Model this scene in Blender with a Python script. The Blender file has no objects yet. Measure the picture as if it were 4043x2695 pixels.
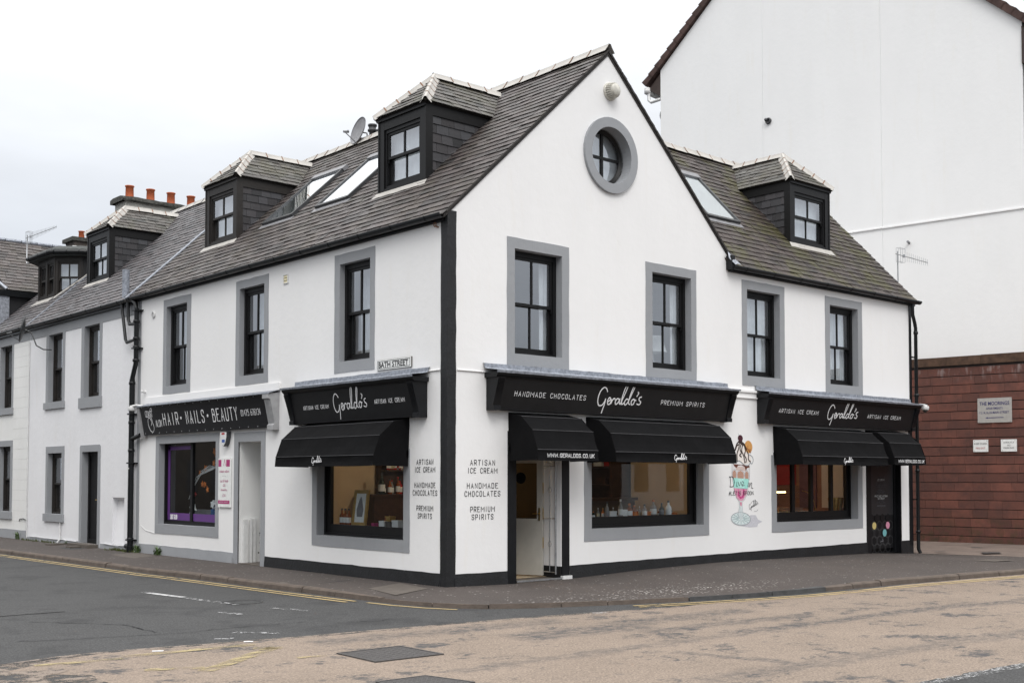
import bpy, bmesh, math, random
from mathutils import Vector, Matrix
from mathutils.geometry import tessellate_polygon
random.seed(11)
S = bpy.context.scene
COL = S.collection
rnd = random.uniform

# ------------------------------------------------------------------ camera, world, sun, exposure
cd = bpy.data.cameras.new('camera'); cam = bpy.data.objects.new('camera', cd); COL.objects.link(cam)
CAM_R = [(0.7479000, -0.6638112, 0.0006317), (0.0273151, 0.0298244, -0.9991819), (0.6632492, 0.7473053, 0.0404378)]
CAM_P = (-11.560455, -14.574894, 1.720592)
rt, dn, fw = [Vector(r) for r in CAM_R]
mw = Matrix.Identity(4)
for i in range(3):
    mw[i][0] = rt[i]; mw[i][1] = -dn[i]; mw[i][2] = -fw[i]; mw[i][3] = CAM_P[i]
cam.matrix_world = mw
cd.sensor_fit = 'HORIZONTAL'; cd.sensor_width = 36; cd.lens = 41.1595; cd.shift_y = 0.08684
cd.clip_start = 0.1; cd.clip_end = 4000
S.camera = cam
S.view_settings.view_transform = 'Standard'; S.view_settings.look = 'None'
S.view_settings.exposure = 0.0; S.view_settings.gamma = 1.0

SUN_EL, SUN_AZ = 48.0, 240.0     # the sun stands behind the camera, a little towards the main street
w = bpy.data.worlds.new('World'); S.world = w; w.use_nodes = True
nt = w.node_tree; nt.nodes.clear()
N = nt.nodes.new; LK = nt.links.new
out = N('ShaderNodeOutputWorld'); bg = N('ShaderNodeBackground'); LK(bg.outputs[0], out.inputs[0])
sky = N('ShaderNodeTexSky'); sky.sky_type = 'NISHITA'; sky.sun_disc = False
sky.sun_elevation = math.radians(SUN_EL); sky.sun_rotation = math.radians(150)
sc = N('ShaderNodeVectorMath'); sc.operation = 'SCALE'; LK(sky.outputs[0], sc.inputs[0]); sc.inputs['Scale'].default_value = 0.1
tc = N('ShaderNodeTexCoord'); sep = N('ShaderNodeSeparateXYZ'); LK(tc.outputs['Generated'], sep.inputs[0])
mp = N('ShaderNodeMapping'); mp.inputs['Scale'].default_value = (1.2, 1.2, 4.0); LK(tc.outputs['Generated'], mp.inputs[0])
nz = N('ShaderNodeTexNoise'); nz.inputs['Scale'].default_value = 2.2; nz.inputs['Detail'].default_value = 5; LK(mp.outputs[0], nz.inputs['Vector'])
cz = N('ShaderNodeClamp'); LK(sep.outputs['Z'], cz.inputs[0])
mq = N('ShaderNodeMath'); mq.operation = 'MULTIPLY_ADD'; LK(cz.outputs[0], mq.inputs[0]); mq.inputs[1].default_value = 2.2; mq.inputs[2].default_value = 0.42
m1 = N('ShaderNodeMath'); m1.operation = 'MULTIPLY_ADD'; LK(cz.outputs[0], m1.inputs[0]); LK(mq.outputs[0], m1.inputs[1]); m1.inputs[2].default_value = 0.70
m2 = N('ShaderNodeMath'); m2.operation = 'MULTIPLY_ADD'; LK(nz.outputs[0], m2.inputs[0]); m2.inputs[1].default_value = 0.70; m2.inputs[2].default_value = 0.66
m3 = N('ShaderNodeMath'); m3.operation = 'MULTIPLY'; LK(m1.outputs[0], m3.inputs[0]); LK(m2.outputs[0], m3.inputs[1])
cr = N('ShaderNodeValToRGB'); LK(cz.outputs[0], cr.inputs[0])
cr.color_ramp.elements[0].color = (0.90, 0.97, 1.08, 1); cr.color_ramp.elements[0].position = 0.0
cr.color_ramp.elements[1].color = (1.0, 1.0, 1.0, 1); cr.color_ramp.elements[1].position = 0.5
s2 = N('ShaderNodeVectorMath'); s2.operation = 'SCALE'; LK(cr.outputs[0], s2.inputs[0]); LK(m3.outputs[0], s2.inputs['Scale'])
mx = N('ShaderNodeMix'); mx.data_type = 'RGBA'; mx.inputs[0].default_value = 0.94
LK(sc.outputs[0], mx.inputs[6]); LK(s2.outputs[0], mx.inputs[7]); LK(mx.outputs[2], bg.inputs[0]); bg.inputs[1].default_value = 1.0
sl = bpy.data.lights.new('sun', 'SUN'); sun = bpy.data.objects.new('sun', sl); COL.objects.link(sun)
sl.energy = 1.15; sl.angle = math.radians(24); sl.color = (1.0, 0.975, 0.95)
a, e = math.radians(SUN_AZ), math.radians(SUN_EL)
sdir = Vector((math.cos(a) * math.cos(e), math.sin(a) * math.cos(e), math.sin(e)))
sun.rotation_euler = sdir.to_track_quat('Z', 'Y').to_euler(); sun.location = (-20, -30, 30)

# ------------------------------------------------------------------ materials
def nmat(name):
    m = bpy.data.materials.new(name); m.use_nodes = True
    return m, m.node_tree, m.node_tree.nodes['Principled BSDF']
def obco(t, scale=(1, 1, 1)):
    g = t.nodes.new('ShaderNodeNewGeometry'); mp = t.nodes.new('ShaderNodeMapping'); mp.inputs['Scale'].default_value = scale
    t.links.new(g.outputs['Position'], mp.inputs[0]); return mp.outputs[0]
def noise(t, vec, scale, detail=4, rough=.55):
    n = t.nodes.new('ShaderNodeTexNoise'); n.inputs['Scale'].default_value = scale; n.inputs['Detail'].default_value = detail
    n.inputs['Roughness'].default_value = rough; t.links.new(vec, n.inputs['Vector']); return n.outputs[0]
def ramp(t, fac, a, b, ca=(0, 0, 0, 1), cb=(1, 1, 1, 1)):
    r = t.nodes.new('ShaderNodeValToRGB'); r.color_ramp.elements[0].position = a; r.color_ramp.elements[1].position = b
    r.color_ramp.elements[0].color = ca; r.color_ramp.elements[1].color = cb; t.links.new(fac, r.inputs[0]); return r.outputs[0]
def mixc(t, fac, a, b, mode='MIX'):
    m = t.nodes.new('ShaderNodeMix'); m.data_type = 'RGBA'; m.blend_type = mode
    for v, i in ((fac, 0), (a, 6), (b, 7)):
        if isinstance(v, (int, float)): m.inputs[i].default_value = v
        elif isinstance(v, tuple): m.inputs[i].default_value = v if len(v) == 4 else v + (1,)
        else: t.links.new(v, m.inputs[i])
    return m.outputs[2]
def bump(t, p, h, strength=.3, dist=.01):
    b = t.nodes.new('ShaderNodeBump'); b.inputs['Strength'].default_value = strength; b.inputs['Distance'].default_value = dist
    t.links.new(h, b.inputs['Height']); t.links.new(b.outputs[0], p.inputs['Normal'])
def mth(t, op, a, b=None, clamp=False):
    m = t.nodes.new('ShaderNodeMath'); m.operation = op; m.use_clamp = clamp
    for v, i in ((a, 0), (b, 1)):
        if v is None: continue
        if isinstance(v, (int, float)): m.inputs[i].default_value = v
        else: t.links.new(v, m.inputs[i])
    return m.outputs[0]
def simple(name, col, rough=.6, var=.12, nscale=6., bstr=.15, bdist=.004, metal=0., spec=.5, fine=60.):
    m, t, p = nmat(name); co = obco(t)
    n1 = noise(t, co, nscale, 5); n2 = noise(t, co, fine, 3)
    dark = tuple(c * (1 - var) for c in col); lite = tuple(min(1, c * (1 + var)) for c in col)
    c = mixc(t, ramp(t, n1, .3, .7), dark, lite)
    t.links.new(c, p.inputs['Base Color']); p.inputs['Roughness'].default_value = rough
    p.inputs['Metallic'].default_value = metal; p.inputs['Specular IOR Level'].default_value = spec
    if bstr: bump(t, p, n2, bstr, bdist)
    return m
M = {}
def plaster(name, col, stain=.10, bstr=.35):
    m, t, p = nmat(name); co = obco(t)
    big = noise(t, obco(t, (1, 1, .45)), 1.1, 5, .6); mid = noise(t, co, 7, 4); fine = noise(t, co, 90, 3)
    streak = noise(t, obco(t, (2.6, 2.6, .35)), 1.6, 4, .6)
    c = mixc(t, ramp(t, big, .35, .72), tuple(x * (1 - stain * .55) for x in col), col)
    c = mixc(t, ramp(t, streak, .58, .9), c, tuple(x * (1 - stain * .8) * f for x, f in zip(col, (1, .985, .95))))
    spots = ramp(t, noise(t, co, 23, 2), .76, .80)
    c = mixc(t, mth(t, 'MULTIPLY', spots, .22), c, (.35, .33, .30))
    t.links.new(c, p.inputs['Base Color']); p.inputs['Roughness'].default_value = .78; p.inputs['Specular IOR Level'].default_value = .25
    h = mth(t, 'ADD', mth(t, 'MULTIPLY', mid, 1.6), mth(t, 'MULTIPLY', fine, .35)); h = mth(t, 'ADD', h, mth(t, 'MULTIPLY', big, 2.2))
    bump(t, p, h, bstr, .012)
    return m
M['white'] = plaster('white_render', (.83, .825, .82), .06, .22)
M['white_n'] = plaster('white_masonry_paint', (.80, .80, .815), .12)
M['white_f'] = plaster('cream_masonry_paint', (.80, .80, .785), .12)
M['joint'] = simple('faint_joint', (.60, .60, .585), .8, .1, 9, 0)
M['ventc'] = simple('weathered_vent_plastic', (.56, .54, .48), .5, .15, 14, .1)
M['white_a'] = plaster('roughcast_white', (.86, .86, .855), .06, .20)
M['grey'] = plaster('grey_margin_paint', (.315, .325, .34), .14, .4)
M['black'] = simple('black_gloss_paint', (.006, .0065, .008), .45, .3, 5, .25, .004, spec=.3)
M['blackp'] = simple('black_masonry_paint', (.007, .0075, .009), .6, .4, 7, .6, .010, fine=26)
M['blackm'] = simple('black_sign_paint', (.008, .008, .009), .5, .2, 5, .06, .002, spec=.3)
M['gutter'] = simple('black_plastic', (.006, .007, .008), .38, .2, 8, .05, .002, spec=.35)
M['frame'] = simple('black_window_paint', (.005, .005, .0055), .5, .2, 8, .05, .002, spec=.3)
M['frameb'] = simple('brown_black_timber', (.011, .008, .006), .6, .35, 12, .3, .004)
M['fabric'] = simple('black_awning_canvas', (.0058, .0058, .0064), .88, .18, 3, .5, .035, fine=2.6, spec=.10)
M['piping'] = simple('grey_seam_piping', (.07, .07, .075), .7, .1, 5, 0)
M['lead'] = simple('weathered_lead', (.27, .29, .33), .48, .35, 18, .4, .006, metal=.35)
M['leadb'] = simple('bright_lead', (.34, .36, .40), .5, .4, 20, .4, .008, metal=.3)
M['tile'] = simple('cream_ridge_tile', (.42, .40, .37), .6, .10, 5, .2, .006)
M['rust'] = simple('rusty_joint', (.20, .10, .055), .8, .3, 30, .2)
M['mortar'] = simple('dark_verge', (.035, .032, .030), .85, .3, 30, .5, .01)
M['metal'] = simple('galvanised_metal', (.42, .43, .44), .4, .2, 20, .1, .002, metal=.8)
M['dgrey'] = simple('dark_grey_plastic', (.045, .047, .05), .45, .2, 10, .05)
M['mgrey'] = simple('mid_grey_paint', (.20, .20, .21), .5, .15, 9, .1)
M['wplast'] = simple('white_plastic', (.70, .70, .69), .4, .08, 10, .04)
M['cream'] = simple('cream_plastic', (.66, .60, .40), .5, .1, 10, .1)
M['letter'] = simple('white_vinyl_lettering', (.78, .78, .79), .5, .03, 4, 0)
M['letterk'] = simple('black_vinyl_lettering', (.02, .02, .022), .5, .1, 4, 0)
M['letterg'] = simple('faint_grey_lettering', (.09, .09, .10), .6, .05, 4, 0)
M['signw'] = simple('white_sign_enamel', (.80, .81, .79), .35, .08, 14, .03)
M['terra'] = simple('terracotta', (.42, .10, .035), .75, .22, 9, .3)
M['pantile'] = simple('brown_concrete_tile', (.065, .036, .030), .85, .35, 5, .5, .01)
M['soffit'] = simple('dark_brown_soffit', (.045, .03, .025), .7, .2, 6, .1)
M['chim'] = plaster('stained_chimney_render', (.50, .49, .45), .5, .8)
M['chimcap'] = simple('mossy_cope', (.055, .055, .048), .9, .6, 14, .8, .012)
M['stonec'] = simple('dark_chimney_stone', (.07, .058, .05), .9, .4, 12, .6, .012)
M['door_w'] = simple('off_white_door', (.48, .46, .41), .5, .06, 5, .05)
M['brass'] = simple('brass', (.55, .38, .12), .3, .1, 10, 0, metal=1)
M['mauve'] = simple('mauve_poster', (.16, .09, .12), .7, .2, 6, 0)
M['purple'] = simple('purple_vinyl', (.11, .035, .19), .5, .05, 5, 0)
M['magenta'] = simple('magenta_print', (.40, .03, .16), .5, .05, 5, 0)
M['roomw'] = simple('room_wall', (.72, .70, .66), .8, .06, 2, 0)
M['roomb'] = simple('beige_shop_wall', (.62, .46, .28), .8, .08, 1.5, 0)
M['roomo'] = simple('orange_brown_wall', (.30, .17, .11), .8, .15, 1.5, 0)
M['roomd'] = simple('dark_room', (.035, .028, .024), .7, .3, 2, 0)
M['roomf'] = simple('floor_tiles', (.38, .30, .20), .5, .1, 3, 0)
M['wooddk'] = simple('dark_wood', (.045, .018, .010), .45, .3, 8, .1)
M['blind'] = simple('white_blind', (.78, .78, .77), .8, .04, 3, .1)
M['curtain'] = simple('net_curtain', (.80, .81, .82), .9, .1, 8, .2)
M['red'] = simple('red_print', (.36, .02, .02), .5, .1, 9, 0)
M['orange'] = simple('orange_leaf', (.55, .16, .03), .6, .2, 9, 0)
M['blue'] = simple('blue_cloth', (.03, .11, .28), .7, .2, 9, 0)
M['gold'] = simple('gilt', (.50, .32, .10), .4, .2, 12, .1, metal=.6)
M['kerb'] = simple('worn_kerb_stone', (.100, .078, .063), .85, .25, 5, .8, .012, fine=45)
M['kerbg'] = simple('grey_kerb_stone', (.055, .055, .055), .85, .3, 5, .8, .012, fine=45)
M['slab'] = simple('tan_concrete_slab', (.098, .083, .070), .85, .15, 6, .5, .006)
M['iron'] = simple('cast_iron_cover', (.075, .070, .068), .55, .3, 30, .7, .008, metal=.3)
M['blinds'] = M['blind']

def emis(name, col, s):
    m, t, p = nmat(name); p.inputs['Emission Color'].default_value = col + (1,); p.inputs['Emission Strength'].default_value = s
    p.inputs['Base Color'].default_value = col + (1,); return m
M['lit'] = emis('lit_tube', (1.0, .62, .22), 14)
M['lampw'] = emis('warm_ceiling_lamp', (1.0, .72, .42), 9)
def bottle_mat(name, col, alpha=.0):
    m, t, p = nmat(name); p.inputs['Base Color'].default_value = col + (1,); p.inputs['Roughness'].default_value = .08
    p.inputs['Transmission Weight'].default_value = alpha; p.inputs['IOR'].default_value = 1.3; return m
M['bglass'] = bottle_mat('dark_bottle_glass', (.01, .02, .012)); M['bamber'] = bottle_mat('amber_bottle_glass', (.22, .06, .015))
M['bclear'] = bottle_mat('clear_bottle_glass', (.50, .48, .46), .5); M['bred'] = bottle_mat('red_liqueur_glass', (.35, .02, .02))
def glass(name, tint=(.80, .84, .86), base=.07, boost=1.0):
    m, t, p = nmat(name); t.nodes.remove(p); o = t.nodes['Material Output']
    tr = t.nodes.new('ShaderNodeBsdfTransparent'); tr.inputs[0].default_value = tint + (1,)
    gl = t.nodes.new('ShaderNodeBsdfGlossy'); gl.inputs['Roughness'].default_value = .012; gl.inputs[0].default_value = (.95, .97, 1, 1)
    co = obco(t); nn = noise(t, co, 1.3, 2); b = t.nodes.new('ShaderNodeBump'); b.inputs['Strength'].default_value = .02; b.inputs['Distance'].default_value = .02
    t.links.new(nn, b.inputs['Height']); t.links.new(b.outputs[0], gl.inputs['Normal'])
    fr = t.nodes.new('ShaderNodeFresnel'); gg = t.nodes.new('ShaderNodeNewGeometry'); t.links.new(mth(t, 'SUBTRACT', 1.55, mth(t, 'MULTIPLY', gg.outputs['Backfacing'], 1.55 - 1 / 1.55)), fr.inputs[0])
    f = mth(t, 'ADD', mth(t, 'MULTIPLY', fr.outputs[0], boost), base, True)
    mx = t.nodes.new('ShaderNodeMixShader'); t.links.new(f, mx.inputs[0]); t.links.new(tr.outputs[0], mx.inputs[1]); t.links.new(gl.outputs[0], mx.inputs[2])
    t.links.new(mx.outputs[0], o.inputs[0]); return m
M['glass'] = glass('double_glazing', base=.20, boost=1.7)
M['glasss'] = glass('shop_glass', base=.01, boost=.9)
M['glassd'] = glass('dim_door_glass', (.22, .22, .20), base=.03, boost=1.0)  # dark tint stands in for a dim lobby behind the shop door
M['glassr'] = glass('rooflight_glass', (.75, .80, .80), base=.30, boost=1.6)

def slate(name, base, moss=.0, tintv=.35):
    m, t, p = nmat(name); at = t.nodes.new('ShaderNodeAttribute'); at.attribute_name = 'rnd'
    sp = t.nodes.new('ShaderNodeSeparateColor'); t.links.new(at.outputs['Color'], sp.inputs[0]); co = obco(t)
    c = mixc(t, sp.outputs[0], tuple(x * (1 - tintv) for x in base), tuple(x * (1 + tintv) for x in base))
    c = mixc(t, mth(t, 'MULTIPLY', sp.outputs[1], .5), c, (base[0] * 1.25, base[1] * .98, base[2] * .92))
    lich = ramp(t, noise(t, co, 16, 6, .7), .60, .75)
    c = mixc(t, mth(t, 'MULTIPLY', lich, .35), c, (.20, .195, .18) if base[0] > .04 else (.115, .11, .10))
    if moss:
        g = ramp(t, noise(t, co, 1.3, 6, .72), .47, .62)
        c = mixc(t, mth(t, 'MULTIPLY', g, moss), c, (.055, .052, .016) if base[0] > .04 else (.060, .056, .015))
    t.links.new(c, p.inputs['Base Color']); p.inputs['Specular IOR Level'].default_value = .45
    t.links.new(ramp(t, noise(t, co, 30, 3), .3, .7, (.42, .42, .42, 1), (.68, .68, .68, 1)), p.inputs['Roughness'])
    bump(t, p, noise(t, co, 38, 5, .7), .45, .008); return m
M['slate'] = slate('grey_slate', (.058, .051, .049), .20, .62)
M['slatem'] = slate('mossy_brown_slate', (.039, .031, .028), .85, .60)
M['slaten'] = slate('blue_grey_slate', (.088, .088, .093), .0, .34)
M['slated'] = slate('dormer_slate', (.056, .054, .048), .45, .6)
M['slatec'] = slate('cheek_slate', (.036, .037, .041), .0, .55)
def blockmat(name):
    m, t, p = nmat(name); at = t.nodes.new('ShaderNodeAttribute'); at.attribute_name = 'rnd'
    sp = t.nodes.new('ShaderNodeSeparateColor'); t.links.new(at.outputs['Color'], sp.inputs[0]); co = obco(t)
    c = mixc(t, sp.outputs[0], (.115, .045, .033), (.20, .074, .052))
    c = mixc(t, ramp(t, noise(t, co, 2.2, 5, .7), .40, .72), c, (.085, .040, .033))
    gz = t.nodes.new('ShaderNodeSeparateXYZ'); t.links.new(obco(t), gz.inputs[0])
    top = mth(t, 'MULTIPLY', ramp(t, mth(t, 'DIVIDE', gz.outputs[2], 5.), .86, .95), ramp(t, noise(t, obco(t, (3, 3, 1)), 2.2, 4), .52, .64))
    c = mixc(t, mth(t, 'MULTIPLY', top, .55), c, (.42, .37, .36))
    low = mth(t, 'MULTIPLY', ramp(t, gz.outputs[2], .1, .9, (1, 1, 1, 1), (0, 0, 0, 1)), ramp(t, noise(t, co, 5, 5), .45, .6))
    c = mixc(t, mth(t, 'MULTIPLY', low, .5), c, (.05, .048, .018))
    t.links.new(c, p.inputs['Base Color']); p.inputs['Roughness'].default_value = .8; bump(t, p, noise(t, co, 40, 5), .5, .008); return m
M['sandstone'] = blockmat('red_sandstone_block')
M['cope'] = simple('mossy_red_coping', (.075, .042, .026), .9, .5, 5, .7, .012)

def asphalt(name, base, speck=.5, wear=None, patch=None):
    m, t, p = nmat(name); co = obco(t)
    big = noise(t, co, .55, 5, .6); fine = noise(t, co, 42, 3, .8); mid = noise(t, co, 9, 5, .65)
    c = mixc(t, ramp(t, big, .3, .7), tuple(x * .86 for x in base), tuple(x * 1.12 for x in base))
    vo = t.nodes.new('ShaderNodeTexVoronoi'); vo.inputs['Scale'].default_value = 95; t.links.new(co, vo.inputs['Vector'])
    c = mixc(t, mth(t, 'MULTIPLY', ramp(t, fine, .46, .66), speck), c, tuple(x * 2.1 for x in base))
    c = mixc(t, mth(t, 'MULTIPLY', ramp(t, mid, .48, .62), .22), c, tuple(x * .55 for x in base))
    c = mixc(t, mth(t, 'MULTIPLY', ramp(t, fine, .30, .46, (1, 1, 1, 1), (0, 0, 0, 1)), speck), c, tuple(x * .35 for x in base))
    if wear:
        wn = noise(t, obco(t, (1.0, 1.25, 1)), 1.25, 10, .82)
        k = ramp(t, wn, .550, .590)
        line = None
        gx = t.nodes.new('ShaderNodeSeparateXYZ'); t.links.new(obco(t), gx.inputs[0]); nn = mth(t, 'MULTIPLY', mth(t, 'SUBTRACT', noise(t, co, 3.2, 6, .7), .5), .55)
        for (ax, ay, bx, by, wd, am) in ((-.22, -5.87, 5., -6.13, .16, 1.), (-4.4, -5.8, -.2, -5.95, .13, .6), (-1.96, -6.49, -1.64, -7.79, .10, .8), (4.87, -6.33, 9, -6.6, .14, .9),
                                     (-3.0, -7.71, 9.4, -8.6, .17, .55), (-2.2, -4.5, -.9, -4.6, .30, .9), (-.6, -4.35, 1.6, -4.45, .22, .8), (-.9, -5.1, 1.8, -5.35, .14, .8), (-4.3, -3.3, -1.2, -3.6, .22, .7)):
            L = math.hypot(bx - ax, by - ay); dx, dy = (bx - ax) / L, (by - ay) / L
            rx = mth(t, 'SUBTRACT', gx.outputs[0], ax); ry = mth(t, 'SUBTRACT', gx.outputs[1], ay)
            al = mth(t, 'ADD', mth(t, 'MULTIPLY', rx, dx), mth(t, 'MULTIPLY', ry, dy))
            ac = mth(t, 'ABSOLUTE', mth(t, 'ADD', mth(t, 'ADD', mth(t, 'MULTIPLY', rx, -dy), mth(t, 'MULTIPLY', ry, dx)), nn))
            over = mth(t, 'MAXIMUM', mth(t, 'MULTIPLY', al, -1.), mth(t, 'SUBTRACT', al, L))
            d = mth(t, 'MAXIMUM', ac, over)
            q = mth(t, 'MULTIPLY', ramp(t, d, wd * .6, wd * 1.5, (1, 1, 1, 1), (0, 0, 0, 1)), am)
            line = q if line is None else mth(t, 'MAXIMUM', line, q)
        k2 = mth(t, 'MULTIPLY', line, ramp(t, noise(t, obco(t, (1.6, 4.5, 1)), 3.4, 8, .85), .43, .52))
        k = mth(t, 'MAXIMUM', k, k2)
        k = mth(t, 'MULTIPLY', k, ramp(t, mid, .30, .55, (.35, .35, .35, 1), (1, 1, 1, 1)))
        c = mixc(t, mth(t, 'MULTIPLY', k, .95), c, wear)
    if patch:
        c = mixc(t, mth(t, 'MULTIPLY', ramp(t, noise(t, co, 1.1, 7, .75), .50, .62), .55), c, patch)
    t.links.new(c, p.inputs['Base Color']); p.inputs['Roughness'].default_value = .88; p.inputs['Specular IOR Level'].default_value = .3
    bump(t, p, mth(t, 'ADD', fine, mth(t, 'MULTIPLY', mid, .6)), .7, .010); return m
M['asphalt'] = asphalt('grey_asphalt', (.050, .050, .050), .95, None, (.026, .026, .027))
M['tan'] = asphalt('buff_antiskid_surface', (.205, .163, .130), .62, (.060, .060, .063))
M['coarse'] = asphalt('coarse_dark_asphalt', (.034, .034, .036), .8)
def pavemat():
    m, t, p = nmat('pavement_tarmac'); co = obco(t)
    base = (.052, .041, .036); fine = noise(t, co, 42, 3, .8); big = noise(t, co, .7, 5)
    c = mixc(t, ramp(t, big, .3, .7), tuple(x * .82 for x in base), tuple(x * 1.18 for x in base))
    c = mixc(t, mth(t, 'MULTIPLY', ramp(t, fine, .45, .7), .4), c, (.13, .115, .105))
    vo = t.nodes.new('ShaderNodeTexVoronoi'); vo.inputs['Scale'].default_value = 15; t.links.new(co, vo.inputs['Vector'])
    fl = ramp(t, vo.outputs['Distance'], .20, .30, (1, 1, 1, 1), (0, 0, 0, 1))
    gx = t.nodes.new('ShaderNodeSeparateXYZ'); t.links.new(obco(t), gx.inputs[0])
    # gritty chippings lie in a drift along the kerb of the main street
    cx = mth(t, 'DIVIDE', mth(t, 'SUBTRACT', gx.outputs[0], 2.6), 3.2); cy = mth(t, 'DIVIDE', mth(t, 'ADD', mth(t, 'ADD', gx.outputs[1], 2.05), mth(t, 'MULTIPLY', gx.outputs[0], .12)), .62)
    r2 = mth(t, 'ADD', mth(t, 'MULTIPLY', cx, cx), mth(t, 'MULTIPLY', cy, cy))
    dr = mth(t, 'MULTIPLY', ramp(t, r2, .1, 1.2, (1, 1, 1, 1), (.0, .0, .0, 1)), ramp(t, noise(t, co, 2.5, 4), .35, .55))
    sparse = ramp(t, noise(t, co, 9, 2), .60, .64)
    k = mth(t, 'MULTIPLY', fl, mth(t, 'MAXIMUM', dr, mth(t, 'MULTIPLY', sparse, .55)))
    c = mixc(t, mth(t, 'MULTIPLY', k, .9), c, (.60, .57, .53))
    t.links.new(c, p.inputs['Base Color']); p.inputs['Roughness'].default_value = .85; bump(t, p, fine, .6, .008); return m
M['pave'] = pavemat()
M['yard'] = simple('yard_paving', (.15, .115, .095), .88, .25, 1.6, .4, .006)
def paintmark(name, col, lo, hi, sx=(1, 1, 1)):
    m, t, p = nmat(name); o = t.nodes['Material Output']; tr = t.nodes.new('ShaderNodeBsdfTransparent')
    p.inputs['Base Color'].default_value = col + (1,); p.inputs['Roughness'].default_value = .7
    k = ramp(t, mth(t, 'ADD', mth(t, 'MULTIPLY', noise(t, obco(t, sx), 3.0, 8, .75), .75), mth(t, 'MULTIPLY', noise(t, obco(t), 60, 2), .25)), lo, hi)
    mx = t.nodes.new('ShaderNodeMixShader'); t.links.new(k, mx.inputs[0]); t.links.new(tr.outputs[0], mx.inputs[1]); t.links.new(p.outputs[0], mx.inputs[2])
    t.links.new(mx.outputs[0], o.inputs[0]); return m
M['yline'] = paintmark('worn_yellow_line', (.40, .30, .14), .37, .47)
M['yfaint'] = paintmark('faded_yellow_box', (.36, .29, .15), .44, .58, (1, 2.5, 1))
M['wline'] = paintmark('white_line', (.44, .44, .44), .43, .49)
M['wfaint'] = paintmark('worn_white_line', (.42, .42, .42), .51, .56, (3, 3, 1))
M['tanfringe'] = paintmark('broken_buff_edge', (.205, .163, .130), .47, .52, (1.6, 2.2, 1))
M['wspeck'] = paintmark('speckled_white_line', (.40, .40, .40), .50, .58, (9, 9, 1))
M['weed'] = simple('weed_leaf', (.075, .125, .035), .6, .4, 30, 0)
M['grass'] = simple('verge_grass', (.07, .085, .018), .7, .4, 20, 0)

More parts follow.
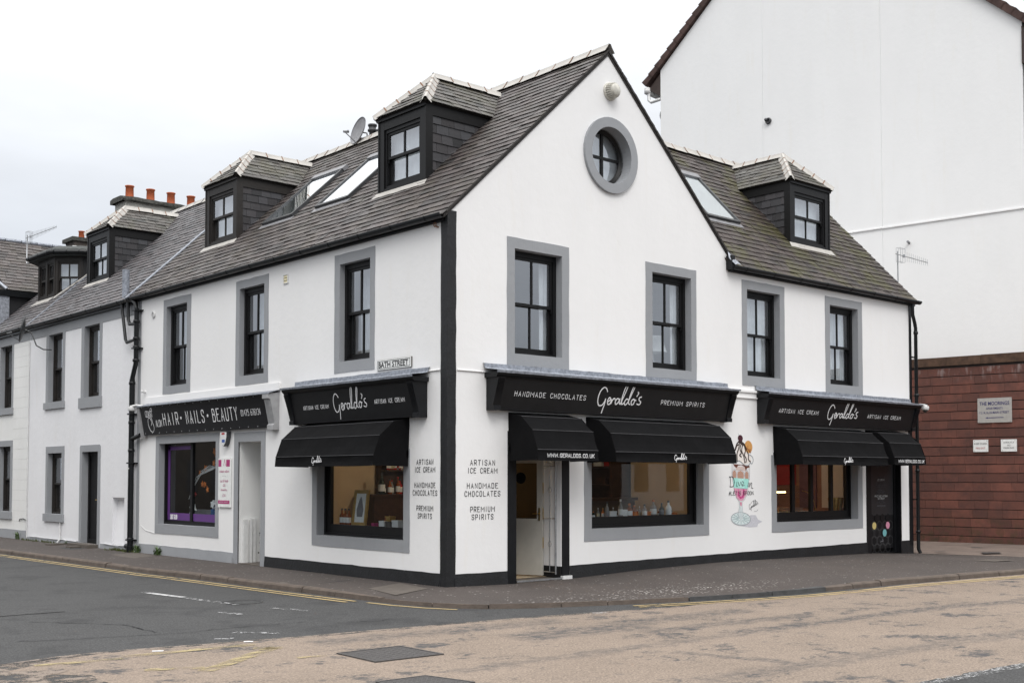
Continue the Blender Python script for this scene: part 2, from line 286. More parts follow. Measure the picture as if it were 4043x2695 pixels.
# ------------------------------------------------------------------ mesh helpers
FL = lambda u, w, z: (w, u, z)          # Bath Street front: u runs up the street, w goes into the building
FR = lambda u, w, z: (u, w, z)          # Main Street front: u runs along the street
WD = Vector((-0.12853, 0.99170, 0)); WQ = Vector((18.3, 1.4, 0)); WI = Vector((WD.y, -WD.x, 0))
FW = lambda s, w, z: tuple(WQ + WD * s + WI * w + Vector((0, 0, z)))
FWORLD = lambda x, y, z: (x, y, z)
def root_loc(o):
    while o.parent: o = o.parent
    return o.location
class MB:
    def __init__(s, smooth=False): s.v = []; s.f = []; s.c = []; s.smooth = smooth; s.usec = False; s.m = []
    def cut(s): s.m.append((len(s.v), len(s.f)))          # what follows is built as an object of its own
    def face(s, pts, col=None):
        b = len(s.v); s.v += [tuple(p) for p in pts]; s.f.append(tuple(range(b, b + len(pts)))); s.c.append(col or (.5, .5, .5))
        if col: s.usec = True
    def grid(s, rows, closed=False):
        b = len(s.v); n = len(rows[0])
        for r in rows: s.v += [tuple(p) for p in r]
        for i in range(len(rows) - 1):
            for j in range(n if closed else n - 1):
                k = (j + 1) % n; s.f.append((b + i * n + j, b + i * n + k, b + (i + 1) * n + k, b + (i + 1) * n + j)); s.c.append((.5, .5, .5))
    def cap(s, pts): s.face(pts)
    def box(s, F, u0, u1, w0, w1, z0, z1):
        p = [F(u, w, z) for z in (z0, z1) for (u, w) in ((u0, w0), (u1, w0), (u1, w1), (u0, w1))]
        b = len(s.v); s.v += p
        for f in ((0, 1, 2, 3), (4, 5, 6, 7), (0, 1, 5, 4), (1, 2, 6, 5), (2, 3, 7, 6), (3, 0, 4, 7)): s.f.append(tuple(b + i for i in f)); s.c.append((.5, .5, .5))
        return s
    def prism(s, F, prof, u0, u1, caps=True):        # prof: list of (w, z), extruded along u
        a = [F(u0, w, z) for w, z in prof]; b_ = [F(u1, w, z) for w, z in prof]; n = len(prof); b = len(s.v); s.v += a + b_
        for i in range(n): s.f.append((b + i, b + (i + 1) % n, b + n + (i + 1) % n, b + n + i)); s.c.append((.5, .5, .5))
        if caps: s.f.append(tuple(range(b, b + n))); s.f.append(tuple(range(b + n, b + 2 * n))); s.c += [(.5, .5, .5)] * 2
        return s
    def plate(s, F, poly, w0, w1):                    # poly: list of (u, z), extruded along w
        a = [F(u, w0, z) for u, z in poly]; c = [F(u, w1, z) for u, z in poly]; n = len(poly); b = len(s.v); s.v += a + c
        for i in range(n): s.f.append((b + i, b + (i + 1) % n, b + n + (i + 1) % n, b + n + i)); s.c.append((.5, .5, .5))
        s.f.append(tuple(range(b, b + n))); s.f.append(tuple(range(b + n, b + 2 * n))); s.c += [(.5, .5, .5)] * 2
        return s
    def tube(s, path, r, n=8, cap=True):
        path = [Vector(p) for p in path]; rings = []
        up0 = None
        for i, p in enumerate(path):
            d = (path[min(i + 1, len(path) - 1)] - path[max(i - 1, 0)]).normalized()
            ref = up0 if up0 is not None else (Vector((0, 0, 1)) if abs(d.z) < .9 else Vector((1, 0, 0)))
            x = d.cross(ref).normalized(); y = x.cross(d).normalized(); up0 = y
            rr = r[i] if isinstance(r, (list, tuple)) else r
            rings.append([p + x * math.cos(2 * math.pi * k / n) * rr + y * math.sin(2 * math.pi * k / n) * rr for k in range(n)])
        s.grid(rings, True)
        if cap: s.face(rings[0]); s.face(rings[-1])
        return s
    def lathe(s, org, axis, prof, n=20, cap=True):     # prof: list of (radius, distance along axis)
        org = Vector(org); ax = Vector(axis).normalized(); ref = Vector((0, 0, 1)) if abs(ax.z) < .9 else Vector((1, 0, 0))
        x = ax.cross(ref).normalized(); y = x.cross(ax)
        rings = [[org + ax * h + (x * math.cos(2 * math.pi * k / n) + y * math.sin(2 * math.pi * k / n)) * r for k in range(n)] for r, h in prof]
        s.grid(rings, True)
        if cap: s.face(rings[0]); s.face(rings[-1])
        return s
    def build(s, name, mat, parent=None, label=None, recalc=True):
        if s.m:
            cuts = [(0, 0)] + s.m + [(len(s.v), len(s.f))]; o = None
            for (v0, f0), (v1, f1) in zip(cuts, cuts[1:]):
                q = MB(s.smooth); q.v = s.v[v0:v1]; q.f = [tuple(i - v0 for i in f) for f in s.f[f0:f1]]; q.c = s.c[f0:f1]; q.usec = s.usec
                if q.f: o = q.build(name, mat, parent, label, recalc)
            return o
        me = bpy.data.meshes.new(name); off = root_loc(parent) if parent else Vector((0, 0, 0))
        me.from_pydata([tuple(Vector(p) - off) for p in s.v], [], s.f)
        if s.usec:
            ca = me.color_attributes.new('rnd', 'FLOAT_COLOR', 'CORNER'); i = 0
            for f, c in zip(s.f, s.c):
                for _ in f: ca.data[i].color = (c[0], c[1], c[2], 1); i += 1
        if recalc:
            bm = bmesh.new(); bm.from_mesh(me); bmesh.ops.recalc_face_normals(bm, faces=bm.faces); bm.to_mesh(me); bm.free()
        if s.smooth:
            for p in me.polygons: p.use_smooth = True
        me.materials.append(M[mat] if isinstance(mat, str) else mat)
        o = bpy.data.objects.new(name, me); COL.objects.link(o)
        if parent: o.parent = parent
        if label: o['label'] = label
        return o
def tag(o, label, cat, group=None):
    o['label'] = label; o['category'] = cat
    if group: o['group'] = group
    return o
def thing(name, label, cat, loc=(0, 0, 0), group=None):
    o = bpy.data.objects.new(name, None); COL.objects.link(o); o.location = loc; o.empty_display_size = .2
    bpy.context.view_layer.update(); return tag(o, label, cat, group)
def struct(o): o['kind'] = 'structure'; return o
def copy_thing(r, delta, label=None, group=None, scale=None):
    c = r.copy(); COL.objects.link(c); c.location = r.location + Vector(delta)
    if scale: c.scale = (scale, scale, scale)
    if label: c['label'] = label
    if group: c['group'] = group
    for ch in list(r.children):
        d = ch.copy(); COL.objects.link(d); d.parent = c
        for g in list(ch.children):
            k = g.copy(); COL.objects.link(k); k.parent = d
    return c
def wall_faces(mb, F, u0, u1, z0, z1, holes, w=0.):
    us = sorted({u0, u1} | {h[0] for h in holes} | {h[1] for h in holes}); zs = sorted({z0, z1} | {h[2] for h in holes} | {h[3] for h in holes})
    for i in range(len(us) - 1):
        for j in range(len(zs) - 1):
            cu, cz_ = (us[i] + us[i + 1]) / 2, (zs[j] + zs[j + 1]) / 2
            if cu < u0 or cu > u1 or cz_ < z0 or cz_ > z1: continue
            if any(h[0] < cu < h[1] and h[2] < cz_ < h[3] for h in holes): continue
            mb.face([F(us[i], w, zs[j]), F(us[i + 1], w, zs[j]), F(us[i + 1], w, zs[j + 1]), F(us[i], w, zs[j + 1])])
# slates as real overlapping slabs clipped to a convex polygon
def clip(poly, a, b, c):          # keep a*x+b*y<=c
    o = []
    for i in range(len(poly)):
        p, q = poly[i], poly[(i + 1) % len(poly)]; dp, dq = a * p[0] + b * p[1] - c, a * q[0] + b * q[1] - c
        if dp <= 0: o.append(p)
        if (dp < 0 < dq) or (dq < 0 < dp): t = dp / (dp - dq); o.append((p[0] + (q[0] - p[0]) * t, p[1] + (q[1] - p[1]) * t))
    return o
def slates(poly3, udir, mat, name, parent, expo=.175, width=.27, thick=.012, label=None, jit=.012, vdir=None):
    P = [Vector(p) for p in poly3]; U = Vector(udir).normalized()
    nrm = (P[1] - P[0]).cross(P[2] - P[0]).normalized()
    if nrm.z < -.01 or (abs(nrm.z) <= .01 and (nrm.dot(Vector((-1, -1, 0))) < 0)): nrm = -nrm
    Vd = nrm.cross(U).normalized()
    if Vd.z < 0: Vd = -Vd
    O = P[0]; q = [((p - O).dot(U), (p - O).dot(Vd)) for p in P]
    area = sum(q[i][0] * q[(i + 1) % len(q)][1] - q[(i + 1) % len(q)][0] * q[i][1] for i in range(len(q)))
    if area < 0: q = q[::-1]
    umin, umax = min(a[0] for a in q), max(a[0] for a in q); vmin, vmax = min(a[1] for a in q), max(a[1] for a in q)
    mb = MB(); rows = int((vmax - vmin) / expo) + 1
    for k in range(rows):
        v0 = vmin + k * expo; u = umin - rnd(0, width)
        while u < umax:
            wd = width * rnd(.72, 1.28); lo = v0 + rnd(-jit, jit) * .6; hi = v0 + expo + .05
            c = [(u + .003, lo + rnd(-.004, .004)), (u + wd - .003, lo + rnd(-.004, .004)), (u + wd - .003, hi), (u + .003, hi)]
            for i in range(len(q)):
                a_, b_ = q[i], q[(i + 1) % len(q)]; ex, ey = b_[0] - a_[0], b_[1] - a_[1]
                if k == 0 and False: pass
                c = clip(c, ey, -ex, ey * a_[0] - ex * a_[1])
                if len(c) < 3: break
            if len(c) >= 3:
                lift = rnd(0, .005); tw = rnd(-.006, .006)
                hh = lambda p: thick * 1.9 - (p[1] - lo) / (hi - lo) * thick * 1.7 + lift + tw * (p[0] - u) / wd
                top = [O + U * p[0] + Vd * p[1] + nrm * hh(p) for p in c]; bot = [O + U * p[0] + Vd * p[1] + nrm * (hh(p) - thick) for p in c]
                col = (random.random(), random.random(), random.random()); mb.face(top, col)
                for i in range(len(c)): mb.face([bot[i], bot[(i + 1) % len(c)], top[(i + 1) % len(c)], top[i]], col)
            u += wd
    return mb.build(name, mat, parent, label, recalc=False)
def rolltile(mb, mj, a, b, hw=.11, h=.05, seg=.45, up=Vector((0, 0, 1)), sag=.0):
    a, b = Vector(a), Vector(b); L = (b - a).length; d = (b - a) / L; n = max(1, round(L / seg)); side = d.cross(up).normalized(); upn = side.cross(d).normalized()
    dr = hw * .72
    for i in range(n):
        j = rnd(-.008, .008); p0 = a + d * (L * i / n + .003) + upn * (j + .004); p1 = a + d * (L * (i + 1) / n - .003) + upn * (j + .010)
        pr = [(-hw, -dr), (-hw * .45, -dr * .25 + h * .35), (-hw * .2, h), (hw * .2, h), (hw * .45, -dr * .25 + h * .35), (hw, -dr)]
        mb.grid([[p + side * x + upn * y for x, y in pr] for p in (p0, p1)])
        q0 = a + d * (L * (i + 1) / n - .012) + upn * (j + .012); q1 = q0 + d * .024
        if i < n - 1: mj.grid([[p + side * x * 1.03 + upn * (y + .004) for x, y in pr] for p in (q0, q1)])
# stroke lettering
GL = {'A': '00 39 60|13 53', 'B': '00 09|~09 49 58 55 45|05 45|~45 65 60 40 00', 'C': '~67 69 09 00 60 62', 'D': '00 09|~09 39 69 60 30 00', 'E': '69 09 00 60|05 45', 'F': '69 09 00|05 45',
      'G': '~67 69 09 00 60 64|64 34', 'H': '00 09|60 69|05 65', 'I': '30 39', 'K': '00 09|69 04|25 60', 'L': '09 00 60', 'M': '00 09 34 69 60', 'N': '00 09 60 69',
      'O': '~30 00 09 39 69 60 30', 'P': '00 09|~09 39 69 64 34 04', 'R': '00 09|~09 39 69 64 34 04|34 60', 'S': '~67 69 09 05 64 60 00 02', 'T': '09 69|39 30', 'U': '~09 00 30 60 69',
      'V': '09 30 69', 'W': '09 10 37 50 69', 'X': '00 69|09 60', 'Y': '09 35 69|35 30', '0': '~30 00 09 39 69 60 30', '1': '17 39 30', '2': '~07 09 69 65 00|00 60', '3': '~08 09 69 65 35|~35 65 60 00 01', '4': '40 49 03 63', '5': '69 09 06|~06 36 66 60 30 00', '6': '~59 29 04 00 30 60 65 05', '7': '09 69 20', '8': '~35 05 09 69 65 35 05 00 60 65 35', '9': '~64 04 09 69 65 60 10', '#': '10 39|40 69|03 63|16 66', '.': '30 31', "'": '39 27', '&': '~60 28 59 49 06 00 30 64', '@': '30 31'}
def chaikin(p, it=2):
    for _ in range(it):
        o = [p[0]]
        for i in range(len(p) - 1):
            a, b = p[i], p[i + 1]; o += [(a[0] * .75 + b[0] * .25, a[1] * .75 + b[1] * .25), (a[0] * .25 + b[0] * .75, a[1] * .25 + b[1] * .75)]
        p = o + [p[-1]]
    return p
def ribbon(mb, T, pts, wd, h=.0035):
    pts = [Vector(p) for p in pts]; L, R, C_ = [], [], []
    for i, p in enumerate(pts):
        d = (pts[min(i + 1, len(pts) - 1)] - pts[max(i - 1, 0)]); d = d.normalized() if d.length > 1e-9 else Vector((1, 0))
        n = Vector((-d.y, d.x)); k = 1.
        if 0 < i < len(pts) - 1:
            d1 = (pts[i] - pts[i - 1]).normalized(); k = min(1.6, 1 / max(.5, abs(n.dot(Vector((-d1.y, d1.x))))))
        e = d * wd * .35 * (-1 if i == 0 else (1 if i == len(pts) - 1 else 0)); q = p + e
        L.append(T(*(q + n * wd / 2 * k), .0)); R.append(T(*(q - n * wd / 2 * k), .0)); C_.append(T(q.x, q.y, h))
    mb.grid([L, C_, R])
def plane(o, r, u, n):
    o, r, u, n = Vector(o), Vector(r).normalized(), Vector(u).normalized(), Vector(n).normalized()
    return lambda a, b, h: tuple(o + r * a + u * b + n * h)
def caps(mb, T, txt, x0, x1, z0, h, wd, sp=.42, slant=0.):
    adv = []
    for c in txt: adv.append(.45 if c == ' ' else (.25 if c in "I.'" else (.82 if c in 'MW' else .55)))
    tot = sum(adv) + sp * .5 * (len(txt) - 1); k = (x1 - x0) / tot; x = x0
    for c, a_ in zip(txt, adv):
        if c != ' ':
            for st in GL[c].split('|'):
                sm = st[0] == '~'; pp = [((int(q[0]) / 6 if c not in "I.'" else .5) * a_ * k + x, z0 + int(q[1]) / 9 * h) for q in st.lstrip('~').split()]
                if sm: pp = chaikin(pp)
                pp = [(p[0] + slant * (p[1] - z0), p[1]) for p in pp]; ribbon(mb, T, pp, wd)
        x += (a_ + sp * .5) * k
SCR = [[(272, 200), (262, 182), (245, 172), (225, 188), (212, 225), (212, 270), (226, 298), (248, 296), (262, 276), (268, 256)], [(268, 252), (266, 290), (258, 335), (255, 350)],
       [(287, 272), (300, 264), (306, 252), (299, 243), (290, 250), (286, 270), (293, 290), (306, 287), (315, 262)], [(312, 255), (314, 285), (322, 260), (334, 248), (342, 256)],
       [(376, 256), (358, 250), (346, 272), (354, 290), (370, 275), (378, 252), (378, 280), (388, 288)], [(388, 288), (408, 225), (424, 160), (418, 143), (404, 180), (394, 245), (398, 288), (412, 282)],
       [(448, 258), (430, 252), (418, 278), (428, 294), (446, 272), (468, 205), (480, 162), (472, 155), (456, 215), (450, 275), (462, 290)],
       [(486, 252), (472, 266), (476, 292), (492, 286), (496, 262), (484, 252), (506, 262)], [(512, 202), (518, 212), (508, 232)], [(546, 236), (530, 244), (534, 262), (548, 274), (538, 292), (518, 286)]]
def catmull(p, n=5):
    o = []
    for i in range(len(p) - 1):
        p0, p1, p2, p3 = p[max(i - 1, 0)], p[i], p[i + 1], p[min(i + 2, len(p) - 1)]
        for k in range(n):
            t = k / n; o.append(tuple(.5 * (2 * p1[j] + (p2[j] - p0[j]) * t + (2 * p0[j] - 5 * p1[j] + 4 * p2[j] - p3[j]) * t * t + (3 * p1[j] - p0[j] - 3 * p2[j] + p3[j]) * t ** 3) for j in (0, 1)))
    return o + [p[-1]]
def script(mb, T, x0, x1, zb, zt, wd, rot=0.):
    kx = (x1 - x0) / 345.; kz = (zt - zb) / 205.
    for st in SCR:
        q = [((x - 205) * kx, (350 - y + .05 * (x - 205)) * kz) for x, y in st]
        q = [(x0 + a * math.cos(rot) - b * math.sin(rot), zb + a * math.sin(rot) + b * math.cos(rot)) for a, b in catmull(q)]
        ribbon(mb, T, q, wd)
def typeset(T, txt, x0, x1, z0, h, name, mat, parent, bold=0.0, lift=.003, label=None):
    cu = bpy.data.curves.new(name, 'FONT'); cu.body = txt; cu.offset = bold; cu.resolution_u = 3
    ob = bpy.data.objects.new('tmp', cu); me = bpy.data.meshes.new_from_object(ob)
    bpy.data.objects.remove(ob); xs = [v.co.x for v in me.vertices]; ys = [v.co.y for v in me.vertices]
    ax, bx, ay, by = min(xs), max(xs), min(ys), max(ys); off = root_loc(parent)
    for v in me.vertices: v.co = Vector(T(x0 + (v.co.x - ax) / (bx - ax) * (x1 - x0), z0 + (v.co.y - ay) / (by - ay) * h, lift)) - off
    me.materials.clear(); me.materials.append(M[mat]); o = bpy.data.objects.new(name, me); COL.objects.link(o); o.parent = parent
    if label: o['label'] = label
    return o
def rough_ring(F, u0, u1, z0, z1, iu0, iu1, iz0, iz1, proud=.010, depth=.16, name='surround', mat='grey', parent=None, jit=.006):
    mb = MB(); n = 7
    def loop(a, b, c, d, j):
        pts = []
        for (p, q) in (((a, c), (b, c)), ((b, c), (b, d)), ((b, d), (a, d)), ((a, d), (a, c))):
            for k in range(n):
                t = k / n; pts.append((p[0] + (q[0] - p[0]) * t + rnd(-j, j), p[1] + (q[1] - p[1]) * t + rnd(-j, j)))
        return pts
    o = loop(u0, u1, z0, z1, jit); i = loop(iu0, iu1, iz0, iz1, jit * .3)
    mb.grid([[F(u, .02, z) for u, z in o], [F(u, -proud, z) for u, z in o], [F(u, -proud, z) for u, z in i], [F(u, depth, z) for u, z in i]], True)
    return mb.build(name, mat, parent)
def pane(F, u0, u1, z0, z1, w, parent, mat='glass', name='pane'):
    mb = MB(); mb.face([F(u0, w, z0), F(u1, w, z0), F(u1, w, z1), F(u0, w, z1)]); return mb.build(name, mat, parent)
def ringbox(mb, F, u0, u1, z0, z1, t, w0, w1, tb=None, tt=None):
    tb = tb or t; tt = tt or t
    mb.box(F, u0, u0 + t, w0, w1, z0, z1); mb.box(F, u1 - t, u1, w0, w1, z0, z1)
    mb.box(F, u0 + t, u1 - t, w0, w1, z0, z0 + tb); mb.box(F, u0 + t, u1 - t, w0, w1, z1 - tt, z1)
def sash(F, u0, u1, z0, z1, w, parent, bw=.075, mat='frame', bars=True, name='window', gl='glass', split=.5):
    """A black sliding-sash window standing at depth w."""
    mb = MB(); ringbox(mb, F, u0, u1, z0, z1, bw, w, w + .16, .05, bw + .015)
    a, b, c, d = u0 + bw, u1 - bw, z0 + .05, z1 - bw - .015; mid = c + (d - c) * split
    ringbox(mb, F, a, b, mid - .02, d, .045, w + .022, w + .062, .05, .05)
    ringbox(mb, F, a + .002, b - .002, c, mid + .03, .048, w + .075, w + .115, .085, .045)
    um = (a + b) / 2
    if bars:
        mb.box(F, um - .016, um + .016, w + .026, w + .058, mid + .03, d - .05); mb.box(F, um - .016, um + .016, w + .079, w + .111, c + .085, mid - .015)
    for q in (a, b - .03): mb.box(F, q, q + .03, w + .024, w + .060, mid - .085, mid - .02)
    o = mb.build(name, mat, parent)
    p = MB(); p.face([F(a, w + .045, mid), F(b, w + .045, mid), F(b, w + .045, d), F(a, w + .045, d)])
    p.face([F(a, w + .095, c), F(b, w + .095, c), F(b, w + .095, mid), F(a, w + .095, mid)]); p.build('pane', gl, o)
    return o
def drape(F, u0, u1, z0, z1, w, parent, mat='curtain', amp=.018, name='curtain', k=55.):
    mb = MB(True); n = max(6, int((u1 - u0) * 50)); rows = []
    for j in range(5):
        z = z0 + (z1 - z0) * j / 4; rows.append([F(u0 + (u1 - u0) * i / n, w + amp * math.sin(i / n * (u1 - u0) * k + j * .2) + rnd(-.002, .002), z) for i in range(n + 1)])
    mb.grid(rows); return mb.build(name, mat, parent, recalc=False)

# ------------------------------------------------------------------ the ground, roads, pavement and kerb
def strip(name, a, b, mat, parent=None):
    mb = MB(); mb.grid([a, b]); return mb.build(name, mat, parent)
mb = MB(); mb.face([(-900, -900, -.128), (900, -900, -.128), (900, 900, -.128), (-900, 900, -.128)]); struct(mb.build('ground', 'coarse'))
mb = MB(); n = 24
for i in range(n):
    for j in range(n):
        x0, x1 = -60 + 120 * i / n, -60 + 120 * (i + 1) / n; y0, y1 = -40 + 100 * j / n, -40 + 100 * (j + 1) / n
        mb.face([(x0, y0, -.120), (x1, y0, -.120), (x1, y1, -.120), (x0, y1, -.120)])
struct(mb.build('road', 'asphalt'))
def jag(pts, step=.10, amp=.03):
    o = []
    for i in range(len(pts) - 1):
        a, b = Vector(pts[i]), Vector(pts[i + 1]); L = (b - a).length; k = max(1, min(160, int(L / step))); nn = Vector((-(b - a).y, (b - a).x)).normalized()
        for q in range(k): o.append(a + (b - a) * q / k + nn * rnd(-amp, amp))
    return o
poly = jag([(-7.72, -3.02), (-6.96, -2.52), (-6.34, -2.49), (-5.74, -2.60), (-5.07, -2.68), (-4.31, -2.80), (-3.87, -2.88), (-3.04, -2.93), (-2.2, -3.0), (-1.09, -3.15), (-.19, -3.33), (.54, -3.46), (1.47, -3.60), (2.2, -3.52), (4.2, -3.88), (5.2, -3.86), (7.0, -3.86), (9.2, -4.06), (10.8, -4.24), (14, -4.62), (20, -5.22), (45, -7.6)], .09, .012)
poly += jag([(45, -12.6), (.1, -9.16), (-1.7, -9.06), (-6.4, -8.8), (-7.4, -5.6), (-7.2, -3.72), (-7.5, -3.4), (-7.25, -3.25), (-7.72, -3.02)], .12, .035)
tris = tessellate_polygon([[Vector((p.x, p.y, 0)) for p in poly]]); mb = MB()
mb.v = [(p.x, p.y, -.1175) for p in poly]; mb.f = [tuple(t) for t in tris]; mb.c = [(.5, .5, .5)] * len(tris); struct(mb.build('road_buff_surface', 'tan'))

mb = MB()
fp = [(-9.6, -2.75), (-8.6, -2.70), (-7.72, -3.0), (-6.96, -2.52), (-6.34, -2.49), (-5.74, -2.60), (-5.07, -2.68), (-4.31, -2.80), (-3.04, -2.93), (-1.09, -3.15), (.54, -3.46), (1.47, -3.60)]
f2 = [(-9.6, -2.6), (-8.6, -2.50), (-7.70, -2.55), (-6.94, -2.36), (-6.34, -2.37), (-5.72, -2.48), (-5.05, -2.58), (-4.29, -2.70), (-3.02, -2.83), (-1.07, -3.05), (.56, -3.36), (1.49, -3.52)]
mb.grid([[(x, y, -.1172) for x, y in fp], [(x, y, -.1172) for x, y in f2]]); mb.grid([[(x, y, -.1172) for x, y in ((-9.6, -2.76), (-7.72, -3.02), (-7.2, -3.30), (-7.4, -3.45), (-7.2, -3.72), (-7.35, -5.6))], [(x, y, -.1172) for x, y in ((-9.6, -3.2), (-8.3, -3.5), (-7.9, -3.9), (-8.0, -4.2), (-7.9, -4.6), (-8.1, -6))]])
struct(mb.build('road_buff_edge', 'tanfringe'))
KP = [(-2.2, 60), (-1.95, 22), (-1.90, 15.3), (-1.84, 11.0), (-1.79, 8.75), (-1.76, 6.71), (-1.69, 6.05), (-1.62, 3.65), (-1.55, 1.8), (-1.51, .9), (-1.47, .1), (-1.39, -.69), (-1.26, -1.25), (-1.06, -1.68), (-.82, -1.98), (-.28, -2.33), (.3, -2.58), (.79, -2.76),
      (1.86, -3.1), (3.18, -3.41), (4.26, -3.60), (5.94, -3.72), (7.03, -3.78), (8.06, -3.91), (9.21, -4.03), (10.76, -4.22), (14, -4.6), (20, -5.2), (50, -8.1)]
def resample(pts, step):
    o = []
    for i in range(len(pts) - 1):
        a, b = Vector(pts[i]), Vector(pts[i + 1]); k = max(1, round((b - a).length / step))
        for q in range(k): o.append(a + (b - a) * q / k)
    return o + [Vector(pts[-1])]
kp = resample(KP, .25)
def knorm(i):
    d = (kp[min(i + 1, len(kp) - 1)] - kp[max(i - 1, 0)]).normalized(); return Vector((-d.y, d.x))     # towards the buildings
def KTf(x, y):
    if y > 1.5: return -.03
    if x < 4.0: return -.072 if y < -.2 else -.03 - .042 * (1.5 - y) / 1.7
    return -.072 + .042 * min(1, (x - 4.0) / 2.0)
def wallz(x):
    t = [(0, 0), (1.4, -.03), (2.65, -.02), (4.5, .04), (6.9, .075), (9.5, .05), (12.1, .02), (14.2, -.07), (16, -.08), (60, -.08)]
    for (a, za), (b, zb) in zip(t, t[1:]):
        if x <= b: return za + (zb - za) * max(0, (x - a)) / (b - a)
    return -.08
# kerb stones, each a little out of line with the next
mb = MB(); mg = MB(); i = 0; kerbw = .15
while i < len(kp) - 1:
    n_ = random.choice([3, 4, 4, 5]); j = min(i + n_, len(kp) - 1); far = abs(kp[i].y) > 24 or kp[i].x > 24
    dz, dn_ = rnd(-.008, .008), rnd(-.008, .008); rows = []
    for k in range(i, j + 1):
        nn = knorm(k); p = kp[k]; KT = KTf(p.x, p.y)
        if k == i: p = p + (kp[k + 1] - p).normalized() * .008
        if k == j: p = p + (kp[k - 1] - p).normalized() * .008
        a_ = lambda d, z: ((p + nn * (d + dn_)).x, (p + nn * (d + dn_)).y, z + dz + rnd(-.002, .002))
        rows.append([a_(.0, -.15), a_(.012, -.055), a_(.03, KT - .004), a_(.05, KT + .003), a_(kerbw, KT + .004), a_(kerbw, -.12)])
    x = kp[i].x; tgt = mg if (1.3 < x < 4.2 and kp[i].y < 0) else mb
    tgt.grid(rows); tgt.face(rows[0]); tgt.face(rows[-1]); i = j
struct(mb.build('kerb', 'kerb')); struct(mg.build('kerb_repair', 'kerbg'))
# the pavement: from the back of the kerb to the walls
inner = []; outer = []
for i, p in enumerate(kp):
    nn = knorm(i); q = p + nn * (kerbw - .01); outer.append((q.x, q.y, KTf(p.x, p.y) - .002))
    if q.y > .02 and q.x < 0: inner.append((.05, q.y, 0.0))
    else:
        # swing round the corner
        if q.x < .3: inner.append((.05, .05, 0.))
        else:
            f = max(0, q.x - .3) / 1. ; x = min(q.x, .3 + f * 1.0); inner.append((x, .05 if x < 14.1 else -.15 - (x - 14.1) * .1, wallz(x)))
mid = [((a[0] + b[0]) / 2, (a[1] + b[1]) / 2, a[2] * .5 + b[2] * .5 + .002) for a, b in zip(inner, outer)]
mb = MB(); mb.grid([outer, mid, inner]); struct(mb.build('pavement', 'pave'))
mb = MB(); mb.grid([[(14.18, -.12, -.062), (14.62, -2.1, -.050), (15.9, -5.2, -.045), (40, -9, -.045)], [(14.2, 3.5, -.02), (17.6, 2.2, -.004), (19.6, -2.2, .004), (43, -6, .004)], [(14.2, 8.5, -.02), (17.35, 8.5, .0), (19.8, -2.2, .004), (43, -5, .004)]])
struct(mb.build('yard', 'yard'))
mb = MB()
for (x, y, a, b) in ((15.1, -1.45, .38, .26), (16.85, -.2, .22, .16), (14.66, -.42, .10, .2)):
    mb.face([(x - a, y, -.018), (x, y - b, -.018), (x + a, y, -.018), (x, y + b, -.018)])
struct(mb.build('yard_drain_covers', 'iron'))
mb = MB(); mb.face([(12.1, -2.5, -.006), (12.75, -2.6, -.006), (12.92, -3.05, -.008), (12.2, -2.95, -.008)]); struct(mb.build('pavement_slab', 'slab'))
# slabs and patches let into the pavement
def pz(x, y=9.):
    k = KTf(x, y) - .002; m = k * .5 + .002; xo = -1.40
    return k + (x - xo) / (-.67 - xo) * (m - k) if x < -.67 else m + (x + .67) / .72 * -m
def inset(mb, q, dz=.0035, n=5):
    P = [Vector(p[:2]) for p in q]
    for i in range(n):
        for j in range(n):
            c = []
            for a, b in ((i, j), (i + 1, j), (i + 1, j + 1), (i, j + 1)):
                p = P[0].lerp(P[1], a / n).lerp(P[3].lerp(P[2], a / n), b / n); c.append((p.x, p.y, pz(p.x, p.y) + dz))
            mb.face(c)
mb = MB()
inset(mb, [(-.91, .85), (-.12, 1.08), (-.29, .1), (-1.06, -.1)], .005); mb.cut(); inset(mb, [(-.72, 11.3), (-.06, 11.36), (-.18, 10.1), (-.92, 9.8)]); mb.cut(); inset(mb, [(-1.52, 2.72), (-1.3, 2.80), (-1.32, 2.5), (-1.52, 2.48)]); struct(mb.build('pavement_slab', 'slab'))
mb = MB(); mb.box(FWORLD, -.28, .10, 13.75, 15.05, -.02, .078); mb.box(FWORLD, -.55, .02, 14.15, 14.45, -.02, .035); mb.box(FWORLD, -.5, .04, 15.65, 15.95, -.02, .032); o = mb.build('door_step', 'slab')
tag(o, 'low worn stone slabs at the foot of the dark house door', 'doorstep')
mb = MB(); inset(mb, [(-.72, 13.7), (-.32, 13.75), (-.32, 14.7), (-.66, 14.6)]); struct(mb.build('coal_hole_cover', 'asphalt'))
mb = MB()
for (x, y, a, b) in ((-1.05, 12.9, .05, .3), (-.95, 9.35, .04, .35), (-.8, 5.9, .35, .01), (-.7, 2.1, .3, .012)):
    inset(mb, [(x - a, y - b), (x + a, y - b), (x + a, y + b), (x - a, y + b)])
struct(mb.build('pavement_joints', 'coarse'))

